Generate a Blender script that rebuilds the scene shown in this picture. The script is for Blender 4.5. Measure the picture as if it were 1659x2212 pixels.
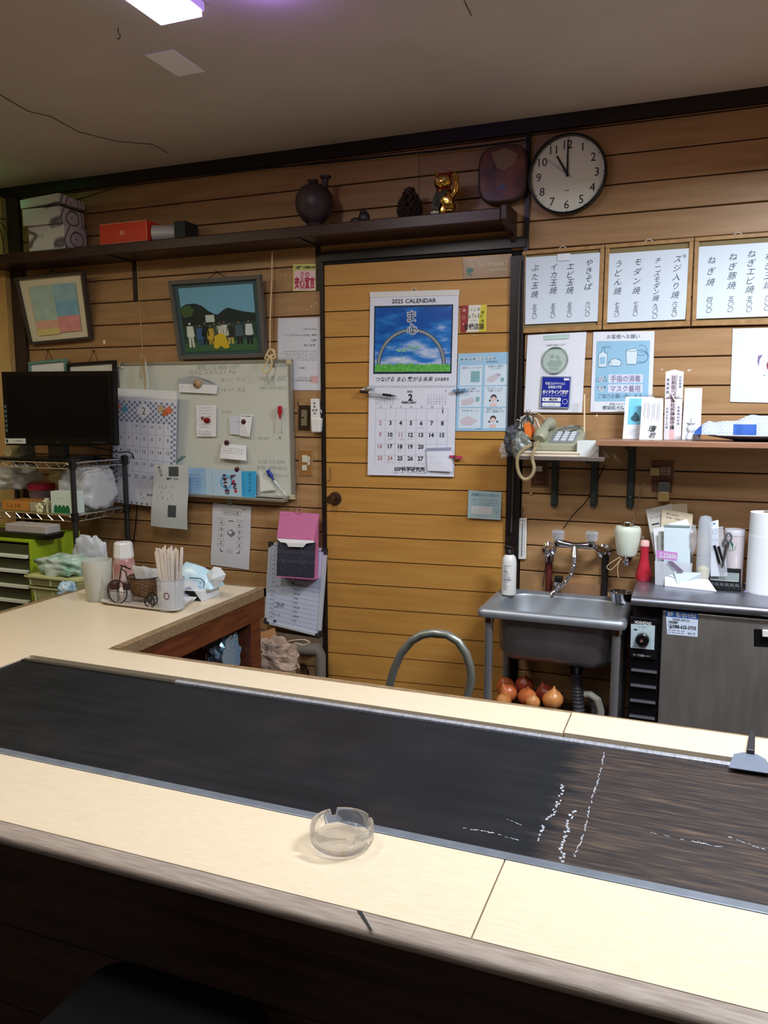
import bpy, math, random
from mathutils import Vector, Matrix, noise
random.seed(7)
for o in list(bpy.data.objects): bpy.data.objects.remove(o, do_unlink=True)
SC = bpy.context.scene
COL = SC.collection
EYE = 1.42            # camera height above the floor; z below is measured from the camera's height
# ------------------------------------------------------------------ camera (solved from the planks of the back wall)
FPX, YAW, PITCH, ROLL = 1717.06, 0.376037674, 0.131281354, -0.000478
_cy, _sy, _cp, _sp = math.cos(YAW), math.sin(YAW), math.cos(PITCH), math.sin(PITCH)
FWD = Vector((-_sy*_cp, _cy*_cp, -_sp)); _r = Vector((_cy, _sy, 0)); _u = _r.cross(FWD)
RIGHT = _r*math.cos(ROLL)+_u*math.sin(ROLL); UP = -_r*math.sin(ROLL)+_u*math.cos(ROLL)
cam_d = bpy.data.cameras.new('camera'); cam = bpy.data.objects.new('camera', cam_d); COL.objects.link(cam)
cam_d.sensor_fit = 'VERTICAL'; cam_d.sensor_height = 36; cam_d.lens = FPX/2212*36; cam_d.clip_start = .02; cam_d.clip_end = 50
m3 = Matrix((RIGHT, UP, -FWD)).transposed(); cam.matrix_world = Matrix.Translation((0, 0, EYE)) @ m3.to_4x4()
SC.camera = cam
# ------------------------------------------------------------------ world, lamps, exposure
SC.view_settings.view_transform = 'Standard'; SC.view_settings.look = 'None'
SC.view_settings.exposure = 0.2; SC.view_settings.gamma = 1; SC.view_settings.use_curve_mapping = False
wd = bpy.data.worlds.new('world'); SC.world = wd; wd.use_nodes = True
wd.node_tree.nodes['Background'].inputs[0].default_value = (.5, .6, .8, 1); wd.node_tree.nodes['Background'].inputs[1].default_value = .05
CEIL_L = .97
def area(name, x, y, z, sx, sy, power, col, rot=(0, 0, 0), spread=180):
    d = bpy.data.lights.new(name, 'AREA'); d.shape = 'RECTANGLE'; d.size = sx; d.size_y = sy; d.energy = power; d.color = col
    d.spread = math.radians(spread)
    o = bpy.data.objects.new(name, d); COL.objects.link(o); o.location = (x, y, z+EYE); o.rotation_euler = rot; return o
# tubes of the hooded lamps hung over the counter (their housings are built further down), then an added room fill
area('lamp_light_sink', .50, 1.90, .862, .62, .14, 44, (.84, .91, 1.0))
area('lamp_light_counter', .10, 1.02, .902, 1.0, .2, 15, (.92, .95, 1.0))
area("lamp_light_strip", -1.282, 1.28, CEIL_L, .12, 1.1, 13.5, (1.0, .93, .82))
area('lamp_light_corner', -2.65, 1.55, .93, .9, .2, 9, (1.0, .90, .62))
area('room_fill_light', -.6, -1.1, .96, 1.6, .3, 7, (.80, .88, 1.0))  # unseen light added behind the camera to brighten reflections in the steel
def spot_(name, loc, e, col, r):
    d = bpy.data.lights.new(name, 'POINT'); d.energy = e; d.color = col; d.shadow_soft_size = r; o = bpy.data.objects.new(name, d); COL.objects.link(o); o.location = (loc[0], loc[1], loc[2]+EYE)
spot_('violet_glow_fill', (-1.02, 1.80, .972), 1.2, (.42, .22, 1.0), .03)  # added unseen light that tints the ceiling violet, no real tube there
spot_('green_sign_light', (-2.97, 2.60, .945), .16, (.10, 1.0, .22), .02)
# ------------------------------------------------------------------ pixel of the photograph -> point of the real place
def ray(px, py): return FWD*FPX+RIGHT*(px-829.5)-UP*(py-1106)
WY = 2.973
def W(px, py, y=WY): q = ray(px, py); return q*(y/q.y)          # on an upright plane parallel to the back wall
def T(px, py, z): q = ray(px, py); return q*(z/q.z)             # on a level plane
def X(px, py, x): q = ray(px, py); return q*(x/q.x)             # on an upright plane square to the back wall
# ------------------------------------------------------------------ mesh collecting
class MB:
    def __init__(s): s.v = []; s.f = []
    def add(s, vs, fs):
        n = len(s.v); s.v += [Vector(p) for p in vs]; s.f += [tuple(i+n for i in f) for f in fs]; return s
    def poly(s, pts): return s.add(pts, [tuple(range(len(pts)))])
    def hexa(s, p): return s.add(p, [(0, 3, 2, 1), (4, 5, 6, 7), (0, 1, 5, 4), (1, 2, 6, 5), (2, 3, 7, 6), (3, 0, 4, 7)])
    def box(s, x0, x1, y0, y1, z0, z1):
        return s.hexa([(x0, y0, z0), (x1, y0, z0), (x1, y1, z0), (x0, y1, z0), (x0, y0, z1), (x1, y0, z1), (x1, y1, z1), (x0, y1, z1)])
    def prism(s, pts, vec):
        vec = Vector(vec); pts = [Vector(p) for p in pts]; n = len(pts)
        return s.add(pts+[p+vec for p in pts], [tuple(range(n))[::-1], tuple(range(n, 2*n))]+[(i, (i+1) % n, (i+1) % n+n, i+n) for i in range(n)])
    def tube(s, pts, r, seg=8, closed=False, cap=True, flat=1.0):
        pts = [Vector(p) for p in pts]; n = len(pts); rr = r if isinstance(r, (list, tuple)) else [r]*n
        vs = []; up = None
        for i, p in enumerate(pts):
            if closed: d = pts[(i+1) % n]-pts[i-1]
            else: d = pts[min(i+1, n-1)]-pts[max(i-1, 0)]
            d = d.normalized() if d.length > 1e-9 else Vector((0, 0, 1))
            if up is None: up = Vector((0, 0, 1)) if abs(d.z) < .9 else Vector((0, 1, 0))
            a = d.cross(up); a = a.normalized() if a.length > 1e-6 else d.orthogonal().normalized()
            b = a.cross(d).normalized(); up = b
            for k in range(seg):
                t = 2*math.pi*k/seg; vs.append(p+a*math.cos(t)*rr[i]+b*math.sin(t)*rr[i]*flat)
        fs = []
        for i in range(n if closed else n-1):
            j = (i+1) % n
            for k in range(seg): l = (k+1) % seg; fs.append((i*seg+k, i*seg+l, j*seg+l, j*seg+k))
        if cap and not closed: fs += [tuple(range(seg))[::-1], tuple(range((n-1)*seg, n*seg))]
        return s.add(vs, fs)
    def lathe(s, c, prof, seg=24, ax=(0, 0, 1), sx=1, sy=1):
        c = Vector(c); ax = Vector(ax).normalized(); a = ax.orthogonal().normalized() if abs(ax.z) < .99 else Vector((1, 0, 0)); b = ax.cross(a)
        vs = []; fs = []
        for r, h in prof:
            for k in range(seg):
                t = 2*math.pi*k/seg; vs.append(c+ax*h+a*math.cos(t)*max(r, 1e-5)*sx+b*math.sin(t)*max(r, 1e-5)*sy)
        for i in range(len(prof)-1):
            for k in range(seg): l = (k+1) % seg; fs.append((i*seg+k, i*seg+l, (i+1)*seg+l, (i+1)*seg+k))
        if prof[0][0] > 1e-4: fs.append(tuple(range(seg))[::-1])
        if prof[-1][0] > 1e-4: fs.append(tuple(range((len(prof)-1)*seg, len(prof)*seg)))
        return s.add(vs, fs)
    def ell(s, c, r, seg=14, rings=9, rot=None, amp=0, fr=1, seed=0):
        if not isinstance(r, (tuple, list)): r = (r, r, r)
        c = Vector(c); vs = []; fs = []
        for i in range(rings+1):
            ph = math.pi*i/rings
            for k in range(seg):
                t = 2*math.pi*k/seg; d = Vector((math.sin(ph)*math.cos(t), math.sin(ph)*math.sin(t), math.cos(ph)))
                q = 1+amp*noise.noise(d*fr+Vector((seed*7.3, seed, 0))) if amp else 1
                p = Vector((d.x*r[0]*q, d.y*r[1]*q, d.z*r[2]*q))
                if rot: p.rotate(rot)
                vs.append(c+p)
        for i in range(rings):
            for k in range(seg): l = (k+1) % seg; fs.append((i*seg+k, (i+1)*seg+k, (i+1)*seg+l, i*seg+l))
        return s.add(vs, fs)
    def rot(s, n0, c, ax, ang):
        R = Matrix.Rotation(ang, 3, Vector(ax)); c = Vector(c)
        for i in range(n0, len(s.v)): s.v[i] = c+R @ (s.v[i]-c)
        return s
WL = {}
def obj(name, mb, mat, parent=None, smooth=False, bevel=0, label=None, kind=None):
    me = bpy.data.meshes.new(name)
    lo = Vector([min(p[i] for p in mb.v) for i in range(3)]); hi = Vector([max(p[i] for p in mb.v) for i in range(3)])
    c = (lo+hi)/2
    if parent is None: c.z = lo.z
    me.from_pydata([p-c for p in mb.v], [], mb.f); me.materials.append(mat)
    if smooth:
        me.polygons.foreach_set('use_smooth', [True]*len(me.polygons))
        try: me.set_sharp_from_angle(angle=math.radians(smooth if smooth > 1 else 40))
        except Exception: pass
    o = bpy.data.objects.new(name, me); COL.objects.link(o); WL[o.name] = c
    if name in ('lettering', 'small_print', 'rule_lines', 'scale_print', 'check_print', 'hour_marks', 'spokes', 'slots', 'lattice_print', 'bib_lettering', 'window_print', 'print', 'seat_print', 'hand_print', 'drawing_print'): kind = 'stuff'
    if parent: o.parent = parent; o.location = c-WL[parent.name]
    else: o.location = c
    if bevel:
        b = o.modifiers.new('edge', 'BEVEL'); b.width = bevel; b.segments = 2; b.limit_method = 'ANGLE'; b.angle_limit = math.radians(40)
    if label: o['label'] = label
    if kind: o['kind'] = kind
    return o
def tag(o, label, cat, group=None):
    o['label'] = label; o['category'] = cat
    if group: o['group'] = group
    return o
def thing(name, label, cat, loc, group=None):
    o = bpy.data.objects.new(name, None); COL.objects.link(o); o.empty_display_size = .03
    o.location = Vector(loc); WL[o.name] = Vector(loc); return tag(o, label, cat, group)
def struct(name, mb, mat, **k): o = obj(name, mb, mat, **k); o['kind'] = 'structure'; return o
def sroot(name, loc):
    o = bpy.data.objects.new(name, None); COL.objects.link(o); o.empty_display_size = .03
    o.location = Vector(loc); WL[o.name] = Vector(loc); o['kind'] = 'structure'; return o
def dup(src, delta, label=None):
    c = src.copy(); COL.objects.link(c); c.location = src.location+Vector(delta); WL[c.name] = WL[src.name]+Vector(delta)
    if label: c['label'] = label
    for ch in list(src.children):
        d = ch.copy(); COL.objects.link(d); d.parent = c; WL[d.name] = WL[ch.name]+Vector(delta)
        for g in list(ch.children):
            e = g.copy(); COL.objects.link(e); e.parent = d; WL[e.name] = WL[g.name]+Vector(delta)
    return c
# ------------------------------------------------------------------ materials
def lin(c):
    c = c/255; return c/12.92 if c <= .04045 else ((c+.055)/1.055)**2.4
def rgb(c): return (lin(c[0]), lin(c[1]), lin(c[2]), 1)
MC = {}
def mat(name, c, rough=.6, metal=0, var=0, vs=20, bump=0, bs=60, trans=0, emis=0, alpha=1, c2=None, stretch=(1, 1, 1), ior=1.45, spec=.5, coat=0, rnd=0):
    if name in MC: return MC[name]
    m = bpy.data.materials.new(name); MC[name] = m; m.use_nodes = True; nt = m.node_tree; b = nt.nodes['Principled BSDF']
    b.inputs['Base Color'].default_value = rgb(c); b.inputs['Roughness'].default_value = rough; b.inputs['Metallic'].default_value = metal
    b.inputs['IOR'].default_value = ior; b.inputs['Specular IOR Level'].default_value = spec
    if trans: b.inputs['Transmission Weight'].default_value = trans
    if alpha < 1: b.inputs['Alpha'].default_value = alpha
    if coat: b.inputs['Coat Weight'].default_value = coat
    if emis: b.inputs['Emission Color'].default_value = rgb(c); b.inputs['Emission Strength'].default_value = emis
    if var or bump or c2:
        tc = nt.nodes.new('ShaderNodeTexCoord'); mp = nt.nodes.new('ShaderNodeMapping'); nt.links.new(tc.outputs['Object'], mp.inputs[0])
        mp.inputs['Scale'].default_value = stretch
        oi = nt.nodes.new('ShaderNodeObjectInfo'); mu = nt.nodes.new('ShaderNodeMath'); mu.operation = 'MULTIPLY'; mu.inputs[1].default_value = 40
        nt.links.new(oi.outputs['Random'], mu.inputs[0])
    if var or c2:
        nz = nt.nodes.new('ShaderNodeTexNoise'); nz.noise_dimensions = '4D'; nz.inputs['Scale'].default_value = vs; nz.inputs['Detail'].default_value = 5
        nt.links.new(mp.outputs[0], nz.inputs['Vector']); nt.links.new(mu.outputs[0], nz.inputs['W'])
        cr = nt.nodes.new('ShaderNodeValToRGB'); cr.color_ramp.elements[0].position = .32; cr.color_ramp.elements[1].position = .68
        if c2: a, d = rgb(c2), rgb(c)
        else: a = tuple(x*(1-var) for x in rgb(c)[:3])+(1,); d = tuple(min(1, x*(1+var)) for x in rgb(c)[:3])+(1,)
        cr.color_ramp.elements[0].color = a; cr.color_ramp.elements[1].color = d
        nt.links.new(nz.outputs[0], cr.inputs[0]); out = cr.outputs[0]
        if rnd:
            mx = nt.nodes.new('ShaderNodeMixRGB'); mx.blend_type = 'MULTIPLY'; mx.inputs[0].default_value = 1
            mr = nt.nodes.new('ShaderNodeMapRange'); mr.inputs['To Min'].default_value = 1-rnd; mr.inputs['To Max'].default_value = 1+rnd
            nt.links.new(oi.outputs['Random'], mr.inputs[0]); nt.links.new(out, mx.inputs[1]); nt.links.new(mr.outputs[0], mx.inputs[2]); out = mx.outputs[0]
        nt.links.new(out, b.inputs['Base Color'])
    if bump:
        n2 = nt.nodes.new('ShaderNodeTexNoise'); n2.inputs['Scale'].default_value = bs; n2.inputs['Detail'].default_value = 4
        nt.links.new(mp.outputs[0], n2.inputs['Vector']); bp = nt.nodes.new('ShaderNodeBump'); bp.inputs['Strength'].default_value = bump; bp.inputs['Distance'].default_value = .004
        nt.links.new(n2.outputs[0], bp.inputs['Height']); nt.links.new(bp.outputs[0], b.inputs['Normal'])
    return m
plankm = mat('plank_wood', (176, 138, 96), .42, c2=(156, 118, 76), vs=3, stretch=(1.2, 6, 14), bump=.12, bs=30, rnd=.04)
doorm = mat('door_wood', (194, 144, 74), .4, c2=(180, 130, 62), vs=3, stretch=(1.2, 6, 14), bump=.08, bs=30, rnd=.02)
ceilm = mat('ceiling_board', (200, 188, 178), .55, var=.06, vs=3)
darkw = mat('dark_trim', (28, 21, 20), .35, var=.3, vs=12, stretch=(1, 1, 8))
blackish = mat('black_gap', (12, 9, 8), .8)
shelfw = mat('shelf_brown', (58, 30, 24), .4, c2=(40, 20, 17), vs=10, stretch=(1, 8, 10))
redw = mat('red_brown_wood', (112, 58, 34), .4, c2=(74, 36, 22), vs=9, stretch=(6, 1, 8), bump=.1)
lamin = mat('laminate_top', (218, 204, 180), .28, c2=(209, 192, 162), vs=60, stretch=(.6, 9, 1))
nose = mat('worn_wood_edge', (158, 146, 134), .6, c2=(128, 114, 102), vs=22, stretch=(1, 10, 10), bump=.15, bs=40)
edgew = mat('edge_wood', (146, 124, 92), .55, c2=(112, 90, 64), vs=20, stretch=(2, 7, 7))
steel = mat('brushed_steel', (150, 150, 152), .3, 1, var=.12, vs=30, stretch=(8, 1, 1))
steeld = mat('dull_steel', (112, 114, 118), .38, 1, var=.2, vs=25)
chrome = mat('chrome', (210, 210, 214), .12, 1)
black = mat('black_plastic', (16, 16, 18), .3)
blackm = mat('matte_black', (22, 22, 23), .7)
white = mat('white_paper', (226, 228, 232), .6)
whitep = mat('white_plastic', (222, 222, 218), .35)
ink = mat('black_ink', (30, 30, 38), .6)
inkg = mat('grey_ink', (112, 116, 128), .6)
inkb = mat('blue_ink', (52, 62, 112), .6)
# ------------------------------------------------------------------ lettering
TX = {}
def glyphs(s, off=0, res=2):
    k = (s, off)
    if k in TX: return TX[k]
    cu = bpy.data.curves.new('t', 'FONT'); cu.body = s; cu.resolution_u = res; cu.offset = off
    o = bpy.data.objects.new('t', cu); me = o.to_mesh()
    vs = [(v.co.x, v.co.y) for v in me.vertices]; fs = [tuple(p.vertices) for p in me.polygons]
    o.to_mesh_clear(); bpy.data.objects.remove(o); bpy.data.curves.remove(cu)
    if not vs: vs = [(0, 0)]
    if off and off != 0:
        B_ = glyphs(s, 0, res); e = abs(off)*1.3; vs = [(min(max(x, B_[2]-e), B_[3]+e), min(max(y, B_[4]-e), B_[5]+e)) for x, y in vs]; TX[k] = (vs, fs)+B_[2:]; return TX[k]
    x0 = min(v[0] for v in vs); x1 = max(v[0] for v in vs); y0 = min(v[1] for v in vs); y1 = max(v[1] for v in vs)
    TX[k] = (vs, fs, x0, x1, y0, y1); return TX[k]
class Sheet:
    """a flat or gently bowed quadrilateral; s runs right, t runs down, off is the height above its face"""
    def __init__(s, c, y=WY, bulge=None):
        ys = y if isinstance(y, (list, tuple)) else [y]*4
        s.c = [p if isinstance(p, Vector) else W(p[0], p[1], yy) for p, yy in zip(c, ys)]
        s.w = (s.c[1]-s.c[0]).length; s.h = (s.c[3]-s.c[0]).length; s.b = bulge
        s.n = (s.c[1]-s.c[0]).cross(s.c[3]-s.c[0]).normalized()
        if s.n.dot(-(s.c[0]+s.c[2])/2) < 0: s.n = -s.n
    def P(s, u, v, off=0):
        p = (s.c[0]*(1-u)+s.c[1]*u)*(1-v)+(s.c[3]*(1-u)+s.c[2]*u)*v
        return p+s.n*(off+(s.b(u, v) if s.b else 0))
    def slab(s, mb, th=.0008, nx=1, ny=1, u0=0, u1=1, v0=0, v1=1, off=0):
        if s.b and nx == 1: nx, ny = 8, 12
        g = lambda o: [s.P(u0+(u1-u0)*i/nx, v0+(v1-v0)*j/ny, o) for j in range(ny+1) for i in range(nx+1)]
        N = (nx+1)*(ny+1); vs = g(off)+g(off-th); fs = []
        for j in range(ny):
            for i in range(nx):
                a = j*(nx+1)+i; q = (a, a+nx+1, a+nx+2, a+1); fs += [q, tuple(k+N for k in q[::-1])]
        ring = [i for i in range(nx+1)]+[j*(nx+1)+nx for j in range(1, ny+1)]+[ny*(nx+1)+i for i in range(nx-1, -1, -1)]+[j*(nx+1) for j in range(ny-1, 0, -1)]
        for i in range(len(ring)): a, b = ring[i], ring[(i+1) % len(ring)]; fs.append((a, b, b+N, a+N))
        return mb.add(vs, fs)
    def rect(s, mb, u0, v0, u1, v1, off=.0006):
        n = 1 if not s.b else 6
        for i in range(n):
            for j in range(n):
                a, b = u0+(u1-u0)*i/n, u0+(u1-u0)*(i+1)/n; c, d = v0+(v1-v0)*j/n, v0+(v1-v0)*(j+1)/n
                mb.poly([s.P(a, c, off), s.P(a, d, off), s.P(b, d, off), s.P(b, c, off)])
        return mb
    def poly(s, mb, pts, off=.0006): return mb.poly([s.P(u, v, off) for u, v in pts])
    def ring(s, mb, u, v, r, w=None, off=.0006, seg=24, a0=0, a1=360, e=1):
        """r in metres; w None = filled disc, else stroke width"""
        pt = lambda a, rr: s.P(u+math.cos(a)*rr/s.w, v+math.sin(a)*rr*e/s.h, off)
        A = [math.radians(a0+(a1-a0)*i/seg) for i in range(seg+1)]
        if w is None: mb.poly([pt(a, r) for a in A[:-1]])
        else:
            for a, b in zip(A, A[1:]): mb.poly([pt(a, r), pt(b, r), pt(b, r-w), pt(a, r-w)])
        return mb
    def line(s, mb, pts, w, off=.0006):
        for (a, b), (c, d) in zip(pts, pts[1:]):
            x, y = (c-a)*s.w, (d-b)*s.h; L = math.hypot(x, y) or 1; nx, ny = -y/L*w/2/s.w, x/L*w/2/s.h
            mb.poly([s.P(a+nx, b+ny, off), s.P(a-nx, b-ny, off), s.P(c-nx, d-ny, off), s.P(c+nx, d+ny, off)])
        return mb
    def text(s, mb, t, u, v, size, fit=None, off=.0009, bold=0, al='c', skew=0, rot=0):
        """u,v = centre (or left end) of the writing, size = its letter height as part of the sheet's height"""
        vs, fs, x0, x1, y0, y1 = glyphs(t, bold); H = .75
        k = size*s.h/H; ky = k; kx = k
        if fit: kx = fit*s.w/max(x1-x0, 1e-6)
        xm = (x0+x1)/2 if al == 'c' else (x0 if al == 'l' else x1); ym = (y0+y1)/2
        ca, sa = math.cos(rot), math.sin(rot); out = []
        for x, y in vs:
            a, b = (x-xm+skew*(y-ym))*kx, (y-ym)*ky; a, b = a*ca-b*sa, a*sa+b*ca
            out.append(s.P(u+a/s.w, v-b/s.h, off))
        return mb.add(out, fs)
    def vtext(s, mb, t, u, v0, size, step=None, off=.0009, bold=0, skew=.12):
        step = step or size*1.15
        for i, ch in enumerate(t):
            if ch != ' ': s.text(mb, ch, u, v0+step*(i+.5), size if ch not in '。・' else size*.5, off=off, bold=bold, skew=skew)
        return mb
    def scrib(s, mb, u0, u1, v, h, n, off=.0008, seed=1, w=.0012):
        """rows of small writing too small to read: short strokes"""
        r = random.Random(seed); x = u0; cw = h*s.h/s.w*.95
        while x < u1-cw:
            if r.random() < .9:
                for k in range(n):
                    a, b, c, d = (x+r.random()*cw*.8, v+(r.random()-.5)*h, x+r.random()*cw*.8, v+(r.random()-.5)*h); s.line(mb, [(a, b), (c, d)], w, off)
            x += cw
        return mb
def paper(name, label, cat, c, y=WY-.002, m=None, th=.0008, bulge=None, group=None):
    S = Sheet(c, y, bulge); mb = MB(); S.slab(mb, th); o = obj(name, mb, m or white, smooth=60 if bulge else False); tag(o, label, cat, group); return o, S
def pr(S, o, name, m, fn, label=None):
    mb = MB(); fn(mb); return obj(name, mb, m, o, label=label)
# ================================================================== THE ROOM
CEIL = 1.013; FLOOR = -1.42; PZ = .9626; PS = .0989
XL, XR, YB = -3.5, 1.5, -2.2
struct('floor', MB().box(XL-.1, XR+.1, YB-.1, WY+.15, FLOOR-.05, FLOOR), mat('floor_concrete', (74, 66, 60), .7, var=.2, vs=4))
cb = MB().box(XL-.1, XR+.1, YB-.1, WY+.15, CEIL, CEIL+.05)
ceil = struct('ceiling', cb, ceilm)
struct('wall_left', MB().box(XL-.08, XL, YB, WY, FLOOR, CEIL), mat('side_wall', (176, 150, 104), .6, var=.08, vs=3))
struct('wall_right', MB().box(XR, XR+.08, YB, WY, FLOOR, CEIL), mat('side_wall2', (150, 120, 84), .6, var=.08, vs=3))
struct('wall_front', MB().box(XL, XR, YB-.08, YB, FLOOR, CEIL), mat('side_wall3', (120, 100, 80), .6, var=.08, vs=3))
wb = struct('wall_back', MB().box(XL, XR, WY+.012, WY+.1, FLOOR, CEIL), blackish)
GAP = .004
def plank(x0, x1, k, parent, m=plankm, name='plank'):
    z1 = PZ-PS*k-GAP/2; z0 = PZ-PS*(k+1)+GAP/2; c = .0025
    if z1 > CEIL-.001: z1 = CEIL-.001
    pts = [(x0, WY+c, z0), (x0, WY, z0+c), (x0, WY, z1-c), (x0, WY+c, z1), (x0, WY+.0115, z1), (x0, WY+.0115, z0)]
    return obj(name, MB().prism(pts, (x1-x0, 0, 0)), m, parent)
def rows(x0, x1, k0, k1):
    src = plank(x0, x1, k0, wb)
    for k in range(k0+1, k1+1):
        c = src.copy(); COL.objects.link(c); c.location = src.location-Vector((0, 0, PS*(k-k0)))
rows(-3.04, -1.032, 0, 3); rows(-1.030, -.622, 0, 3)
rows(-3.04, -1.445, 4, 23); rows(-.614, XR-.002, 0, 23)
plank(-3.04, -.622, -1, wb); plank(-.614, XR-.002, -1, wb)
rows(XL+.002, -3.26, 0, 23)
# door
droot = sroot('door_1', (-1.05, WY, FLOOR))
def zl(i): return .482-.1013*i
def zr(i): return .471-.0988*i
obj('backing', MB().box(-1.428, -.671, WY+.006, WY+.011, FLOOR+.01, .56), blackish, droot)
for i in range(-1, 19):
    a0, a1 = (zl(i)-GAP/2 if i > -1 else .562), zl(i+1)+GAP/2; b0, b1 = (zr(i)-GAP/2 if i > -1 else .556), zr(i+1)+GAP/2
    if a1 < FLOOR: a1 = b1 = FLOOR+.01
    x0, x1 = -1.428, -.671
    obj('plank', MB().hexa([(x0, WY-.006, a1), (x1, WY-.006, b1), (x1, WY+.006, b1), (x0, WY+.006, a1), (x0, WY-.006, a0), (x1, WY-.006, b0), (x1, WY+.006, b0), (x0, WY+.006, a0)]), doorm, droot)
k = obj('doorknob', MB().lathe((-1.388, WY-.006, -.375), [(.018, 0), (.018, -.004), (.008, -.008), (.008, -.03), (.017, -.038), (.0185, -.048), (.014, -.056), (.0, -.058)], 20, (0, 1, 0)), mat('bronze', (92, 66, 52), .35, .8), droot, smooth=1)
obj('rose', MB().lathe((-1.388, WY-.006, -.375), [(.028, 0), (.028, -.005), (.014, -.009), (0, -.009)], 20, (0, 1, 0)), MC['bronze'], droot, smooth=1)
# trims
struct('trim_1', MB().box(XL, XR, WY-.025, WY, .966, CEIL), darkw)                        # cornice
struct('trim_2', MB().box(-1.446, -1.4295, WY-.014, WY+.004, FLOOR, .574), darkw)           # door jamb
struct('trim_3', MB().box(-.6695, -.618, WY-.018, WY+.004, FLOOR, .545), darkw)             # door post
struct('trim_4', MB().box(-1.446, -.618, WY-.018, WY+.004, .575, .612), darkw)              # lintel
struct('trim_5', MB().box(-1.429, -.67, WY-.008, WY+.004, .5625, .5745), blackish)
struct('trim_6', MB().box(-.624, -.607, WY-.012, WY+.004, .546, .966), darkw)               # upright strip beside the clock
struct('trim_7', MB().box(-3.066, -2.995, WY-.02, WY, FLOOR, .966), mat('corner_strip', (52, 36, 28), .5, var=.2))
struct('trim_8', MB().box(-3.25, -3.067, WY-.05, WY, FLOOR, .966), mat('pale_post', (206, 176, 124), .5, c2=(190, 150, 84), vs=3, stretch=(4, 4, 1)))
# hung panel joint, painted lamp reflection, crack and hook on the ceiling
o = obj('ceiling_reflection', MB().box(-1.546, -1.45, 2.03, 2.19, CEIL-.003, CEIL-.0002), mat('reflection_white', (250, 248, 248), .3), kind=None)  # white slab put in for a lamp's reflection on the ceiling
tag(o, 'small pale rectangular lamp reflection built as a patch on the dim ceiling', 'patch')
cr = MB().tube([T(px, py, CEIL-.001) for px, py in [(0, 205), (60, 240), (110, 252), (170, 285), (250, 305), (330, 312), (362, 330)]], .0015, 5)
o = obj('ceiling_wire', cr, blackm); tag(o, 'thin dark wire running along the ceiling above the corner', 'wire')
h = T(255, 60, CEIL); o = obj('ceiling_hook', MB().tube([h, h+Vector((0, 0, -.012)), h+Vector((.006, 0, -.02)), h+Vector((.004, 0, -.028)), h+Vector((-.006, 0, -.026))], .0013, 6), blackm); tag(o, 'small dark screw hook in the ceiling', 'hook')
h = T(1012, 14, CEIL-.001); o = obj('ceiling_mark', MB().tube([T(1003, 2, CEIL-.001), T(1018, 33, CEIL-.001)], .0012, 5), blackm); tag(o, 'short dark stick pinned flat on the ceiling', 'stick')
# cables along the cornice
def cable(name, pts, r, m, label, cat='cable', seg=6, group=None, parent=None):
    P = [Vector(p) for p in pts]; out = []
    for i in range(len(P)-1):
        a = P[max(i-1, 0)]; b = P[i]; c = P[i+1]; d = P[min(i+2, len(P)-1)]
        for j in range(5):
            t = j/5; out.append(.5*((2*b)+(c-a)*t+(2*a-5*b+4*c-d)*t*t+(3*b-a-3*c+d)*t**3))
    out.append(P[-1]); o = obj(name, MB().tube(out, r, seg), m, parent, smooth=1)
    if label: tag(o, label, cat, group)
    return o
cable('cable', [W(px, py, WY-.03) for px, py in [(430, 378), (600, 361), (700, 352), (850, 336), (1000, 320), (1137, 302), (1139, 290)]], .004, blackm, 'black cable running under the ceiling trim above the shelf')
cable('cable', [W(px, py, WY-.03) for px, py in [(60, 428), (110, 436), (170, 430), (230, 412), (300, 396), (420, 382)]], .003, mat('brown_cable', (88, 60, 34), .5), 'brown cable sagging under the ceiling corner above the patterned boxes')
cable('cable', [W(px, py, WY-.02) for px, py in [(1149, 268), (1145, 290), (1143, 330)]], .003, blackm, 'short black cable beside the wall clock')
cable('cable', [W(px, py, WY-.03) for px, py in [(1124, 560), (1121, 640), (1119, 740), (1116, 830), (1113, 900), (1110, 990), (1107, 1080), (1104, 1150)]], .0028, mat('grey_cable', (70, 62, 58), .5), 'dark grey cable running down the door post')
# hooded lamps over the counter (outside the picture except for the first)
def hood(x0, x1, y0, y1, z, label):
    r = thing('hooded_lamp', label, 'lamp', ((x0+x1)/2, (y0+y1)/2, z), None)
    m = MB(); t = .004
    for a in ((x0, x0+t, y0, y1), (x1-t, x1, y0, y1), (x0+t, x1-t, y0, y0+t), (x0+t, x1-t, y1-t, y1)): m.box(*a, z, z+.07)
    m.box(x0, x1, y0, y1, z+.07, z+.075); obj('hood', m, mat('hood_metal', (60, 58, 56), .5), r)
    obj('stem', MB().box((x0+x1)/2-.02, (x0+x1)/2+.02, (y0+y1)/2-.02, (y0+y1)/2+.02, z+.075, CEIL), MC['hood_metal'], r)
hood(.17, .84, 1.80, 2.0, .85, 'hooded strip lamp hung over the griddle in front of the sink')
hood(-.44, .64, .89, 1.15, .89, 'hooded strip lamp hung over the near edge of the counter')
hood(-3.15, -2.15, 1.43, 1.67, .918, 'hooded strip lamp hung near the corner with the rack')
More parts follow.
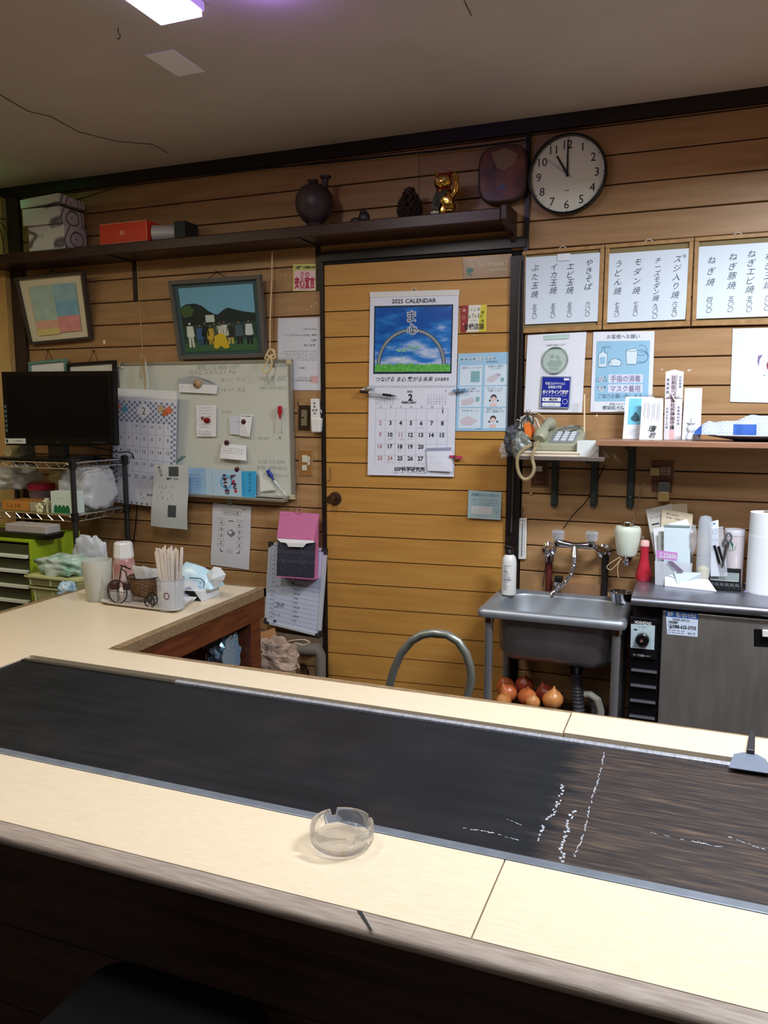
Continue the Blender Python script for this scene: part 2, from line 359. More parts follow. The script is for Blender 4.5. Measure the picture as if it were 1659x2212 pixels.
# the strip light whose end shows at the top edge
r = thing('strip_light', 'white strip light on the ceiling cut off by the top edge', 'lamp', (-1.285, 1.28, CEIL-.05))
obj('lamp_body', MB().box(-1.35, -1.215, .72, 1.842, CEIL-.02, CEIL), whitep, r)
obj('diffuser', MB().box(-1.345, -1.22, .73, 1.838, CEIL-.034, CEIL-.02), mat('lit_diffuser', (214, 200, 255), .5, emis=2.6), r)
r = thing('strip_light', 'added violet strip on the ceiling, unseen just above the picture', 'lamp', (-1.0, 1.35, CEIL-.05)); obj('lamp_body', MB().box(-1.06, -.94, .80, 1.74, CEIL-.02, CEIL), whitep, r); obj('diffuser', MB().box(-1.05, -.95, .81, 1.73, CEIL-.034, CEIL-.02), mat('violet_glow_panel', (150, 110, 255), .5, emis=.8), r)  # strip added out of view to carry the violet glow
r = thing('guide_light', 'small green guide light on the ceiling by the corner with the rack', 'lamp', (-3.05, 2.55, CEIL-.02)); obj('lamp_body', MB().box(-3.12, -3.04, 2.47, 2.53, CEIL-.016, CEIL), whitep, r)
# ================================================================== THE COUNTER
CZ = -.68
C = thing('counter', 'L-shaped counter of pale laminate with wooden edges around the griddle', 'counter', (-.8, 1.4, FLOOR))
def slabz(name, x0, x1, y0, y1, z0, z1, m, b=.001): return obj(name, MB().box(x0, x1, y0, y1, z0, z1), m, C, bevel=b)
slabz('laminate_top', -2.13, -.244, .921, 1.114, CZ-.03, CZ, lamin)
slabz('laminate_top', -.242, 1.4, .921, 1.114, CZ-.03, CZ, lamin)
# back strip with a gently wavy rear edge
mb = MB(); N = 24
def strip(x0, x1, dz=0, y0=1.622, y1=1.742):
    m = MB(); n = 16; top = []; 
    for i in range(n):
        a, b = x0+(x1-x0)*i/n, x0+(x1-x0)*(i+1)/n
        ya, yb = [y1-.010*math.sin((q+1.52)*2.6)*(1 if q < -.3 else 0) for q in (a, b)]
        m.hexa([(a, y0, CZ-.03), (b, y0, CZ-.03), (b, yb, CZ-.03), (a, ya, CZ-.03), (a, y0, CZ+dz), (b, y0, CZ+dz), (b, yb, CZ+dz), (a, ya, CZ+dz)])
    return m
obj('laminate_strip', strip(-1.69, -.238), lamin, C)
obj('laminate_strip', strip(-.234, 1.4, .002), lamin, C)
slabz('laminate_top', -2.13, -1.692, 1.116, 1.62, CZ-.03, CZ, lamin)
slabz('laminate_top', -2.13, -1.535, 1.745, 2.57, CZ-.03, CZ, lamin)
slabz('laminate_top', -2.13, -1.692, 1.621, 1.744, CZ-.03, CZ, lamin)
obj('edging', MB().box(-1.534, 1.4, 1.735, 1.758, CZ-.05, CZ-.001), edgew, C, bevel=.002)
obj('edging', MB().box(-1.534, -1.505, 1.76, 2.59, CZ-.035, CZ+.001), edgew, C, bevel=.002)
obj('edging', MB().box(-2.15, -1.505, 2.571, 2.592, CZ-.035, CZ+.0005), edgew, C, bevel=.002)
obj('edging', MB().box(-2.155, -2.131, .92, 2.57, CZ-.035, CZ+.001), edgew, C, bevel=.002)
# worn nosing with rounded front edge
pf = [(0, .9195, CZ-.030), (0, .9195, CZ-.0005), (0, .893, CZ-.0005), (0, .887, CZ-.003), (0, .884, CZ-.009), (0, .887, CZ-.016), (0, .905, CZ-.030)]
obj('nosing', MB().prism([(-2.155, y, z) for _, y, z in pf], (3.55, 0, 0)), nose, C, smooth=50)
mk = T(775, 1975, CZ); obj('scorch_mark', MB().prism([T(771, 1967, CZ+.0004), T(800, 2010, CZ+.0004), T(806, 2012, CZ+.0004), T(781, 1968, CZ+.0004)], (0, 0, .0002)), blackm, C)
# apron boards and leg of the side counter
obj('apron', MB().box(-1.53, -1.51, 1.78, 2.585, CZ-.115, CZ-.036), redw, C, bevel=.002)
obj('apron', MB().box(-2.13, -1.53, 2.565, 2.585, CZ-.115, CZ-.036), redw, C, bevel=.002)
obj('leg', MB().box(-1.60, -1.515, 2.49, 2.56, FLOOR, CZ-.036), redw, C, bevel=.002)
obj('leg', MB().box(-2.12, -2.05, 2.49, 2.56, FLOOR, CZ-.036), redw, C, bevel=.002)
obj('inner_panel', MB().box(-2.13, -2.11, 1.0, 2.49, FLOOR, CZ-.036), redw, C)
obj('lower_shelf', MB().box(-2.10, -1.56, 1.80, 2.48, CZ-.33, CZ-.31), redw, C)
# boards of the front panel below the nosing
fw = mat('front_board', (66, 44, 32), .5, c2=(44, 30, 24), vs=6, stretch=(1, 6, 10))
obj('fascia', MB().box(-2.15, 1.4, .935, .9845, CZ-.09, CZ-.031), fw, C)
z = CZ-.091; k = 0
while z > FLOOR:
    z0 = max(z-.16, FLOOR); obj('front_board', MB().box(-2.15, 1.4, .985, 1.0, z0+.003, z), fw, C, bevel=.001); z = z0
obj('rear_panel', MB().box(-1.66, 1.4, 1.70, 1.715, FLOOR, CZ-.05), redw, C)
# griddle
G = thing('griddle', 'long black iron griddle plate set into the counter with steel edging', 'griddle', (-.2, 1.36, CZ-.02))
gm = bpy.data.materials.new('iron_plate'); gm.use_nodes = True; nt = gm.node_tree; b = nt.nodes['Principled BSDF']
tc = nt.nodes.new('ShaderNodeNewGeometry'); L = nt.links.new
def nz(scale, st, det=6, w=0):
    mp = nt.nodes.new('ShaderNodeMapping'); mp.inputs['Scale'].default_value = st; L(tc.outputs['Position'], mp.inputs[0])
    n = nt.nodes.new('ShaderNodeTexNoise'); n.inputs['Scale'].default_value = scale; n.inputs['Detail'].default_value = det; L(mp.outputs[0], n.inputs['Vector']); return n
def ramp(src, els):
    c = nt.nodes.new('ShaderNodeValToRGB'); e = c.color_ramp.elements
    e[0].position, e[0].color = els[0]; e[1].position, e[1].color = els[-1]
    for p, q in els[1:-1]: x = e.new(p); x.color = q
    L(src, c.inputs[0]); return c
sep = nt.nodes.new('ShaderNodeSeparateXYZ'); L(tc.outputs['Position'], sep.inputs[0])
n1 = nz(4, (1, 9, 1)); n2 = nz(14, (1, 12, 1)); n3 = nz(6, (1, 1, 1))
base = ramp(n3.outputs[0], [(.3, rgb((12, 15, 19))), (.55, rgb((17, 20, 25))), (.8, rgb((32, 28, 28)))])
worn = ramp(n2.outputs[0], [(.30, rgb((30, 27, 30))), (.55, rgb((58, 48, 43))), (.80, rgb((100, 83, 66)))])
mx = nt.nodes.new('ShaderNodeMath'); mx.operation = 'MULTIPLY_ADD'; L(n1.outputs[0], mx.inputs[0]); mx.inputs[1].default_value = .12; L(sep.outputs['X'], mx.inputs[2])
msk = ramp(mx.outputs[0], [(0, (0, 0, 0, 1)), (1, (1, 1, 1, 1))])
mr = nt.nodes.new('ShaderNodeMapRange'); mr.inputs['From Min'].default_value = -.155; mr.inputs['From Max'].default_value = -.115; L(mx.outputs[0], mr.inputs[0])
mix = nt.nodes.new('ShaderNodeMixRGB'); L(mr.outputs[0], mix.inputs[0]); L(base.outputs[0], mix.inputs[1]); L(worn.outputs[0], mix.inputs[2]); L(mix.outputs[0], b.inputs['Base Color'])
b.inputs['Roughness'].default_value = .42; b.inputs['Specular IOR Level'].default_value = .3
rr = ramp(n1.outputs[0], [(.3, (.36, .36, .36, 1)), (.7, (.55, .55, .55, 1))]); L(rr.outputs[0], b.inputs['Roughness'])
bp = nt.nodes.new('ShaderNodeBump'); bp.inputs['Strength'].default_value = .15; bp.inputs['Distance'].default_value = .002; L(n2.outputs[0], bp.inputs['Height']); L(bp.outputs[0], b.inputs['Normal'])
obj('plate', MB().box(-1.69, 1.4, 1.136, 1.585, CZ-.025, CZ-.004), gm, G)
obj('edge_strip', MB().box(-1.69, 1.4, 1.1155, 1.1355, CZ-.02, CZ+.0005), mat('rim_steel', (120, 128, 138), .4, .45, var=.12, vs=30), G, bevel=.0015)
st = mat('scraped_steel', (196, 200, 210), .35, .6, var=.25, vs=50, stretch=(4, 1, 1))
obj('edge_strip', MB().box(-1.19, 1.4, 1.586, 1.601, CZ-.02, CZ+.001), st, G, bevel=.001)
obj('edge_strip', MB().box(-1.69, -1.192, 1.586, 1.6, CZ-.02, CZ-.002), mat('dark_strip', (58, 54, 44), .5), G)
obj('gap', MB().box(-1.69, 1.4, 1.6015, 1.621, CZ-.03, CZ-.012), blackish, G)
# scrape marks on the plate
sm = mat('scratch', (168, 172, 180), .5, var=.3, vs=80)
def scr(pts, w, seed):
    R_ = random.Random(seed); m = MB(); P = [T(px, py, CZ-.0037) for px, py in pts]
    for a, c in zip(P, P[1:]):
        d = (c-a); n = max(2, int(d.length/.004)); q = Vector((-d.y, d.x, 0)).normalized()
        for i in range(n):
            if R_.random() < .6:
                p0 = a+d*(i/n)+q*(R_.random()-.5)*w; p1 = p0+d/n*1.4; ww = w*(.15+.3*R_.random())
                m.poly([p0+q*ww, p0-q*ww, p1-q*ww*.6, p1+q*ww*.6])
    return m
for i, (pts, w) in enumerate([([(1216, 1690), (1210, 1725), (1196, 1755), (1172, 1785), (1160, 1815)], .006), ([(1240, 1750), (1226, 1785), (1215, 1820), (1212, 1868)], .007), ([(1307, 1622), (1290, 1690), (1275, 1740), (1262, 1800), (1240, 1850)], .003),
        ([(1000, 1788), (1060, 1798), (1145, 1822)], .003), ([(1405, 1797), (1470, 1812), (1560, 1830)], .003), ([(1540, 1795), (1650, 1835)], .003), ([(1085, 1765), (1125, 1782)], .002)]):
    obj('scrape_mark', scr(pts, w, i), sm, G)
# stool pushed under the counter, bottom left corner of the picture
zs = -.862
S_ = thing('counter_stool', 'black padded stool seat in the dark below the counter', 'stool', (-.62, .66, FLOOR))
c0 = [T(245, 2052, zs), T(600, 2135, zs)]
x0, x1, y1 = c0[0].x, c0[1].x, min(.925, (c0[0].y+c0[1].y)/2)
def rr_(x0, x1, y0, y1, r, z, n=6):
    out = []
    for cx, cy, a in ((x1-r, y1-r, 0), (x0+r, y1-r, 90), (x0+r, y0+r, 180), (x1-r, y0+r, 270)):
        for i in range(n+1): t = math.radians(a+90*i/n); out.append(Vector((cx+r*math.cos(t), cy+r*math.sin(t), z)))
    return out
print('stool', x0, x1, y1, c0)
st0 = mat('black_vinyl', (9, 9, 10), .85, spec=.15)
obj('seat', MB().prism(rr_(x0, x1+.02, y1-.36, y1, .05, zs-.06), (0, 0, .06)), st0, S_, bevel=.012)
for sx in (x0+.05, x1-.05):
    for sy in (y1-.25, y1-.05): obj('leg', MB().tube([(sx, sy, zs-.06), (sx, sy, FLOOR)], .012, 8), blackm, S_, smooth=1)
# spatula lying over the griddle edge at the right
SP = thing('spatula', 'steel griddle scraper with dark handle resting on the griddle rim', 'spatula', T(1620, 1640, CZ+.004))
bz = CZ+.004
bl = [T(px, py, bz) for px, py in [(1574, 1659), (1585, 1630), (1607, 1626), (1612, 1627), (1630, 1629), (1636, 1631), (1655, 1642), (1668, 1673)]]
obj('blade', MB().prism(bl, (0, 0, .0015)), mat('blade_steel', (132, 142, 160), .36, .45), SP)
obj('handle', MB().prism([T(1612, 1627, bz+.002), T(1618, 1589, bz+.006), T(1621, 1585, bz+.006), T(1629, 1586, bz+.006), T(1631, 1590, bz+.006), T(1630, 1630, bz+.002)], (0, 0, .008)), mat('handle_grey', (58, 56, 60), .4, .5), SP, bevel=.002)
# ashtray
AC = T(719, 1836, CZ); AC = Vector((-.492, 1.066, CZ+.0004)); RA = .0505
prof_o = [(.0, 0), (.038, 0), (.046, .003), (RA, .012), (RA, .032)]
mb = MB(); seg = 96; notch = lambda a: any(abs(((a-q+180) % 360)-180) < 6.5 for q in (48, 132, 228, 312))
vs = []; prof = [(.036, 0), (.045, .0025), (.0495, .008), (RA, .014), (RA, .030), (RA-.0015, .0335), (RA-.005, .0335), (RA-.0065, .031), (RA-.0075, .012), (.036, .0085), (.01, .0075)]
for r_, h_ in prof:
    for i in range(seg):
        a = 360*i/seg; hh = h_
        if notch(a) and h_ > .025: hh = h_-.012
        t = math.radians(a); vs.append(AC+Vector((r_*math.cos(t), r_*math.sin(t), hh)))
fs = []
for i in range(len(prof)-1):
    for kk in range(seg): l = (kk+1) % seg; fs.append((i*seg+kk, i*seg+l, (i+1)*seg+l, (i+1)*seg+kk))
fs += [tuple(range(seg))[::-1], tuple(range((len(prof)-1)*seg, len(prof)*seg))]
glass = bpy.data.materials.new('clear_glass'); glass.use_nodes = True; nt = glass.node_tree; nt.nodes.remove(nt.nodes['Principled BSDF'])
gb_ = nt.nodes.new('ShaderNodeBsdfGlass'); gb_.inputs['IOR'].default_value = 1.48; gb_.inputs['Roughness'].default_value = .01; tb_ = nt.nodes.new('ShaderNodeBsdfTransparent'); tb_.inputs[0].default_value = (.97, .98, 1, 1); ms_ = nt.nodes.new('ShaderNodeMixShader'); ms_.inputs[0].default_value = .72
nt.links.new(tb_.outputs[0], ms_.inputs[1]); nt.links.new(gb_.outputs[0], ms_.inputs[2]); nt.links.new(ms_.outputs[0], nt.nodes['Material Output'].inputs[0])
o = obj('ashtray', mb.add(vs, fs), glass, smooth=35); tag(o, 'round clear glass ashtray with four notches on the pale counter', 'ashtray')
# ================================================================== HIGH SHELF AND WHAT STANDS ON IT
H = thing('high_shelf', 'long dark brown shelf board high on the back wall over the door', 'shelf', (-1.9, 2.88, .637))
obj('board', MB().box(-3.4, -.672, 2.79, WY-.002, .637, .680), shelfw, H, bevel=.004)
cb = [(2.79, .688), (2.80, .695), (2.965, .70), (WY-.001, .66), (WY-.001, .592), (2.955, .592), (2.93, .612), (2.80, .632), (2.79, .64)]
obj('end_bracket', MB().prism([(-.671, y, z) for y, z in cb], (.02, 0, 0)), shelfw, H, bevel=.003)
for px0, y0, y1, lab in ((289, 553, 650, 0), (687, 520, 628, 0)):
    a = W(px0, 560, WY-.004); zz = W(px0, y1, WY-.004).z; m = MB()
    m.box(a.x-.011, a.x+.011, WY-.004, WY-.0005, zz, .634); m.box(a.x-.011, a.x+.011, 2.80, WY-.0005, .632, .6365)
    obj('bracket', m, mat('bracket_dark', (52, 48, 46), .35, .6), H)
SZ = .6805
# patterned boxes
pm = bpy.data.materials.new('swirl_paper'); pm.use_nodes = True; nt = pm.node_tree; b = nt.nodes['Principled BSDF']
tc = nt.nodes.new('ShaderNodeTexCoord'); wv = nt.nodes.new('ShaderNodeTexWave'); wv.wave_type = 'RINGS'; wv.inputs['Scale'].default_value = 9; wv.inputs['Distortion'].default_value = 9; wv.inputs['Detail'].default_value = 1
nt.links.new(tc.outputs['Object'], wv.inputs[0]); c_ = nt.nodes.new('ShaderNodeValToRGB'); e = c_.color_ramp.elements; e[0].position = .0; e[0].color = rgb((96, 88, 96)); e[1].position = .28; e[1].color = rgb((208, 204, 206)); 
nt.links.new(wv.outputs[0], c_.inputs[0]); nt.links.new(c_.outputs[0], b.inputs['Base Color']); b.inputs['Roughness'].default_value = .35
def gbox(c, w, d, h, ang):
    m = MB(); m.box(c[0]-w/2, c[0]+w/2, c[1]-d/2, c[1]+d/2, c[2], c[2]+h); m.rot(0, c, (0, 0, 1), ang); return m
lb = W(98, 545, 2.80); r = thing('gift_box', 'lower white and grey swirl patterned box at the end of the high shelf', 'box', (lb.x, 2.88, SZ), 'patterned gift boxes')
obj('box_body', gbox((lb.x+.005, 2.875, SZ), .20, .14, .105, 0), pm, r, bevel=.002)
ub = Vector((lb.x-.005, 2.865, SZ+.1065)); r = thing('gift_box', 'upper white swirl patterned box lying askew on its twin, lid lifted', 'box', ub, 'patterned gift boxes')
obj('box_body', gbox(ub, .20, .155, .07, math.radians(3)), pm, r, bevel=.002)
m = gbox(ub+Vector((.0, 0, .072)), .208, .163, .036, math.radians(3)); m.rot(0, ub+Vector((-.1, 0, .072)), (0, 1, 0), math.radians(-4)); obj('lid', m, pm, r, bevel=.002)
o = obj('shelf_paper', MB().box(-3.03, -2.93, 2.80, 2.90, SZ+.0002, SZ+.002), mat('cream_paper', (206, 190, 160), .6)); tag(o, 'folded sheet of cream paper poking out beside the patterned boxes', 'paper')
S = Sheet([(214, 485), (316, 472), (318, 519), (216, 531)], 2.805); rb = S.c[3]
r = thing('red_box', 'orange-red gift box with a small pale crest on the high shelf', 'box', (S.P(.5, 1).x, 2.86, SZ))
x0, x1 = S.c[3].x, S.c[2].x; zt = SZ+S.h*.98
obj('box_body', MB().box(x0, x1, 2.806, 2.93, SZ, zt), mat('orange_red', (214, 62, 30), .4, var=.12, vs=6), r, bevel=.002)
q = Sheet([Vector((x0, 2.806, zt)), Vector((x1, 2.806, zt)), Vector((x1, 2.806, SZ)), Vector((x0, 2.806, SZ))])
def f(m): q.line(m, [(.01, .03), (.99, .03), (.99, .97), (.01, .97)], .002, .0008); q.rect(m, .44, .40, .53, .58, .0008)
pr(q, r, 'crest', mat('crest_pink', (240, 170, 150), .5), f)
q_ = MB(); q.rect(q_, .455, .44, .515, .47, .0011); q.rect(q_, .455, .51, .515, .54, .0011); obj('lettering', q_, MC['orange_red'], r)
o = obj('tin', MB().lathe((x1+.05, 2.86, SZ+.035), [(.033, -.05), (.035, -.048), (.035, .05), (.033, .052)], 24, (1, .35, 0)), mat('tin_white', (200, 198, 200), .4, .3), smooth=1); tag(o, 'pale round tin lying on its side beside the red box', 'tin')
o = obj('dark_case', MB().box(x1+.112, x1+.165, 2.835, 2.93, SZ, SZ+.075), mat('dark_teal', (24, 36, 38), .5), bevel=.003); tag(o, 'small dark teal case next to the tin on the high shelf', 'case')
for i in range(4):
    cable('cord', [W(px, py, 2.83) for px, py in [[(2, 470), (22, 482), (38, 515), (42, 545)], [(0, 480), (14, 500), (20, 548)], [(0, 492), (6, 520), (8, 548)], [(0, 474), (16, 476), (34, 500), (30, 546)]][i]], .0022, blackm, ['black cord arching highest at the shelf end', 'black cord hanging second at the shelf end', 'black cord hanging straight at the shelf end', 'black cord crossing the others at the shelf end'][i], 'cord', group='cords at the shelf end')
# earthen flask with two mouths
clay = mat('dark_clay', (46, 34, 40), .45, c2=(70, 54, 58), vs=14)
vb = W(680, 486, 2.86); vb.z = SZ; k = 1.0
r = thing('clay_flask', 'round dark clay flask with two short necks on the high shelf', 'vase', vb)
obj('flask_body', MB().lathe(vb, [(.0, 0), (.036, 0), (.038, .006), (.030, .018), (.05, .035), (.069, .062), (.0755, .095), (.070, .125), (.052, .150), (.03, .162), (.0, .165)], 32), clay, r, smooth=1)
obj('neck', MB().lathe(vb+Vector((-.006, 0, .155)), [(.016, 0), (.014, .01), (.021, .021), (.021, .026), (.012, .024)], 20), clay, r, smooth=1)
obj('neck', MB().lathe(vb+Vector((.042, 0, .135)), [(.015, 0), (.012, .03), (.012, .042), (.022, .05), (.022, .055), (.012, .053)], 20, (.12, 0, 1)), clay, r, smooth=1)
# dark little figurine
fb = W(775, 482, 2.87); fb.z = SZ; dk = mat('dark_stone', (40, 40, 44), .4)
m = MB().ell(fb+Vector((.022, 0, .026)), (.022, .02, .027)); m.ell(fb+Vector((-.012, 0, .015)), (.024, .018, .015)); m.ell(fb+Vector((.022, -.012, .045)), (.012, .01, .009)); m.tube([fb+Vector((-.03, 0, .012)), fb+Vector((-.05, 0, .006)), fb+Vector((-.062, 0, .005))], [.008, .005, .003])
o = obj('figurine', m, dk, smooth=1); tag(o, 'small dark stone animal figurine lying between flask and pine cone', 'figurine')
# pine cone
pb = W(885, 470, 2.86); pb.z = SZ; m = MB(); R_ = random.Random(3)
for lay in range(15):
    t = lay/14; z = .006+.098*t; rad = (.014+.040*math.sin(math.pi*(.28+.66*t)))*(1-.25*t); n = max(4, int(13*(1-t*.55)))
    for i in range(n):
        a = 2*math.pi*(i/n)+lay*2.4; d = Vector((math.cos(a), math.sin(a), 0)); s_ = Vector((-d.y, d.x, 0)); c = pb+Vector((0, 0, z)); w = .0065
        tip = c+d*rad+Vector((0, 0, .010)); m.hexa([c+d*.003-s_*.003, c+d*.003+s_*.003, c+d*rad*.8+s_*w, c+d*rad*.8-s_*w, c+d*.003-s_*.003+Vector((0, 0, .003)), c+d*.003+s_*.003+Vector((0, 0, .003)), tip+s_*w*.8, tip-s_*w*.8])
m.lathe(pb, [(.012, 0), (.014, .06), (.004, .118), (0, .12)], 10)
o = obj('pine_cone', m, mat('cone_brown', (52, 36, 32), .6)); tag(o, 'large dark open pine cone standing on the high shelf', 'pine cone')
# golden beckoning cat
g = mat('gold', (214, 170, 84), .18, 1); redd = mat('deep_red', (130, 22, 18), .35)
cbp = W(960, 463, 2.85); cbp.z = SZ; V = lambda x, y, z: cbp+Vector((x, y, z))
r = thing('lucky_cat', 'golden beckoning cat figurine with raised paw and red ears', 'figurine', cbp)
m = MB(); m.lathe(V(0, .002, 0), [(0, 0), (.040, 0), (.043, .006), (.042, .03), (.036, .055), (.027, .078), (.02, .09), (0, .093)], 28, sy=.8)
m.ell(V(-.026, -.022, .012), (.016, .018, .012)); m.ell(V(.026, -.022, .012), (.016, .018, .012)); m.ell(V(-.028, -.004, .05), (.012, .014, .03)); obj('cat_body', m, g, r, smooth=1)
obj('head', MB().ell(V(-.004, -.006, .116), (.034, .029, .029), 22, 14), g, r, smooth=1)
for sx in (-1, 1):
    obj('ear', MB().lathe(V(-.004+sx*.021, -.004, .132), [(.011, 0), (.008, .012), (0, .027)], 10, (sx*.2, 0, 1), sy=.5), redd if sx > 0 else g, r, smooth=1)
    obj('eye', MB().ell(V(-.006+sx*.013, -.033, .121), (.0045, .003, .0045), 10, 6), white, r, smooth=1)
    obj('pupil', MB().ell(V(-.006+sx*.013, -.0358, .121), (.002, .001, .002), 8, 5), black, r, smooth=1)
    obj('cheek', MB().ell(V(-.006+sx*.008, -.033, .104), (.009, .006, .006), 10, 6), g, r, smooth=1)
obj('nose', MB().ell(V(-.006, -.037, .111), (.003, .002, .002), 8, 5), redd, r, smooth=1)
obj('forehead_patch', MB().ell(V(-.004, -.007, .132), (.026, .022, .015), 14, 8), redd, r, smooth=1)
obj('raised_arm', MB().tube([V(.026, 0, .066), V(.042, -.004, .082), V(.047, -.006, .11), V(.043, -.01, .132), V(.036, -.014, .139)], [.012, .011, .009, .011, .009], 12), g, r, smooth=1)
bib = [V(.02, -.028, .084), V(-.022, -.028, .084), V(-.034, -.037, .05), V(-.03, -.041, .02), V(-.012, -.044, .012), V(.002, -.043, .045)]
obj('bib', MB().prism(bib, (0, .004, 0)), mat('bib_green', (52, 58, 40), .45), r)
m = MB()
for i in range(5): m.tube([V(-.026+.003*i, -.043-.001*i, .034+.007*i), V(-.008, -.0445, .030+.007*i)], .0012, 5)
obj('bib_lettering', m, black, r)
obj('collar', MB().tube([V(.026*math.cos(t)-.003, .022*math.sin(t)-.002, .090) for t in [i*math.pi/8 for i in range(16)]], .003, 8, closed=True), redd, r, smooth=1)
obj('bell', MB().ell(V(-.008, -.027, .084), .006, 10, 8), g, r, smooth=1)
obj('coin', MB().lathe(V(.02, -.04, .04), [(0, 0), (.016, 0), (.017, -.003), (.013, -.005), (0, -.004)], 18, (0, 1, .1), sy=1.3), g, r, smooth=1)
obj('plinth', MB().box(cbp.x-.036, cbp.x-.008, cbp.y-.046, cbp.y-.034, SZ, SZ+.01), black, r)
# burl plaque
pc = W(1087, 378, WY-.03); r = thing('wall_plaque', 'rounded dark lacquered wood plaque hanging beside the clock', 'plaque', pc)
a, bb = W(1033, 378, WY-.03), W(1141, 376, WY-.03); hw = (bb.x-a.x)/2*.98; hh = (W(1087, 316, WY-.03).z-W(1087, 441, WY-.03).z)/2
def sq(rx, rz, y, n=40, p=3.4): return [Vector((pc.x+rx*math.copysign(abs(math.cos(t))**(2/p), math.cos(t)), y, pc.z+rz*math.copysign(abs(math.sin(t))**(2/p), math.sin(t)))) for t in [2*math.pi*i/n for i in range(n)]]
burl = mat('burl_wood', (122, 72, 36), .3, c2=(58, 28, 18), vs=16, spec=.3)
obj('board', MB().prism(sq(hw, hh, WY-.046), (0, .03, 0)), mat('bark_edge', (60, 38, 28), .5, bump=.3), r, bevel=.006)
obj('face', MB().prism(sq(hw*.90, hh*.91, WY-.048), (0, .002, 0)), burl, r)
m = MB(); m.prism([Vector((pc.x+x*hw, WY-.049, pc.z+z*hh)) for x, z in [(-.45, .75), (.1, .85), (.62, .62), (.5, .3), (.1, .1), (-.2, .2), (-.32, .45)]], (0, .0008, 0)); obj('inlay', m, mat('gilt', (120, 96, 52), .4), r)
obj('emblem', MB().prism([Vector((pc.x+(.0+x*.2)*hw, WY-.049, pc.z+(-.45+z*.15)*hh)) for x, z in [(-1, 0), (0, 1), (1, 0), (.3, -.8), (-.3, -.8)]], (0, .0008, 0)), mat('navy_dark', (28, 28, 52), .3), r)
# clock
ccx = W(1225, 376, WY-.03); r = thing('wall_clock', 'round wall clock with cream face and black rim reading eleven', 'clock', ccx)
RC = .134
Yc = WY-.003
obj('rim', MB().lathe((ccx.x, Yc, ccx.z), [(RC*.9, 0), (RC, 0), (RC*1.02, -.02), (RC*1.01, -.034), (RC*.955, -.036), (RC*.945, -.024), (RC*.94, 0)], 64, (0, 1, 0)), black, r, smooth=1)
obj('dial', MB().lathe((ccx.x, Yc, ccx.z), [(0, -.020), (RC*.95, -.020), (RC*.95, -.004), (0, -.004)], 64, (0, 1, 0)), mat('dial_cream', (228, 228, 212), .5), r)
CS = Sheet([Vector((ccx.x-RC, Yc-.0205, ccx.z+RC)), Vector((ccx.x+RC, Yc-.0205, ccx.z+RC)), Vector((ccx.x+RC, Yc-.0205, ccx.z-RC)), Vector((ccx.x-RC, Yc-.0205, ccx.z-RC))])
n2 = MB()
for i in range(1, 13):
    a = math.radians(30*i); m = MB(); CS.text(m, str(i), .5+.375*math.sin(a), .5-.375*math.cos(a), .112, off=.0005); obj('numeral', m, black, r)
    u, v = math.sin(a), -math.cos(a); CS.line(n2, [(.5+.452*u, .5+.452*v), (.5+.466*u, .5+.466*v)], .003, .0004)
CS.line(n2, [(.47, .7), (.53, .7)], .0022, .0004)
obj('hour_marks', n2, black, r)
def hand(a, L, w, y, b_=.0): 
    u = Vector((math.sin(a), 0, math.cos(a))); q = Vector((u.z, 0, -u.x)); c = Vector((ccx.x, y, ccx.z))
    return MB().prism([c-u*b_+q*w, c-u*b_-q*w, c+u*L-q*w*.7, c+u*L+q*w*.7], (0, .001, 0))
obj('hour_hand', hand(math.radians(-30), .075, .0042, Yc-.024, .006), black, r); obj('minute_hand', hand(math.radians(0), .116, .0032, Yc-.026, .008), black, r)
obj('second_hand', hand(math.radians(-52), .095, .0008, Yc-.028, .02), inkg, r); obj('hub', MB().lathe((ccx.x, Yc-.022, ccx.z), [(.005, 0), (.005, -.008), (0, -.008)], 12, (0, 1, 0)), black, r)
# ================================================================== FRAMES AND BOARDS AT THE LEFT
def frame(name, label, cat, c, y, fw_, m, th=.02, back=None, hang=None):
    S = Sheet(c, y); r = thing(name, label, cat, S.P(.5, 1)); u, v = fw_/S.w, fw_/S.h
    for (a, b_, c_, d) in ((0, 0, 1, v), (0, 1-v, 1, 1), (0, v, u, 1-v), (1-u, v, 1, 1-v)):
        mb = MB(); S.slab(mb, th, 1, 1, a, c_, b_, d); obj('frame_rail', mb, m, r, bevel=.0015)
    mb = MB(); S.slab(mb, .004, 1, 1, u*.8, 1-u*.8, v*.8, 1-v*.8, off=-th*.5); obj('mat_board', mb, back or white, r)
    if hang:
        p = W(*hang, WY-.006); p.z = min(p.z, .628); a, b_ = S.P(.42, 0, -th), S.P(.60, 0, -th)
        obj('hanging_cord', MB().tube([a, p, b_], .0015, 5), blackm, r); obj('nail', MB().tube([p+Vector((0, .004, 0)), p+Vector((0, -.012, .004))], .002, 6), blackm, r)
    return r, S
fg = mat('grey_frame', (92, 88, 82), .5)
r, S = frame('framed_picture', 'tilted dark framed pastel picture of blue, red and yellow bands', 'picture', [(30, 600), (177, 586), (195, 733), (63, 745)], [2.875, 2.875, 2.945, 2.945], .012, mat('frame_dark', (64, 56, 50), .5), .028, mat('ivory_mat', (226, 220, 190), .6), hang=(112, 575))
def pastel(cols, name):
    m = bpy.data.materials.new(name); m.use_nodes = True; return m
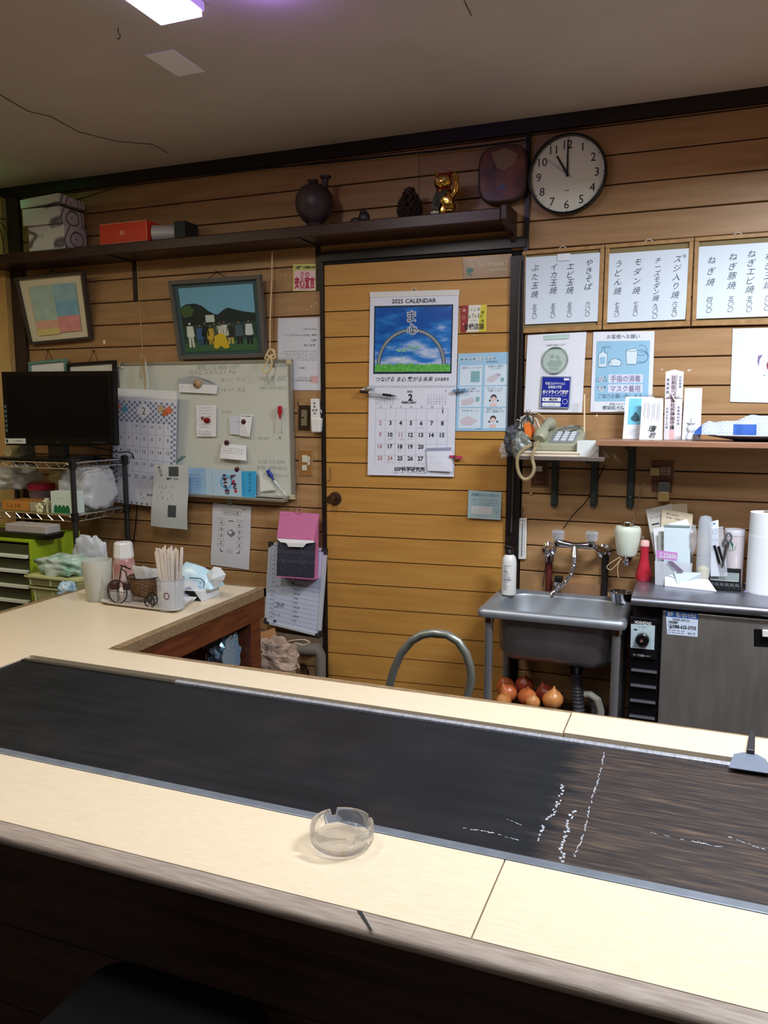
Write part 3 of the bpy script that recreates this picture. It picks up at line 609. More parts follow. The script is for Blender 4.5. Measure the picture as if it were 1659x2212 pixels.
for nm, c, (a, b_, c_, d) in (('teal', (176, 204, 192), (.16, .15, .52, .66)), ('blue', (150, 192, 204), (.52, .15, .86, .40)), ('blue2', (132, 182, 208), (.52, .40, .86, .62)), ('pink', (226, 176, 156), (.16, .66, .52, .78)), ('red', (222, 152, 148), (.52, .62, .86, .86)), ('yellow', (220, 206, 132), (.16, .78, .52, .88))):
    pr(S, r, 'colour_field', mat('pastel_'+nm, c, .7, var=.1, vs=25), lambda m: S.rect(m, a, b_, c_, d, -.009))
r, S = frame('group_photo', 'grey framed photograph of a group standing before dark hills', 'picture', [(362, 607), (560, 593), (574, 772), (385, 777)], [2.89, 2.89, 2.94, 2.94], .017, fg, .026, mat('photo_edge', (60, 84, 88), .5), hang=(469, 588))
D_ = -.011
def pp(name, c, pts, d=0): pr(S, r, name, mat('ph_'+name+str(c), c, .6), lambda m: S.poly(m, pts, D_+d))
pp('sky', (112, 170, 196), [(.09, .10), (.91, .10), (.91, .56), (.09, .56)], -.0003)
pp('hill', (30, 44, 40), [(.09, .60), (.09, .34), (.16, .30), (.26, .30), (.33, .33), (.40, .40), (.46, .44), (.50, .45), (.56, .40), (.62, .37), (.70, .40), (.80, .43), (.91, .45), (.91, .62)])
pp('hill', (66, 92, 52), [(.09, .42), (.09, .35), (.18, .31), (.24, .38), (.20, .46), (.12, .47)], .0003)
pp('field', (44, 66, 56), [(.09, .58), (.91, .55), (.91, .80), (.09, .80)], .0003)
pp('grass', (58, 96, 62), [(.09, .80), (.91, .76), (.91, .91), (.09, .91)], .0006)
pp('banner', (190, 204, 196), [(.36, .45), (.46, .45), (.46, .54), (.36, .54)], .0009)
R_ = random.Random(5)
for (x, y, h, ct, cb_, hd) in [(.17, .52, .33, (206, 214, 200), (196, 206, 190), 1), (.28, .55, .28, (60, 96, 140), (50, 80, 120), 0), (.34, .52, .30, (30, 34, 40), (28, 30, 36), 0), (.40, .56, .26, (196, 164, 60), (180, 150, 60), 0), (.45, .54, .28, (70, 80, 60), (40, 44, 44), 0), (.51, .53, .28, (180, 190, 170), (60, 64, 60), 0), (.56, .52, .28, (200, 204, 190), (80, 84, 70), 0), (.62, .54, .28, (40, 44, 40), (186, 170, 90), 0), (.72, .53, .30, (70, 90, 100), (34, 36, 40), 0), (.83, .52, .31, (196, 210, 206), (30, 32, 36), 0)]:
    def f(m):
        S.poly(m, [(x-.035, y+.06), (x+.035, y+.06), (x+.045, y+.19), (x+.02, y+.20), (x-.02, y+.20), (x-.045, y+.19)], D_+.0012)
    pr(S, r, 'person_print', mat('pp'+str(ct), ct, .6), f)
    pr(S, r, 'person_print', mat('pp'+str(cb_), cb_, .6), lambda m: (S.poly(m, [(x-.03, y+.2), (x-.002, y+.2), (x-.006, y+h), (x-.032, y+h)], D_+.0012), S.poly(m, [(x+.002, y+.2), (x+.03, y+.2), (x+.034, y+h), (x+.01, y+h)], D_+.0012)))
    pr(S, r, 'head_print', mat('pp_white', (214, 216, 206), .6) if hd else mat('pp_skin', (120, 96, 76), .6), lambda m: S.ring(m, x, y+.03, .0055, off=D_+.0014, seg=10))
for c, pts in (((206, 178, 44), [(.42, .86), (.44, .72), (.50, .68), (.56, .70), (.60, .86), (.55, .88), (.5, .84), (.46, .88)]),): pp('kneeling_person', c, pts, .0016)
pr(S, r, 'head_print', MC['pp_white'], lambda m: S.ring(m, .5, .665, .006, off=D_+.002, seg=10))
r, S = frame('framed_picture', 'teal framed print half hidden above the television', 'picture', [(60, 782), (142, 774), (146, 900), (66, 905)], 2.94, .014, mat('teal_frame', (98, 142, 128), .5), .015, hang=(103, 757))
r, S = frame('framed_picture', 'black framed white sheet half hidden between television and whiteboard', 'picture', [(143, 785), (246, 778), (249, 955), (150, 957)], [2.90, 2.90, 2.945, 2.945], .012, mat('black_frame', (26, 25, 26), .4), .022, mat('cream_sheet', (216, 216, 200), .6), hang=(203, 758))
# small oval patch and peg on the wall
o = obj('wall_sticker', MB().prism([W(225+2.6*math.cos(t), 739+5*math.sin(t), WY-.001) for t in [i*math.pi/6 for i in range(12)]], (0, .0008, 0)), mat('pale_yellow', (240, 230, 170), .5)); tag(o, 'tiny oval white sticker on the planks near the pastel picture', 'sticker')
# whiteboard
S = Sheet([(252, 784), (629, 776), (637, 1079), (270, 1066)], [WY-.03, WY-.03, WY-.022, WY-.022]); WB = S
wbm = mat('whiteboard', (202, 206, 196), .35); alu = mat('aluminium', (176, 176, 168), .35, .7); cornerm = mat('corner_cap', (196, 184, 150), .5)
r = thing('whiteboard', 'wide whiteboard hung from cords with notes and magnets', 'whiteboard', S.P(.5, 1)); WBR = r
mb = MB(); S.slab(mb, .012, 1, 1, .012, .988, .016, .984); obj('writing_surface', mb, wbm, r)
for a, b_, c_, d in ((0, 0, 1, .022), (0, .975, 1, 1.0), (0, .022, .014, .975), (.984, .022, 1, .975)):
    mb = MB(); S.slab(mb, .018, 1, 1, a, c_, b_, d, off=.004); obj('frame_rail', mb, alu, r, bevel=.001)
for u, v in ((.0, .0), (.975, 0), (0, .965), (.975, .965)):
    mb = MB(); S.slab(mb, .022, 1, 1, u, u+.025, v, v+.035, off=.006); obj('corner_cap', mb, cornerm, r, bevel=.002)
m = MB(); a, b_ = S.P(.36, .985, .004), S.P(.965, 1.0, .004)
m.prism([S.P(.33, .975, .035), S.P(.965, .995, .035), S.P(.965, .995, .0), S.P(.33, .975, .0)], (0, 0, -.012)); obj('pen_tray', m, alu, r, bevel=.001)
m = MB(); S.text(m, '讃岐 ジル 0820 US円', .60, .045, .030, off=.0005, bold=-.012, skew=.2); S.text(m, 'カルビ 又おたふく Poy', .57, .082, .030, off=.0005, bold=-.012, skew=.2)
S.text(m, '25 いい  午15', .68, .135, .026, off=.0005, bold=-.012); S.text(m, '14 ソバ  大玉', .685, .21, .026, off=.0005, bold=-.012)
S.text(m, '2022 塩 点灯', .90, .13, .030, off=.0005, bold=-.012, skew=.2); S.text(m, '三回生', .88, .165, .026, off=.0005, bold=-.012); S.text(m, '090 1979 0212', .90, .20, .026, off=.0005, bold=-.012, skew=.2)
S.text(m, '(880', .955, .045, .028, off=.0005, bold=-.012)
S.text(m, '0.135 315 0200', .88, .73, .026, off=.0005, bold=-.012, skew=.2); S.text(m, '0790 1979 0212', .88, .775, .028, off=.0005, bold=-.01, skew=.2); S.text(m, '090 8889 5.02 3,0', .89, .83, .024, off=.0005, bold=-.012, skew=.2)
S.text(m, 'のはな', .64, .37, .022, off=.0005, bold=-.014); S.text(m, '290 607', .84, .56, .022, off=.0005, bold=-.014); S.text(m, 'ミソ汁', .92, .52, .022, off=.0005, bold=-.014)
obj('lettering', m, mat('faded_marker', (122, 130, 134), .6), r)
def mag(px, py, rad, h, m, label, ext=None):
    p = W(px, py, WY-.034); o = obj('magnet', MB().lathe(p, [(0, 0), (rad*.8, 0), (rad, -h*.3), (rad*.92, -h*.7), (rad*.5, -h), (0, -h*1.02)], 18, (0, 1, 0)), m, smooth=1); tag(o, label, 'magnet', 'round magnets on the whiteboard'); return o
mk_ = mat('magnet_brown', (62, 22, 24), .2)
mag(528, 911, .0115, .012, mk_, 'dark brown round magnet holding the two overlapping slips'); mag(491, 956, .0115, .012, mk_, 'dark brown round magnet holding the curling receipt'); mag(513.5, 1014, .0115, .012, mk_, 'dark brown round magnet above the bright blue leaflet')
mag(591, 789.5, .007, .006, mat('magnet_tan', (120, 108, 78), .5), 'small tan magnet beside the cord loop'); mag(605, 945, .0035, .004, mk_, 'tiny black magnet low on the whiteboard'); mag(264, 794, .007, .004, mat('magnet_pale', (214, 210, 180), .5), 'small cream magnet in the top corner of the whiteboard')
m = MB().ell(W(447, 908, WY-.04), (.017, .007, .0125), 16, 10); m.lathe(W(438, 904, WY-.04), [(.008, 0), (0, -.012)], 10, (.9, 0, -.4)); o = obj('magnet', m, mat('magnet_red', (128, 20, 26), .12), smooth=1); tag(o, 'glossy red strawberry shaped magnet on the long receipt', 'magnet')
p = W(427, 829, WY-.045); r2 = thing('magnet', 'large beige wooden knob magnet holding a folded paper', 'magnet', p)
obj('knob', MB().ell(p, (.020, .012, .019), 18, 10), mat('beige_wood', (172, 142, 104), .5), r2, smooth=1); obj('stud', MB().ell(p+Vector((-.008, -.012, -.005)), (.006, .004, .006), 10, 6), MC['brown_cable'], r2, smooth=1)
# papers on the whiteboard
yb = WY-.0345
o, S = paper('folded_note', 'folded white note curling out under the beige knob magnet', 'note', [(386, 829), (470, 832), (468, 851), (387, 847)], yb-.006, white)
pr(S, o, 'print', inkg, lambda m: S.scrib(m, .05, .25, .4, .3, 2))
m = MB(); A = [W(px, py, yb-.002) for px, py in [(383, 819), (420, 811), (455, 822), (470, 832), (386, 833)]]; A[1] += Vector((0, -.012, 0)); A[2] += Vector((0, -.014, 0))
obj('flap', m.prism(A, (0, -.0006, 0)), mat('grey_paper', (176, 180, 184), .6), o)
o, S = paper('receipt', 'long printed receipt under the red strawberry magnet', 'receipt', [(424, 876), (468, 875), (467, 943), (425, 943)], yb, white, bulge=lambda u, v: .004*max(0, u-.6)+.003*max(0, v-.7))
pr(S, o, 'print', inkg, lambda m: [S.scrib(m, .1, .75, v, .035, 2, seed=int(v*99)) for v in (.08, .17, .26, .36, .62, .70, .84, .90, .95)])
o, S = paper('note', 'narrow blank slip behind the convenience store receipt', 'note', [(495, 900), (522, 898), (523, 940), (497, 938)], yb, mat('cool_paper', (206, 212, 226), .6)); pr(S, o, 'print', inkg, lambda m: S.scrib(m, .5, .95, .3, .05, 2))
o, S = paper('receipt', 'white receipt pinned by the middle dark magnet', 'receipt', [(518, 895), (546, 896), (539, 944), (517, 941)], [yb-.002, yb-.002, yb-.012, yb-.003], white)
pr(S, o, 'print', ink, lambda m: (S.text(m, 'FamilyMart', .55, .08, .06, fit=.8, bold=.01), S.scrib(m, .3, .7, .62, .05, 2), S.scrib(m, .3, .7, .72, .05, 2)))
o, S = paper('receipt', 'wide curling receipt below the lower round magnet', 'receipt', [(480, 957), (532, 963), (532, 995), (474, 990)], [yb, yb, yb-.012, yb-.010], white, bulge=lambda u, v: .006*math.sin(u*3.14)*v)
pr(S, o, 'print', inkg, lambda m: [S.scrib(m, .08, .9, v, .07, 2, seed=int(v*99)) for v in (.3, .45, .6)])
b1 = mat('pale_blue_print', (150, 190, 226), .5); b2 = mat('sky_blue_print', (60, 168, 222), .45); b3 = mat('blue_pale2', (176, 204, 226), .5)
o, S = paper('leaflet', 'pale blue form standing at the lower edge of the whiteboard', 'leaflet', [(384, 1011), (443, 1011), (446, 1070), (388, 1067)], yb-.004, b1)
pr(S, o, 'print', inkb, lambda m: [S.scrib(m, .4, .85, v, .04, 1, seed=int(v*99)) for v in (.25, .38, .5, .62)]); pr(S, o, 'print', white, lambda m: S.line(m, [(.1, .2), (.9, .2), (.9, .9), (.1, .9), (.1, .2)], .0012))
o, S = paper('leaflet', 'white and blue leaflet with dark crest next to the pale form', 'leaflet', [(443, 1012), (466, 1012), (468, 1071), (446, 1070)], yb-.005, b3)
o, S = paper('leaflet', 'event leaflet with blue ring and dark red brush characters', 'leaflet', [(458, 1016), (521, 1016), (522, 1073), (461, 1071)], yb-.007, b3)
pr(S, o, 'print', b2, lambda m: S.ring(m, .48, .45, .030, .006))
pr(S, o, 'lettering', mat('dark_red_ink', (74, 24, 52), .5), lambda m: (S.text(m, '祭', .45, .27, .2, bold=.04), S.text(m, '踊', .72, .30, .2, bold=.04), S.text(m, '冬', .45, .55, .2, bold=.04), S.text(m, '花', .74, .60, .2, bold=.04), S.text(m, '市', .5, .82, .18, bold=.04)))
pr(S, o, 'print', mat('crimson', (190, 40, 70), .5), lambda m: (S.ring(m, .72, .45, .008), S.ring(m, .80, .80, .007)))
o, S = paper('leaflet', 'bright sky blue leaflet with column of dark writing', 'leaflet', [(521, 1018), (554, 1018), (553, 1074), (521, 1074)], yb-.006, b2)
pr(S, o, 'lettering', inkb, lambda m: (S.vtext(m, '大三カーの', .58, .05, .11, .155), [S.line(m, [(.1, .1), (.2, .9)], .001)]))
o, S = paper('sticky_note', 'curved edged white card beside the blue marker', 'note', [(560, 1016), (583, 1034), (595, 1058), (562, 1062)], yb-.003, mat('warm_paper', (222, 226, 222), .6)); 
o = obj('paper_slip', MB().prism([WB.P(.8, .978, .03), WB.P(.95, .985, .03), WB.P(.955, .992, .005), WB.P(.805, .985, .005)], (0, 0, .002)), white); tag(o, 'white slip lying in the tray of the whiteboard', 'paper')
def marker(name, label, p0, p1, p2, capm, bodym, w):
    r = thing(name, label, 'marker', p0); d = (p1-p0); obj('cap', MB().tube([p0, p0+d*.55, p0+d*.7, p1], [w*2.2, w*2.4, w*1.2, w], 10), capm, r, smooth=1); obj('barrel', MB().tube([p1, p2], w*.9, 10), bodym, r, smooth=1); return r
r = marker('marker_pen', 'red capped eraser marker clipped upright on the whiteboard', W(604.5, 877, yb-.010), W(604.8, 905, yb-.010), W(605, 925, yb-.010), mat('red_cap', (178, 26, 34), .4), mat('pale_barrel', (200, 204, 200), .4), .004)
r = marker('marker_pen', 'blue capped whiteboard marker lying slanted across the lower corner', W(578, 1016, yb-.010), W(592, 1038, yb-.010), W(617, 1069, yb-.010), mat('blue_cap', (28, 50, 140), .35), white, .004)
m = MB(); a, b_ = W(598, 1046, yb-.0145), W(612, 1063, yb-.0145)
for i in range(6): p = a+(b_-a)*i/5; m.ell(p, .0014, 6, 4)
obj('lettering', m, ink, r)
# two cords hung from the shelf with knots
cream = mat('cream_cord', (212, 190, 140), .6)
cc = lambda name, P, label, rad=.0028: cable(name, P, rad, cream, label, 'cord', 7)
r = thing('hanging_cord', 'cream cord with knot and open loop hung at the right end of the whiteboard', 'cord', W(583, 780, 2.90))
cable('strand', [W(588, 543, 2.93), W(587, 600, 2.93), W(584, 680, 2.92), W(583, 757, 2.915)], .0028, cream, None, parent=r)
kx = lambda x, y, d=0: W(x, y, 2.905+d)
cable('knot', [kx(583, 755), kx(576, 765), kx(573, 775, -.006), kx(584, 772, -.01), kx(593, 762, -.004), kx(590, 755), kx(580, 757, -.008), kx(578, 768, -.012), kx(590, 775, -.01), kx(595, 768), kx(588, 756, -.006)], .0033, cream, None, parent=r)
cable('loop', [kx(586, 765, -.01), kx(578, 780, -.01), kx(569, 797, -.01), kx(570, 805, -.01), kx(578, 805, -.01), kx(586, 793, -.01), kx(587, 780, -.01), kx(580, 768, -.01)], .0033, cream, None, parent=r)
r = thing('hanging_cord', 'thin twine knotted above the checked calendar', 'cord', W(310, 760, 2.92)); tw = mat('twine', (170, 140, 92), .7)
cable('strand', [W(296, 563, 2.94), W(300, 640, 2.94), W(305, 710, 2.93), W(308, 765, 2.92)], .0022, tw, None, parent=r)
cable('knot', [W(308, 764, 2.92), W(303, 770, 2.91), W(306, 782, 2.91), W(313, 778, 2.905), W(310, 768, 2.91), W(306, 776, 2.905)], .0026, tw, None, parent=r)
cable('strand', [W(309, 776, 2.91), W(311, 800, 2.91), W(312, 822, 2.90), W(314, 846, 2.895)], .0026, tw, None, parent=r)
cable('strand', [W(307, 780, 2.91), W(301, 808, 2.91), W(306, 816, 2.905), W(308, 792, 2.905)], .0016, tw, None, parent=r)
cable('ribbon', [W(313, 776, 2.91), W(317, 800, 2.905), W(320, 830, 2.90), W(316, 848, 2.895)], .003, mat('clear_ribbon', (196, 204, 200), .3), None, parent=r)
# ================================================================== SHEETS AND BOARDS HUNG ON THE WALL
pw = mat('print_white', (228, 232, 240), .45); lb_ = mat('leaflet_blue', (158, 200, 228), .4)
# checked calendar hanging before the whiteboard
o, S = paper('wall_calendar', 'calendar with blue checked border hanging from twine beside the rack', 'calendar', [(243, 838), (382, 845), (377, 1100), (244, 1084)], [2.885, 2.885, 2.93, 2.93], mat('calendar_paper', (212, 216, 230), .55), .003); CAL = o
chk = mat('check_blue', (120, 130, 160), .6)
def f(m):
    nu = 24
    for j in range(8):
        for i in range(nu):
            if (i+j) % 2 == 0: S.rect(m, i/nu+.004, .10+j*.0225, (i+1)/nu-.004, .10+(j+1)*.0225-.001)
    for j in range(32):
        v = .28+j*.0225
        for i in (0, 1, 22, 23):
            if (i+j) % 2 == 0 and v < .96: S.rect(m, i/nu+.004, v, (i+1)/nu-.004, v+.021)
    for i in range(nu):
        if i % 2: S.rect(m, i/nu+.004, .975, (i+1)/nu-.004, .993)
pr(S, o, 'check_print', chk, f)
obj('header_rail', Sheet([S.P(0, 0, .001), S.P(1, 0, .001), S.P(1, .07, .001), S.P(0, .07, .001)]).slab(MB(), .003), white, o)
pr(S, o, 'emblem', white, lambda m: S.poly(m, [(.5+.095*math.cos(t)*(1+.12*math.cos(4*t)), .178+.058*math.sin(t)*(1+.12*math.cos(4*t))) for t in [i*math.pi/16 for i in range(32)]], .0010))
for c, u, v, rr2 in (((206, 120, 104), .06, .13, .016), ((206, 120, 104), .10, .16, .011), ((96, 168, 190), .20, .175, .017), ((190, 170, 140), .76, .15, .016), ((214, 112, 80), .88, .165, .018), ((180, 110, 60), .82, .185, .015)):
    pr(S, o, 'kimono_print', mat('km'+str(c), c, .6), lambda m: S.poly(m, [(u+rr2/S.w*math.cos(t)*(1+.25*math.cos(3*t)), v+rr2/S.h*math.sin(t)*(1+.25*math.sin(4*t))) for t in [i*math.pi/9 for i in range(18)]], .0011))
def f(m):
    S.text(m, '2', .5, .178, .065, off=.0015)
    for i, d in enumerate([None, None, 28, 29, 30, 31, 1]):
        if d: S.text(m, str(d), .14+i*.123, .31, .02 if d > 1 else .032)
    for d in range(2, 29): S.text(m, str(d), .14+((d-2) % 7)*.123, .415+.11*((d-2)//7), .031)
    for i in range(7): S.scrib(m, .10+i*.123, .19+i*.123, .268, .012, 2, seed=i)
pr(S, o, 'lettering', mat('slate_ink', (84, 88, 104), .6), f)
pr(S, o, 'rule_lines', mat('rule_grey', (140, 144, 160), .6), lambda m: ([S.line(m, [(.08+i*.122, .26), (.08+i*.122, .80)], .0012) for i in range(1, 7)], [S.line(m, [(.08, .375+.11*j), (.92, .375+.11*j)], .0009) for j in range(4)]))
pr(S, o, 'logo_print', inkg, lambda m: (S.ring(m, .46, .90, .007, .0015), S.text(m, '株式会社', .62, .90, .016, bold=.03), S.text(m, 'テレビ', .52, .93, .012)))
o, S = paper('flyer', 'creased newspaper flyer pegged to the corner of the checked calendar', 'flyer', [(334, 1003), (407, 1004), (403, 1145), (325, 1136)], [2.87, 2.87, 2.90, 2.90], mat('newsprint', (200, 206, 208), .6), bulge=lambda u, v: .003*math.cos(v*9)+.003*math.sin(u*5))
pr(S, o, 'photo_print', mat('dark_photo', (74, 78, 84), .6), lambda m: (S.rect(m, .45, .03, .72, .18), S.rect(m, .48, .63, .70, .82)))
pr(S, o, 'lettering', ink, lambda m: (S.text(m, '鳴門・ひと', .55, .22, .03, bold=.02), S.text(m, '本日は', .2, .10, .045, rot=-1.2), [S.scrib(m, .15, .62, v, .06, 2, seed=int(v*50)) for v in (.36, .44, .52)]))
def peg(px, py, y, ang, m_, label, L=.05):
    c = W(px, py, y); r = thing('clothes_peg', label, 'peg', c, None); d = Vector((math.cos(ang), 0, math.sin(ang))); q = Vector((-d.z, 0, d.x))
    for sg in (1, -1):
        a = [c-d*L*.45+Vector((0, sg*.002, 0)), c+d*L*.55+Vector((0, sg*.008, 0))]
        obj('jaw', MB().prism([a[0]+q*.004, a[0]-q*.004, a[1]-q*.005, a[1]+q*.005], (0, .0025, 0)), m_, r)
    obj('spring', MB().tube([c+q*.006+Vector((0, -.004, 0)), c-q*.006+Vector((0, -.004, 0))], .003, 8), steeld, r); return r
peg(388, 993, 2.862, .6, mat('peg_teal', (96, 140, 146), .3, trans=.3), 'translucent teal clothes peg on the checked calendar corner')
# floor plan
o, S = paper('plan_sheet', 'photocopied diagram sheet with arrows taped below the whiteboard', 'sheet', [(460, 1086), (543, 1094), (538, 1231), (455, 1220)], WY-.004, mat('photocopy', (210, 212, 220), .6), bulge=lambda u, v: .0015*math.sin(v*9.4))
def f(m):
    S.line(m, [(.26, .10), (.73, .10), (.73, .16), (.26, .16), (.26, .10)], .001); S.text(m, 'ローテーション表', .5, .13, .028, fit=.36, bold=.01); S.text(m, '先攻', .82, .06, .022)
    S.line(m, [(.43, .26), (.57, .26)], .003)
    for i in range(6):
        y = .24+i*.085; S.line(m, [(.17, y-.02), (.32, y-.02), (.32, y+.016), (.17, y+.016), (.17, y-.02)], .0006)
        y = .25+i*.085; S.line(m, [(.66, y-.02), (.8, y-.02), (.8, y+.016), (.66, y+.016), (.66, y-.02)], .0006)
    for y in (.27, .38, .48, .60): S.line(m, [(.25, y), (.25, y+.04)], .0022); S.poly(m, [(.235, y+.035), (.265, y+.035), (.25, y+.055)])
    for y in (.30, .41, .51, .62): S.line(m, [(.72, y), (.72, y+.045)], .0022); S.poly(m, [(.705, y+.01), (.735, y+.01), (.72, y-.01)])
    S.line(m, [(.25, .71), (.25, .755), (.32, .755)], .003); S.line(m, [(.74, .71), (.74, .755), (.67, .755)], .003); S.line(m, [(.42, .72), (.56, .72), (.56, .765), (.42, .765), (.42, .72)], .0006); S.text(m, 'ベンチ', .49, .742, .014)
pr(S, o, 'diagram_print', ink, f)
pr(S, o, 'diagram_print', mat('mid_grey_ink', (120, 124, 136), .6), lambda m: S.poly(m, [(.40, .44), (.50, .39), (.61, .44), (.60, .47), (.51, .52), (.40, .47)])); pr(S, o, 'diagram_print', white, lambda m: S.poly(m, [(.42, .445), (.48, .41), (.535, .44), (.48, .475)], .0009))
o = obj('tape', Sheet([(490, 1078), (503, 1079), (503, 1092), (490, 1091)], WY-.0045).slab(MB(), .0003), mat('tape_grey', (150, 150, 146), .3)); tag(o, 'short strip of tape holding the diagram sheet', 'tape')
# notice in a clear sleeve
o, S = paper('notice_sheet', 'typed notice in a clear plastic sleeve at the left edge of the door', 'notice', [(601, 688), (696, 686), (697, 843), (600, 842)], WY-.004, mat('notice_paper', (206, 208, 218), .6))
def f(m):
    S.text(m, '令和元年 吉日', .72, .155, .020, fit=.30); S.text(m, '「とくしま食べきるんじょ協力店」 登録証', .52, .235, .022, fit=.72, bold=.01); S.text(m, '万喜屋', .82, .31, .024, bold=.01); S.text(m, '尾 公 祐 様', .72, .375, .026, bold=.01)
    for v, u0 in ((.46, .12), (.49, .06), (.52, .12), (.55, .06), (.58, .12)): S.scrib(m, u0, .90, v, .016, 2, seed=int(v*100))
    S.text(m, '主催者', .55, .69, .022); S.text(m, '令和元年 7月', .6, .83, .018, fit=.3); S.text(m, '徳島県知事', .58, .865, .018, fit=.36)
pr(S, o, 'lettering', ink, f); pr(S, o, 'seal_print', mat('seal_red', (206, 150, 150), .6), lambda m: S.rect(m, .74, .80, .90, .90, .0004))
ov = mat('clear_sleeve', (250, 250, 252), .12, trans=.0, alpha=.10)
obj('clear_sleeve', Sheet([S.P(-.02, -.01, .002), S.P(1.01, -.01, .002), S.P(1.01, 1.01, .002), S.P(-.02, 1.01, .002)]).slab(MB(), .0002), ov, o)
# safety sticker
o, S = paper('shop_sticker', 'pink, green and white food safety sticker beside the door frame', 'sticker', [(633, 571), (684, 570), (684, 628), (633, 629)], WY-.003, mat('sticker_lime', (208, 206, 120), .4))
pr(S, o, 'print', mat('sticker_pink', (230, 196, 200), .4), lambda m: S.poly(m, [(.06, .24), (.94, .24), (.94, .93), (.88, .97), (.12, .97), (.06, .93)], .0004))
pr(S, o, 'lettering', ink, lambda m: (S.text(m, '食品営業賠償共済加入の店', .5, .12, .085, fit=.86, bold=.03), S.scrib(m, .25, .78, .93, .03, 2)))
pr(S, o, 'lettering', mat('magenta_ink', (176, 34, 74), .5), lambda m: (S.text(m, '食の', .5, .38, .17, fit=.40, bold=.012), S.text(m, '安心宣言', .5, .69, .34, fit=.84, bold=.035)))
# switch plates
def plate(name, label, c, y, m, rim):
    S = Sheet(c, y); r = thing(name, label, 'switch', S.P(.5, 1)); obj('rim', S.slab(MB(), .004), rim, r, bevel=.001)
    q = Sheet([S.P(.06, .035, .001), S.P(.94, .035, .001), S.P(.94, .965, .001), S.P(.06, .965, .001)]); obj('face', q.slab(MB(), .002), m, r); return r, q
rimm = mat('rim_tan', (168, 134, 92), .4); darkface = mat('plate_brown', (52, 34, 24), .35)
r, q = plate('switch_plate', 'dark brown switch plate with steel insert half behind the remote control', [(643, 873), (673, 874), (672, 933), (642, 932)], WY-.004, darkface, rimm)
obj('insert', Sheet([q.P(.28, .18, .003), q.P(.76, .18, .003), q.P(.76, .8, .003), q.P(.28, .8, .003)]).slab(MB(), .003), mat('insert_metal', (150, 142, 116), .35, .5), r); obj('key_hole', MB().lathe(q.P(.42, .48, .003), [(.004, 0), (.004, -.002), (0, -.002)], 12, (0, 1, 0)), black, r)
r, q = plate('switch_plate', 'brown wooden switch plate with four white rockers', [(646, 970), (675.5, 971), (674.5, 1028), (645.5, 1028)], WY-.004, mat('plate_wood', (150, 104, 56), .4), rimm)
for a, b_, c, d in ((.22, .20, .66, .49), (.22, .60, .62, .82), (.66, .25, .88, .42), (.66, .44, .88, .60)): obj('rocker', Sheet([q.P(a, b_, .004), q.P(c, b_, .005), q.P(c, d, .003), q.P(a, d, .002)]).slab(MB(), .004), mat('ivory_plastic', (210, 206, 190), .35), r, bevel=.0008)
S = Sheet([(670, 861), (688, 861), (691, 918), (671, 917)], WY-.028); r = thing('remote_control', 'white remote control in its wall holder over the dark switch plate', 'remote', S.P(.5, 1))
obj('case', S.slab(MB(), .014), whitep, r, bevel=.003)
bt = mat('button_grey', (104, 108, 112), .4)
for u, v in ((.5, .18), (.5, .31), (.34, .44), (.70, .43), (.5, .56)): obj('button', MB().lathe(S.P(u, v), [(.0045, 0), (.004, -.002), (0, -.002)], 10, (0, 1, 0)), bt, r)
q = Sheet([(670.5, 903), (693, 903), (691, 934), (672, 934)], WY-.032); obj('holder', q.slab(MB(), .026), whitep, r, bevel=.005)
obj('strap', cable('strap_', [W(693, 905, WY-.02), W(696, 918, WY-.02), W(692, 934, WY-.02), W(683, 938, WY-.02)], .0016, whitep, None).data and MB().tube([W(693, 885, WY-.02), W(695, 892, WY-.02)], .002, 6), whitep, r)
bpy.data.objects.remove(bpy.data.objects['strap_'])
# small hooks and wires by the boards
o = obj('wall_hook', MB().tube([W(644, 868, WY-.002), W(643, 872, WY-.012), W(645, 876, WY-.012)], .0016, 6), blackm); tag(o, 'tiny dark hook above the dark switch plate', 'hook')
o = obj('wall_hook', MB().tube([W(637, 1045, WY-.004), W(643, 1049, WY-.012), W(640, 1056, WY-.012), W(634, 1050, WY-.006)], .0012, 6), blackm); tag(o, 'wire hook at the lower corner of the whiteboard', 'hook')
o = obj('door_hook', MB().tube([W(713, 1010, WY-.008), W(714, 1032, WY-.012), W(711, 1040, WY-.014), W(708, 1038, WY-.012)], .0013, 6), steeld); tag(o, 'thin wire hook on the left edge of the door', 'hook')
# schedule board
S = Sheet([(581, 1170), (706, 1186), (692, 1376), (571, 1346)], [2.95, 2.95, 2.93, 2.93]); r = thing('schedule_board', 'white ruled schedule board with dark stepped corners leaning beside the door', 'whiteboard', S.P(.5, 1)); SB = S
capm = mat('corner_dark', (46, 46, 54), .5)
mb = MB(); S.slab(mb, .008, 1, 1, .02, .98, .02, .98); obj('writing_surface', mb, mat('board_white', (196, 206, 226), .4), r)
for a, b_, c, d in ((.09, 0, .91, .035), (.09, .965, .91, 1.0), (0, .07, .06, .93), (.94, .07, 1, .93)): mb = MB(); S.slab(mb, .014, 1, 1, a, c, b_, d, off=.003); obj('frame_rail', mb, mat('board_rail', (190, 196, 206), .4), r, bevel=.001)
for u, v in ((0, 0), (1, 0), (0, 1), (1, 1)):
    mb = MB(); a, b_ = (0, .08) if u == 0 else (.92, 1); c, d = (0, .03) if v == 0 else (.97, 1); S.slab(mb, .016, 1, 1, a, b_, c, d, off=.005)
    a, b_ = (0, .04) if u == 0 else (.96, 1); c, d = (0, .06) if v == 0 else (.94, 1); S.slab(mb, .016, 1, 1, a, b_, c, d, off=.0051); obj('corner_cap', mb, capm, r)
def f(m):
    for j in range(17): v = .08+.053*j; S.line(m, [(.07, v), (.93, v)], .0007)
    for u in (.16, .48, .56): S.line(m, [(u, .06), (u, .92)], .0007)
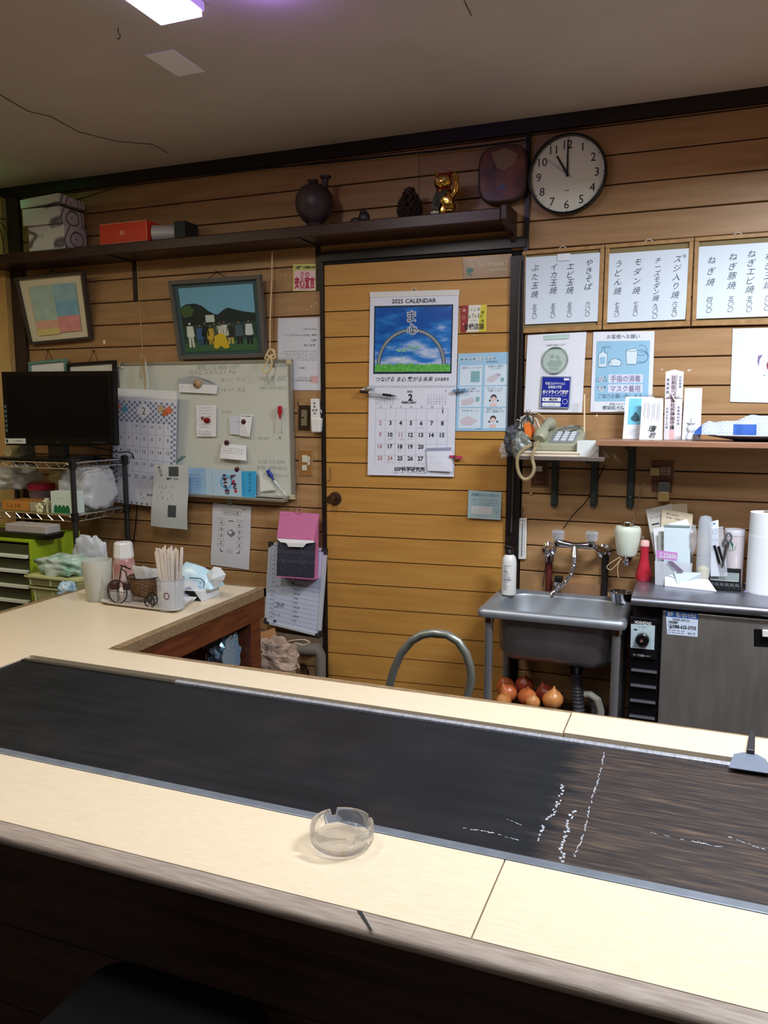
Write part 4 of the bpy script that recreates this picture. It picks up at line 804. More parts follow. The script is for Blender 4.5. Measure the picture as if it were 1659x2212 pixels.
pr(S, r, 'rule_lines', mat('rule_blue', (150, 164, 196), .6), f)
def f(m):
    for i in range(16):
        if i < 16: S.text(m, '6/%d' % (i+1), .11, .107+.053*i, .022, bold=-.005)
    for i, t in enumerate(['6○ 休み', '6/24', '6○ 休', '6/26', '6/27', '6⑱ 休', '6/29', '6⑳ 休', '6/31']): S.text(m, t, .50, .46+.053*i, .022, al='l', bold=.0)
    S.text(m, '体協 13時', .26, .72, .022); S.text(m, '寄合会', .27, .745, .022); S.text(m, '休み', .2, .77, .022); S.text(m, '休み', .20, .52, .022); S.text(m, 'トリニタ', .2, .86, .022)
pr(S, r, 'lettering', mat('marker_ink', (70, 84, 108), .6), f)
obj('magnet', MB().lathe(S.P(.20, .935, .004), [(.005, 0), (.005, -.006), (0, -.006)], 10, (0, 1, 0)), capm, r)
obj('marker', MB().tube([S.P(.47, .33, .008), S.P(.475, .41, .008), S.P(.475, .425, .008)], [.004, .004, .0055], 8), whitep, r); obj('marker_tip', MB().ell(S.P(.475, .435, .008), .006, 8, 6), black, r)
# pink file and its dark folders
S = Sheet([(605, 1104), (689, 1110), (680, 1168), (598, 1162)], [2.925, 2.925, 2.90, 2.90]); r = thing('wall_file', 'pink fabric letter file with dark folders hanging from a hook by the door', 'file', S.P(.5, 1)); pk = mat('pink_cover', (206, 116, 164), .6, var=.05, vs=200)
obj('cover_flap', S.slab(MB(), .004), pk, r); pr(S, r, 'lettering', mat('pink_dark', (170, 70, 110), .6), lambda m: (S.scrib(m, .08, .26, .12, .03, 2), S.scrib(m, .76, .92, .93, .03, 2)))
B = Sheet([(600, 1168), (680, 1172), (679, 1249), (600, 1243)], 2.893)
dkf = mat('folder_dark', (50, 52, 66), .55); hts = [.10, .13, .13, .14, .12, .38]; v = 0
for i, h_ in enumerate(hts):
    q = Sheet([B.P(0, v, .0015*i), B.P(1, v, .0015*i), B.P(1, v+h_-.006, .0015*i+.002), B.P(0, v+h_-.006, .0015*i+.002)]); ob = obj('folder', q.slab(MB(), .010), dkf if i % 2 else mat('folder_dark2', (58, 60, 76), .55), r); v += h_
m = MB()
for i in range(22): B.ring(m, .12+.02*(i % 9), .10+.036*i, .0007, off=.014, seg=6); B.ring(m, .64+.02*(i % 9), .10+.036*i, .0007, off=.014, seg=6)
obj('stitch_dots', m, pw, r, kind='stuff')
obj('cover_side', MB().hexa([W(680, 1168, 2.893), W(688, 1112, 2.925), W(689, 1112, 2.96), W(684, 1168, 2.94), W(679, 1250, 2.893), W(686, 1250, 2.93), W(688, 1248, 2.96), W(683, 1249, 2.94)]), pk, r)
obj('cover_base', Sheet([B.P(-.01, 1.0, .012), B.P(1.03, 1.0, .012), B.P(1.03, 1.025, .012), B.P(-.01, 1.025, .012)]).slab(MB(), .05), pk, r)
obj('loose_paper', MB().poly([W(598, 1163, 2.899), W(679, 1168, 2.899), W(679, 1172, 2.885), W(662, 1174, 2.88), W(655, 1182, 2.878), W(623, 1181, 2.878), W(618, 1173, 2.88), W(606, 1171, 2.886)]), white, r)
obj('hook_ring', MB().tube([W(646+6*math.cos(t), 1103+6*math.sin(t), 2.92) for t in [i*math.pi/6 for i in range(12)]], .0014, 6, closed=True), pk, r)
o = obj('wall_hook', MB().tube([W(647, 1093, WY), W(647, 1096, 2.925), W(647, 1101, 2.918)], .0018, 6), blackm); tag(o, 'dark cup hook carrying the pink file', 'hook')
# main calendar on the door
Y = WY-.012
o, S = paper('wall_calendar', 'large 2025 calendar with blue sky picture and arch on the door', 'calendar', [(800, 634), (991, 629), (980, 1030), (794, 1026)], [Y, Y, Y-.004, Y-.004], mat('calendar_white', (222, 226, 240), .5), .004); o_ = o
obj('top_rail', Sheet([S.P(-.006, -.008, .002), S.P(1.006, -.008, .002), S.P(1.006, .022, .002), S.P(-.006, .022, .002)]).slab(MB(), .007), whitep, o, bevel=.001)
obj('hanger', MB().tube([S.P(.46, -.005), S.P(.49, -.022), S.P(.52, -.022), S.P(.54, -.005)], .0015, 6), whitep, o)
sk = bpy.data.materials.new('sky_print'); sk.use_nodes = True; nt = sk.node_tree; b = nt.nodes['Principled BSDF']; b.inputs['Roughness'].default_value = .25
tc = nt.nodes.new('ShaderNodeTexCoord'); mp = nt.nodes.new('ShaderNodeMapping'); mp.inputs['Rotation'].default_value = (0, .7, 0); mp.inputs['Scale'].default_value = (1, 1, 3.4); nt.links.new(tc.outputs['Object'], mp.inputs[0])
n = nt.nodes.new('ShaderNodeTexNoise'); n.inputs['Scale'].default_value = 9; n.inputs['Detail'].default_value = 5; nt.links.new(mp.outputs[0], n.inputs[0])
sp = nt.nodes.new('ShaderNodeSeparateXYZ'); nt.links.new(tc.outputs['Object'], sp.inputs[0]); ma = nt.nodes.new('ShaderNodeMath'); ma.operation = 'MULTIPLY_ADD'; nt.links.new(sp.outputs['Z'], ma.inputs[0]); ma.inputs[1].default_value = -1.6; nt.links.new(n.outputs[0], ma.inputs[2])
c_ = nt.nodes.new('ShaderNodeValToRGB'); e = c_.color_ramp.elements; e[0].position = .36; e[0].color = rgb((22, 84, 168)); e[1].position = .78; e[1].color = rgb((206, 218, 238)); x = e.new(.55); x.color = rgb((44, 124, 204)); nt.links.new(ma.outputs[0], c_.inputs[0]); nt.links.new(c_.outputs[0], b.inputs['Base Color'])
pr(S, o, 'picture_border', mat('navy_border', (16, 44, 66), .4), lambda m: S.rect(m, .05, .068, .945, .436, .0006))
pr(S, o, 'picture_print', sk, lambda m: S.rect(m, .065, .078, .93, .426, .0010))
q = MB(); asp = S.w/S.h
arc = lambda r_, off, w_, m_: pr(S, o, 'arch_print', m_, lambda m: S.ring(m, .485, .385, r_, w_, off=off, seg=40, a0=180, a1=360, e=.98))
arc(.142, .0014, .0155, mat('arch_dark', (66, 72, 78), .4)); arc(.139, .0018, .009, mat('arch_light', (138, 150, 156), .4))
def grass(m):
    R_ = random.Random(2)
    pts = [(.068, .425)]+[(.068+.862*i/60, .378+.012*R_.random()) for i in range(61)]+[(.93, .425)]
    for i in range(1, len(pts)-2): S.poly(m, [(pts[i][0], .425), pts[i], pts[i+1], (pts[i+1][0], .425)], .0022)
pr(S, o, 'grass_print', mat('print_green', (62, 148, 52), .5, c2=(110, 196, 84), vs=90), grass)
def sprout(m, u, v, s_): 
    S.line(m, [(u, v), (u, v+.05)], .0015, .0024)
    for sg in (-1, 1): S.poly(m, [(u, v), (u+sg*.02*s_, v-.012*s_), (u+sg*.06*s_, v-.014*s_), (u+sg*.068*s_, v-.006*s_), (u+sg*.03*s_, v+.004*s_)], .0024)
pr(S, o, 'sprout_print', mat('sprout_green', (120, 186, 160), .5), lambda m: (sprout(m, .38, .315, 1), sprout(m, .52, .298, 1)))
pr(S, o, 'lettering', white, lambda m: (S.text(m, 'ま', .485, .128, .052, off=.0024, bold=.05), S.text(m, '心', .497, .195, .048, off=.0024, bold=.05)))
pr(S, o, 'lettering', mat('sky_ink', (26, 54, 110), .5), lambda m: (S.text(m, 'ま', .485, .128, .050, off=.0028, bold=.005), S.text(m, '心', .497, .195, .046, off=.0028, bold=.005)))
def f(m):
    S.text(m, '2025 CALENDAR', .505, .045, .024, fit=.50, bold=.012)
    S.text(m, '2', .49, .565, .038, bold=.04); S.text(m, '2025', .48, .533, .012, bold=.02); S.text(m, 'FEBRUARY', .475, .593, .013, fit=.17, bold=.03)
    S.text(m, 'つなげる ま心 繋がる未来', .41, .465, .022, fit=.66, skew=.25, bold=.005); S.text(m, '石井真奉寺', .84, .467, .016, fit=.16, skew=.2); S.text(m, '3', .885, .530, .012)
    for d in range(1, 28):
        i = (d+5) % 7; j = (d+5)//7
        if d in (21, 22): continue
        if i in (0,) or d in (11, 24): continue
        S.text(m, str(d), .145+i*.119, .640+j*.0655, .024, bold=.03)
    S.text(m, 'ESP科学研究所', .50, .962, .021, fit=.35, bold=.025); S.scrib(m, .30, .70, .982, .010, 2, seed=4)
pr(S, o, 'lettering', ink, f)
pr(S, o, 'lettering', mat('sunday_rose', (180, 110, 120), .6), lambda m: [S.text(m, str(d), .145+((d+5) % 7)*.119, .640+((d+5)//7)*.0655, .024, bold=.015) for d in (2, 9, 11, 16, 23, 24)])
def f(m):
    for u0 in (.09, .69):
        for j in range(5):
            for i in range(7): S.text(m, str(min(31, j*7+i+1)), u0+.033*i, .55+.0125*j, .0075)
    for i, ch in enumerate('日月火水木金土'): S.text(m, ch, .145+i*.119, .617, .011)
    R_ = random.Random(9)
    for j, i in ((2, 1), (2, 2), (1, 4), (3, 2), (4, 4), (2, 3), (3, 5), (4, 1), (4, 2)): S.scrib(m, .11+i*.119, .19+i*.119, .665+j*.0655, .014, 2, seed=i*9+j)
pr(S, o, 'small_print', mat('small_grey', (140, 146, 170), .6), f)
pr(S, o, 'rule_lines', mat('rule_pale', (180, 188, 212), .6), lambda m: ([S.line(m, [(.085+i*.119, .625), (.085+i*.119, .945)], .0009) for i in range(8)], [S.line(m, [(.085, .625+j*.0655), (.92, .625+j*.0655)], .0009) for j in range(5)]))
m = MB()
for i in range(38): p = S.P(.02+i*.0262, .505, .003); m.tube([p+Vector((0, 0, .004)), p+Vector((.001, -.003, 0)), p+Vector((0, 0, -.004))], .0006, 4)
obj('wire_binding', m, steeld, o, kind='stuff')
q, S2 = paper('sticky_note', 'white note with grey band stuck over the last days of February', 'note', [(921, 968), (978, 966), (977, 1019), (924, 1017)], [Y-.009, Y-.009, Y-.016, Y-.012], mat('note_white', (226, 230, 244), .5))
pr(S2, q, 'grey_band', mat('band_grey', (150, 156, 178), .5), lambda m: S2.rect(m, .0, .0, .95, .14)); pr(S2, q, 'print', mat('faint_blue', (190, 204, 236), .6), lambda m: [S2.scrib(m, .1, .7, v, .12, 2, seed=int(v*30)) for v in (.4, .65)])
peg(905, 0, 1, 0, steeld, 'x') if 0 else None
pegb = mat('peg_blue', (120, 170, 208), .3, trans=.25); pegr = mat('peg_pink', (206, 70, 110), .3, trans=.25)
peg(990, 843, Y-.016, .08, pegb, 'pale blue clothes peg on the edge of the door calendar'); peg(983, 987, Y-.016, -.1, pegr, 'pink clothes peg low on the edge of the door calendar'); peg(792, 839, Y-.018, .2, mat('peg_clear', (214, 222, 222), .15, trans=.4), 'clear clothes peg holding a pen on the door calendar')
pa, pb2 = W(779, 846, Y-.022), W(857, 856, Y-.022); r = thing('ballpoint_pen', 'clear ballpoint pen with black grip clipped across the door calendar', 'pen', pa)
d = pb2-pa; obj('barrel', MB().tube([pa, pa+d*.62], .0042, 10), mat('clear_barrel', (190, 194, 200), .2), r, smooth=1); obj('grip', MB().tube([pa+d*.62, pa+d*.86], .0052, 10), black, r, smooth=1); obj('tip', MB().tube([pa+d*.86, pb2], [.0045, .001], 10), steeld, r, smooth=1); obj('cap', MB().tube([pa-d*.02, pa+d*.22], .0052, 10), black, r, smooth=1)
# stickers and leaflets on the door
o, S = paper('no_smoking_sticker', 'clear brown sticker with no smoking sign and pale handwriting', 'sticker', [(1000, 557), (1105, 549), (1105, 597), (1001, 603)], WY-.0085, mat('film_brown', (150, 118, 84), .25))
pr(S, o, 'sign_print', mat('pale_lime', (206, 196, 158), .5), lambda m: (S.ring(m, .18, .28, .012, .002), S.line(m, [(.12, .16), (.24, .42)], .002)))
pr(S, o, 'lettering', MC['pale_lime'], lambda m: (S.text(m, 'No smoke !', .62, .36, .26, fit=.58, skew=.25, bold=.02), S.text(m, 'anymore', .72, .68, .16, fit=.36, skew=.3, bold=.01)))
pr(S, o, 'emblem', mat('teal_print', (84, 130, 128), .5), lambda m: (S.ring(m, .13, .62, .010), S.ring(m, .10, .80, .004), S.ring(m, .16, .82, .004), S.ring(m, .19, .6, .005)))
o, S = paper('shop_sticker', 'small red, white and yellow restaurant voucher sticker', 'sticker', [(995, 660), (1052, 658), (1050, 716), (995, 718)], WY-.0085, mat('voucher_white', (226, 222, 210), .3))
pr(S, o, 'print', mat('voucher_red', (150, 40, 36), .4), lambda m: S.poly(m, [(0, 0), (.30, 0), (.30, .55), (.22, 1), (0, 1)], .0004)); pr(S, o, 'print', mat('voucher_yellow', (214, 200, 60), .4), lambda m: S.poly(m, [(.78, 0), (1, 0), (1, 1), (.72, 1), (.70, .6)], .0004))
pr(S, o, 'print', mat('voucher_olive', (110, 120, 40), .4), lambda m: (S.ring(m, .85, .28, .006, off=.0009), S.ring(m, .85, .60, .006, off=.0009))); pr(S, o, 'print', mat('voucher_pink', (206, 150, 140), .4), lambda m: (S.ring(m, .14, .18, .006, off=.0009), S.ring(m, .12, .45, .007, .002, off=.0009), S.ring(m, .12, .70, .004, off=.0009)))
pr(S, o, 'lettering', mat('olive_ink', (90, 96, 60), .5), lambda m: (S.text(m, 'Go To Eat', .53, .40, .16, fit=.66), S.text(m, 'とくしま', .5, .16, .10), S.scrib(m, .4, .65, .57, .04, 2)))
pr(S, o, 'lettering', ink, lambda m: S.text(m, '登録店舗', .52, .80, .19, fit=.78, bold=.012, off=.0012))
o, S = paper('leaflet', 'pale blue infection control leaflet with six picture boxes on the door', 'leaflet', [(990, 764), (1103, 760), (1098, 931), (984, 931)], WY-.009, lb_)
tl = mat('leaflet_teal', (58, 130, 158), .4); 
pr(S, o, 'panel_print', mat('leaflet_pale', (212, 228, 240), .4), lambda m: [S.rect(m, .05+i*.475, .155+j*.275, .475+i*.475, .415+j*.275) for i in range(2) for j in range(3)])
pr(S, o, 'title_print', tl, lambda m: [S.ring(m, .08+i*.076, .075, .0050, off=.0006, seg=12) for i in range(9)])
pr(S, o, 'lettering', white, lambda m: S.text(m, 'コロナ感染拡大予防', .385, .075, .040, fit=.64, off=.0012, bold=.02))
pr(S, o, 'lettering', mat('teal_ink', (70, 104, 130), .5), lambda m: (S.text(m, 'のために', .66, .115, .028), S.text(m, '換気をしています', .27, .185, .024), S.text(m, '定期的に消毒を', .73, .175, .022), S.text(m, 'しています', .73, .205, .022), S.text(m, '入店の際は', .27, .455, .022), S.text(m, '手指消毒お願いします', .27, .485, .022, fit=.36), S.text(m, '咳エチケットを', .73, .455, .022), S.text(m, 'お願いします', .73, .485, .022), S.text(m, '手を洗いましょう', .27, .735, .022), S.text(m, '発熱のある方は', .73, .72, .022), S.text(m, '入店をご遠慮願います', .73, .75, .022, fit=.38), S.text(m, 'acecook.jp', .45, .972, .012, bold=.01)))
pr(S, o, 'window_print', mat('win_teal', (130, 176, 184), .4), lambda m: (S.rect(m, .26, .23, .43, .37, .001), S.rect(m, .83, .32, .89, .37, .001), S.rect(m, .37, .56, .44, .62, .001)))
pr(S, o, 'hand_print', mat('hand_pink', (204, 196, 206), .5), lambda m: (S.poly(m, [(.10, .60), (.30, .56), (.36, .61), (.26, .66), (.10, .67)], .001), S.poly(m, [(.56, .36), (.62, .30), (.76, .26), (.80, .31), (.68, .38)], .001), S.poly(m, [(.08, .86), (.22, .80), (.42, .86), (.30, .93), (.12, .92)], .001)))
for v in (.57, .84):
    pr(S, o, 'figure_print', mat('fig_hair', (66, 56, 60), .5), lambda m: (S.ring(m, .71, v, .0115, off=.001, seg=16), S.ring(m, .64, v+.04, .004, off=.001, seg=8), S.ring(m, .79, v+.04, .004, off=.001, seg=8)))
    pr(S, o, 'figure_print', mat('fig_face', (226, 196, 194), .5), lambda m: (S.ring(m, .71, v+.018, .0090, off=.0013, seg=16), S.poly(m, [(.66, v+.07), (.76, v+.07), (.78, v+.115), (.64, v+.115)], .0012)))
pr(S, o, 'lettering', ink, lambda m: S.text(m, '7%', .79, .285, .03, off=.0014))
o, S = paper('leaflet', 'small pale blue power company notice in a plastic sleeve low on the door', 'leaflet', [(1012, 1059), (1084, 1063), (1081, 1123), (1010, 1119)], [WY-.009, WY-.009, WY-.018, WY-.018], mat('sleeve_blue', (168, 192, 198), .2))
pr(S, o, 'lettering', tl, lambda m: (S.text(m, '四国電力からのお知らせ', .5, .14, .09, fit=.80), [S.scrib(m, .1, .95, v, .05, 2, seed=int(v*100)) for v in (.32, .42, .50)], S.ring(m, .88, .70, .006, .001), S.line(m, [(.88, .8), (.88, .92)], .001)))
pr(S, o, 'panel_print', mat('panel_pink', (200, 204, 206), .3), lambda m: S.rect(m, .10, .55, .74, .85))
# little shreds of tape left on the wood
k = 0
for px, py, w_, h_ in ((616, 593, 3, 4), (683, 655, 2, 6), (673, 662, 3, 5), (1289, 898, 4, 6), (1025, 724, 4, 2), (1430, 798, 5, 3), (1489, 800, 8, 4), (1380, 796, 3, 5)):
    c = W(px, py, WY-(.001 if not 700 < px < 1100 else .0075)); o = obj('tape_scrap', MB().prism([c+Vector((w_*.0009*math.cos(t), 0, h_*.0009*math.sin(t+.4))) for t in (0, 1.1, 2.2, 3.3, 4.6)], (0, -.0006, 0)), mat('tape_scrap', (226, 216, 196), .3)); tag(o, 'torn scrap of pale tape '+['between the group photo and the pink sticker', 'above the sleeved notice, nearer the door', 'above the sleeved notice, nearer the cord', 'just below the blue hygiene poster', 'under the voucher sticker on the door', 'above the pointed prayer charm', 'right of the prayer charm tip, the widest one', 'over the turquoise picture card'][k], 'tape'); k += 1
# ================================================================== MENU FRAMES AND POSTERS AT THE RIGHT
fwood = mat('menu_frame_wood', (176, 136, 84), .45, c2=(150, 112, 66), vs=12, stretch=(4, 4, 4)); card = mat('menu_card', (214, 226, 238), .5); olive = mat('olive_backing', (134, 116, 74), .6)
pen = mat('brush_pen', (52, 58, 76), .6)
menus = [([(1128, 543), (1306, 528), (1299, 712), (1123, 720)], [(1136, 556), (1301, 545), (1295, 694), (1134, 701)], 'menu_1', 'wood framed handwritten menu card listing fried noodles, nearest the clock',
          [('やきそば', .84, .08, .115, '六〇〇'), ('エビ玉焼', .60, .12, .115, '五五〇'), ('イカ玉焼', .38, .11, .115, '五五〇'), ('ぶた玉焼', .13, .10, .13, '五五〇')]),
         ([(1308, 528), (1499, 513), (1490, 704), (1302, 712)], [(1316, 548), (1491, 536), (1480, 690), (1310, 697)], 'menu_2', 'wood framed handwritten menu card in the middle of the three',
          [('スジ入り焼', .86, .08, .125, '六五〇'), ('チーズモダン焼', .62, .10, .10, '九〇〇'), ('モダン焼', .37, .08, .135, '七五〇'), ('うどん焼', .13, .09, .13, '七五〇')]),
         ([(1501, 513), (1690, 499), (1681, 700), (1494, 704)], [(1510, 533), (1682, 522), (1674, 683), (1500, 689)], 'menu_3', 'wood framed handwritten menu card cut off by the picture edge',
          [('ねぎ焼', .18, .12, .15, '四〇〇'), ('ねぎ豚焼', .45, .10, .13, '五〇〇'), ('ねぎエビ焼', .68, .08, .12, '五〇〇'), ('ねぎ玉焼', .90, .12, .13, '六〇〇')])]
for oc, ic, nm, lab, cols in menus:
    S = Sheet(oc, WY-.016); r = thing('menu_frame', lab, 'menu', S.P(.5, 1), 'handwritten menu frames above the posters')
    mb = MB(); S.slab(mb, .003, 1, 1, .03, .97, .03, .97, off=-.010); obj('backing_board', mb, olive, r)
    u, v = .014/S.w, .013/S.h
    for a, b_, c, d in ((0, 0, 1, v), (0, 1-v*1.3, 1, 1), (0, v, u, 1-v*1.3), (1-u, v, 1, 1-v*1.3)): mb = MB(); S.slab(mb, .015, 1, 1, a, c, b_, d); obj('frame_rail', mb, fwood, r, bevel=.0015)
    Q = Sheet(ic, WY-.014); obj('menu_card', Q.slab(MB(), .0025), card, r, bevel=.0006)
    m = MB()
    for t, u, v0, st_, pr_ in cols:
        n_ = len(t); Q.vtext(m, t, u, v0, min(.085, .80*min(st_, .62/n_)), st_ if n_*st_ < .66 else .62/n_, skew=.25, bold=-.003); vv = max(v0+n_*min(st_, .62/n_)+.03, .70)
        Q.vtext(m, pr_, u+.0, vv, .06, .075, skew=.2, bold=-.004)
    if nm == 'menu_2': Q.text(m, '牛', .94, .11, .05, bold=-.008)
    obj('lettering', m, pen, r)
    pk_ = S.P(.5, -.006, .0); obj('hanging_clip', MB().tube([pk_+Vector((-.014, 0, -.004)), pk_+Vector((0, -.002, .006)), pk_+Vector((.014, 0, -.004))], .0016, 5), mat('clear_clip', (206, 200, 196), .2), r)
obj('tape_square', Sheet([(1204, 549), (1232, 547), (1232, 562), (1204, 564)], WY-.0175).slab(MB(), .0006), mat('bright_tape', (226, 232, 240), .3), bpy.data.objects['menu_frame'])
# poster with round badge and blue guideline sticker
o, S = paper('poster', 'laminated white poster with a round badge and deep blue guideline sticker', 'poster', [(1140, 724), (1267, 716), (1257, 891), (1132, 890)], WY-.004, pw, bulge=lambda u, v: .002*math.sin(v*5))
S.b = None; q = mat('badge_green', (84, 104, 92), .35); q2 = mat('badge_pale', (164, 186, 172), .35)
pr(S, o, 'lettering', mat('badge_ink', (104, 114, 108), .5), lambda m: (S.text(m, 'ご協賛をお願いします', .49, .145, .020, fit=.34, off=.004), S.rect(m, .30, .03, .72, .031, .004)))
pr(S, o, 'header_print', mat('mint', (190, 216, 210), .3), lambda m: S.rect(m, .29, .02, .72, .075, .0035))
pr(S, o, 'badge_print', q, lambda m: S.ring(m, .49, .345, .049, .008, off=.004, seg=36)); pr(S, o, 'badge_print', q2, lambda m: S.ring(m, .49, .345, .041, off=.004, seg=36))
pr(S, o, 'badge_print', mat('badge_mid', (112, 142, 122), .35), lambda m: (S.poly(m, [(.36, .38), (.42, .33), (.50, .35), (.58, .32), (.62, .38), (.60, .42), (.40, .42)], .0045), S.ring(m, .45, .29, .008, off=.0045), S.ring(m, .54, .30, .007, off=.0045), S.poly(m, [(.40, .43), (.58, .43), (.56, .47), (.42, .47)], .0045)))
obj('badge_sleeve', Sheet([S.P(.27, .20, .005), S.P(.71, .20, .005), S.P(.72, .50, .005), S.P(.26, .51, .005)]).slab(MB(), .0003), mat('sleeve_film', (240, 250, 250), .08, alpha=.16), o)
B = Sheet([(1170, 812), (1234, 813), (1230, 882), (1166, 881)], WY-.0105); bl_ = mat('deep_blue', (34, 46, 150), .25)
b0 = obj('guideline_sticker', B.slab(MB(), .0012), mat('sticker_grey', (150, 156, 170), .3), o, label='deep blue sticker with white lettering')
q = Sheet([B.P(.035, .035, .0004), B.P(.965, .035, .0004), B.P(.965, .965, .0004), B.P(.035, .965, .0004)]); obj('sticker_face', q.slab(MB(), .0002), bl_, b0)
def f(m):
    B.text(m, '新型コロナウイルス', .48, .23, .07, fit=.66, bold=.02, off=.001); B.text(m, '感染拡大予防', .48, .34, .07, fit=.46, bold=.02, off=.001); B.text(m, 'ガイドライン実践店', .5, .50, .10, fit=.86, bold=.05, off=.001); B.scrib(m, .08, .9, .61, .025, 2, .001)
    for v in (.67, .83): B.poly(m, [(.07, v+.02), (.10, v), (.67, v), (.70, v+.02), (.70, v+.10), (.67, v+.12), (.10, v+.12), (.07, v+.10)], .001)
    B.ring(m, .84, .79, .0095, .0012, off=.001); B.poly(m, [(.76, .06), (.94, .06), (.94, .13), (.76, .13)], .001)
obj('lettering', (lambda m: (f(m), m)[1])(MB()), white, b0); obj('lettering', (lambda m: (B.text(m, '美波町', .45, .73, .07, off=.0016, bold=.02), B.text(m, '県', .15, .73, .04, off=.0016), B.text(m, 'とくしま', .42, .89, .03, off=.0016), m)[-1])(MB()), ink, b0)
# poster asking guests to disinfect
o, S = paper('poster', 'pale blue hygiene poster with pump bottle, hand and mask drawings', 'poster', [(1282, 717), (1414, 715), (1408, 890), (1275, 890)], WY-.004, pw)
pb_ = mat('poster_blue', (150, 196, 224), .4); lk = mat('poster_line', (90, 120, 140), .5)
pr(S, o, 'panel_print', pb_, lambda m: S.rect(m, .06, .115, .935, .865))
pr(S, o, 'lettering', mat('poster_ink', (84, 100, 116), .5), lambda m: (S.text(m, 'お客様へお願い', .50, .062, .045, fit=.54), S.text(m, 'ご協力お願い致します', .48, .80, .045, fit=.72, off=.0012), S.text(m, '新型コロナウイルス', .52, .90, .025), S.text(m, '感染拡大防止', .42, .945, .04, fit=.44, bold=.01)))
pr(S, o, 'panel_print', mat('poster_pale', (214, 222, 240), .4), lambda m: (S.rect(m, .28, .53, .84, .635, .001), S.rect(m, .28, .655, .84, .755, .001), S.ring(m, .17, .59, .011, off=.001), S.ring(m, .17, .71, .011, off=.001)))
pr(S, o, 'lettering', mat('mauve_ink', (136, 118, 156), .5), lambda m: (S.text(m, '手指の消毒', .56, .583, .068, fit=.48, off=.0014, bold=.015), S.text(m, 'マスク着用', .56, .707, .066, fit=.48, off=.0014, bold=.015)))
pr(S, o, 'lettering', lk, lambda m: (S.text(m, '入店前', .165, .57, .028, off=.0014), S.text(m, '入店後の', .165, .605, .028, off=.0014), S.text(m, 'お食事', .17, .69, .028, off=.0014), S.text(m, '以外', .17, .725, .028, off=.0014)))
def f(m):
    L_ = lambda pts, w=.0011: S.line(m, pts, w, .0016)
    L_([(.11, .44), (.10, .28), (.13, .255), (.155, .25), (.155, .20), (.20, .20), (.20, .25), (.23, .26), (.25, .28), (.24, .44), (.11, .44)]); L_([(.175, .20), (.175, .185), (.28, .185), (.295, .21)])
    L_([(.27, .40), (.30, .35), (.37, .33), (.46, .345), (.49, .38), (.47, .42), (.40, .43), (.29, .415)]); L_([(.27, .37), (.33, .375)]); L_([(.27, .39), (.33, .39)])
    L_([(.55, .23), (.70, .205), (.72, .225), (.74, .24), (.73, .41), (.57, .405), (.55, .23)]); L_([(.55, .23), (.60, .245), (.72, .245)])
    for r_, cx, cy in ((.019, .80, .235), (.019, .82, .315), (.024, .80, .31)): S.ring(m, cx, cy, r_, .0011, off=.0016, a0=-120, a1=130)
pr(S, o, 'drawing_print', lk, f); pr(S, o, 'drawing_print', mat('poster_cream', (214, 230, 238), .5), lambda m: (S.poly(m, [(.11, .43), (.105, .28), (.17, .25), (.245, .28), (.24, .43)], .001), S.poly(m, [(.555, .23), (.70, .21), (.735, .24), (.73, .40), (.57, .40)], .001), S.poly(m, [(.28, .40), (.31, .35), (.38, .335), (.48, .37), (.46, .42), (.3, .42)], .001)))
pr(S, o, 'drawing_print', pb_, lambda m: S.rect(m, .125, .31, .215, .40, .0013))
# poster with a plain round face, cut off by the picture edge
o, S = paper('poster', 'white poster with a rosy drawn face cut off by the picture edge', 'poster', [(1583, 710), (1740, 706), (1738, 872), (1577, 868)], WY-.004, mat('poster_white', (216, 228, 244), .5))
pr(S, o, 'drawing_print', mat('blush', (228, 206, 226), .5), lambda m: S.ring(m, .50, .48, .020, off=.0006)); pr(S, o, 'drawing_print', mat('maroon', (128, 60, 66), .5), lambda m: S.ring(m, .56, .50, .0165, off=.001, e=1.2))
pr(S, o, 'drawing_print', mat('violet_line', (128, 100, 148), .5), lambda m: (S.poly(m, [(.365, .37), (.43, .355), (.39, .42), (.375, .52), (.36, .44)], .001), S.poly(m, [(.42, .605), (.45, .63), (.48, .625), (.455, .64)], .001)))
# ================================================================== SHELVES AT THE RIGHT
RZ = -.110
pinkw = mat('shelf_pale', (160, 116, 90), .45, c2=(138, 98, 74), vs=8, stretch=(1, 6, 8))
H2 = thing('wall_shelf', 'reddish wooden wall shelf carrying the charm cards and the plate', 'shelf', (.1, 2.85, RZ))
obj('board', MB().box(-.318, XR-.01, 2.72, WY-.0005, RZ-.018, RZ), pinkw, H2, bevel=.002)
grn = mat('bracket_green', (44, 58, 56), .4, var=.15, vs=30)
def bracket(par, x, ztop, zbot, ywall=WY, depth=.2):
    m = MB(); m.prism([(x-.014, WY-.0005, ztop), (x-.008, WY-.026, ztop), (x+.008, WY-.026, ztop), (x+.014, WY-.0005, ztop)], (0, 0, zbot-ztop))
    m.lathe((x, WY-.008, zbot), [(.0, -.012), (.010, -.010), (.014, 0)], 12, sy=.9)
    m.prism([(x-.011, WY-.02, ztop), (x+.011, WY-.02, ztop), (x+.009, WY-depth, ztop), (x-.009, WY-depth, ztop)], (0, 0, -.014))
    obj('bracket', m, grn, par, smooth=45)
    for dz in (.03, .19): obj('screw', MB().lathe((x, WY-.026, ztop-dz), [(.004, 0), (.003, -.002), (0, -.003)], 8, (0, 1, 0)), steeld, par)
bracket(H2, W(1365, 1000).x, RZ-.0185, W(1365, 1097).z+.01); bracket(H2, .62, RZ-.0185, W(1365, 1097).z+.01)
PZs = -.168
H3 = thing('phone_shelf', 'small low shelf with grey metal edge under the telephone', 'shelf', (-.43, 2.85, PZs))
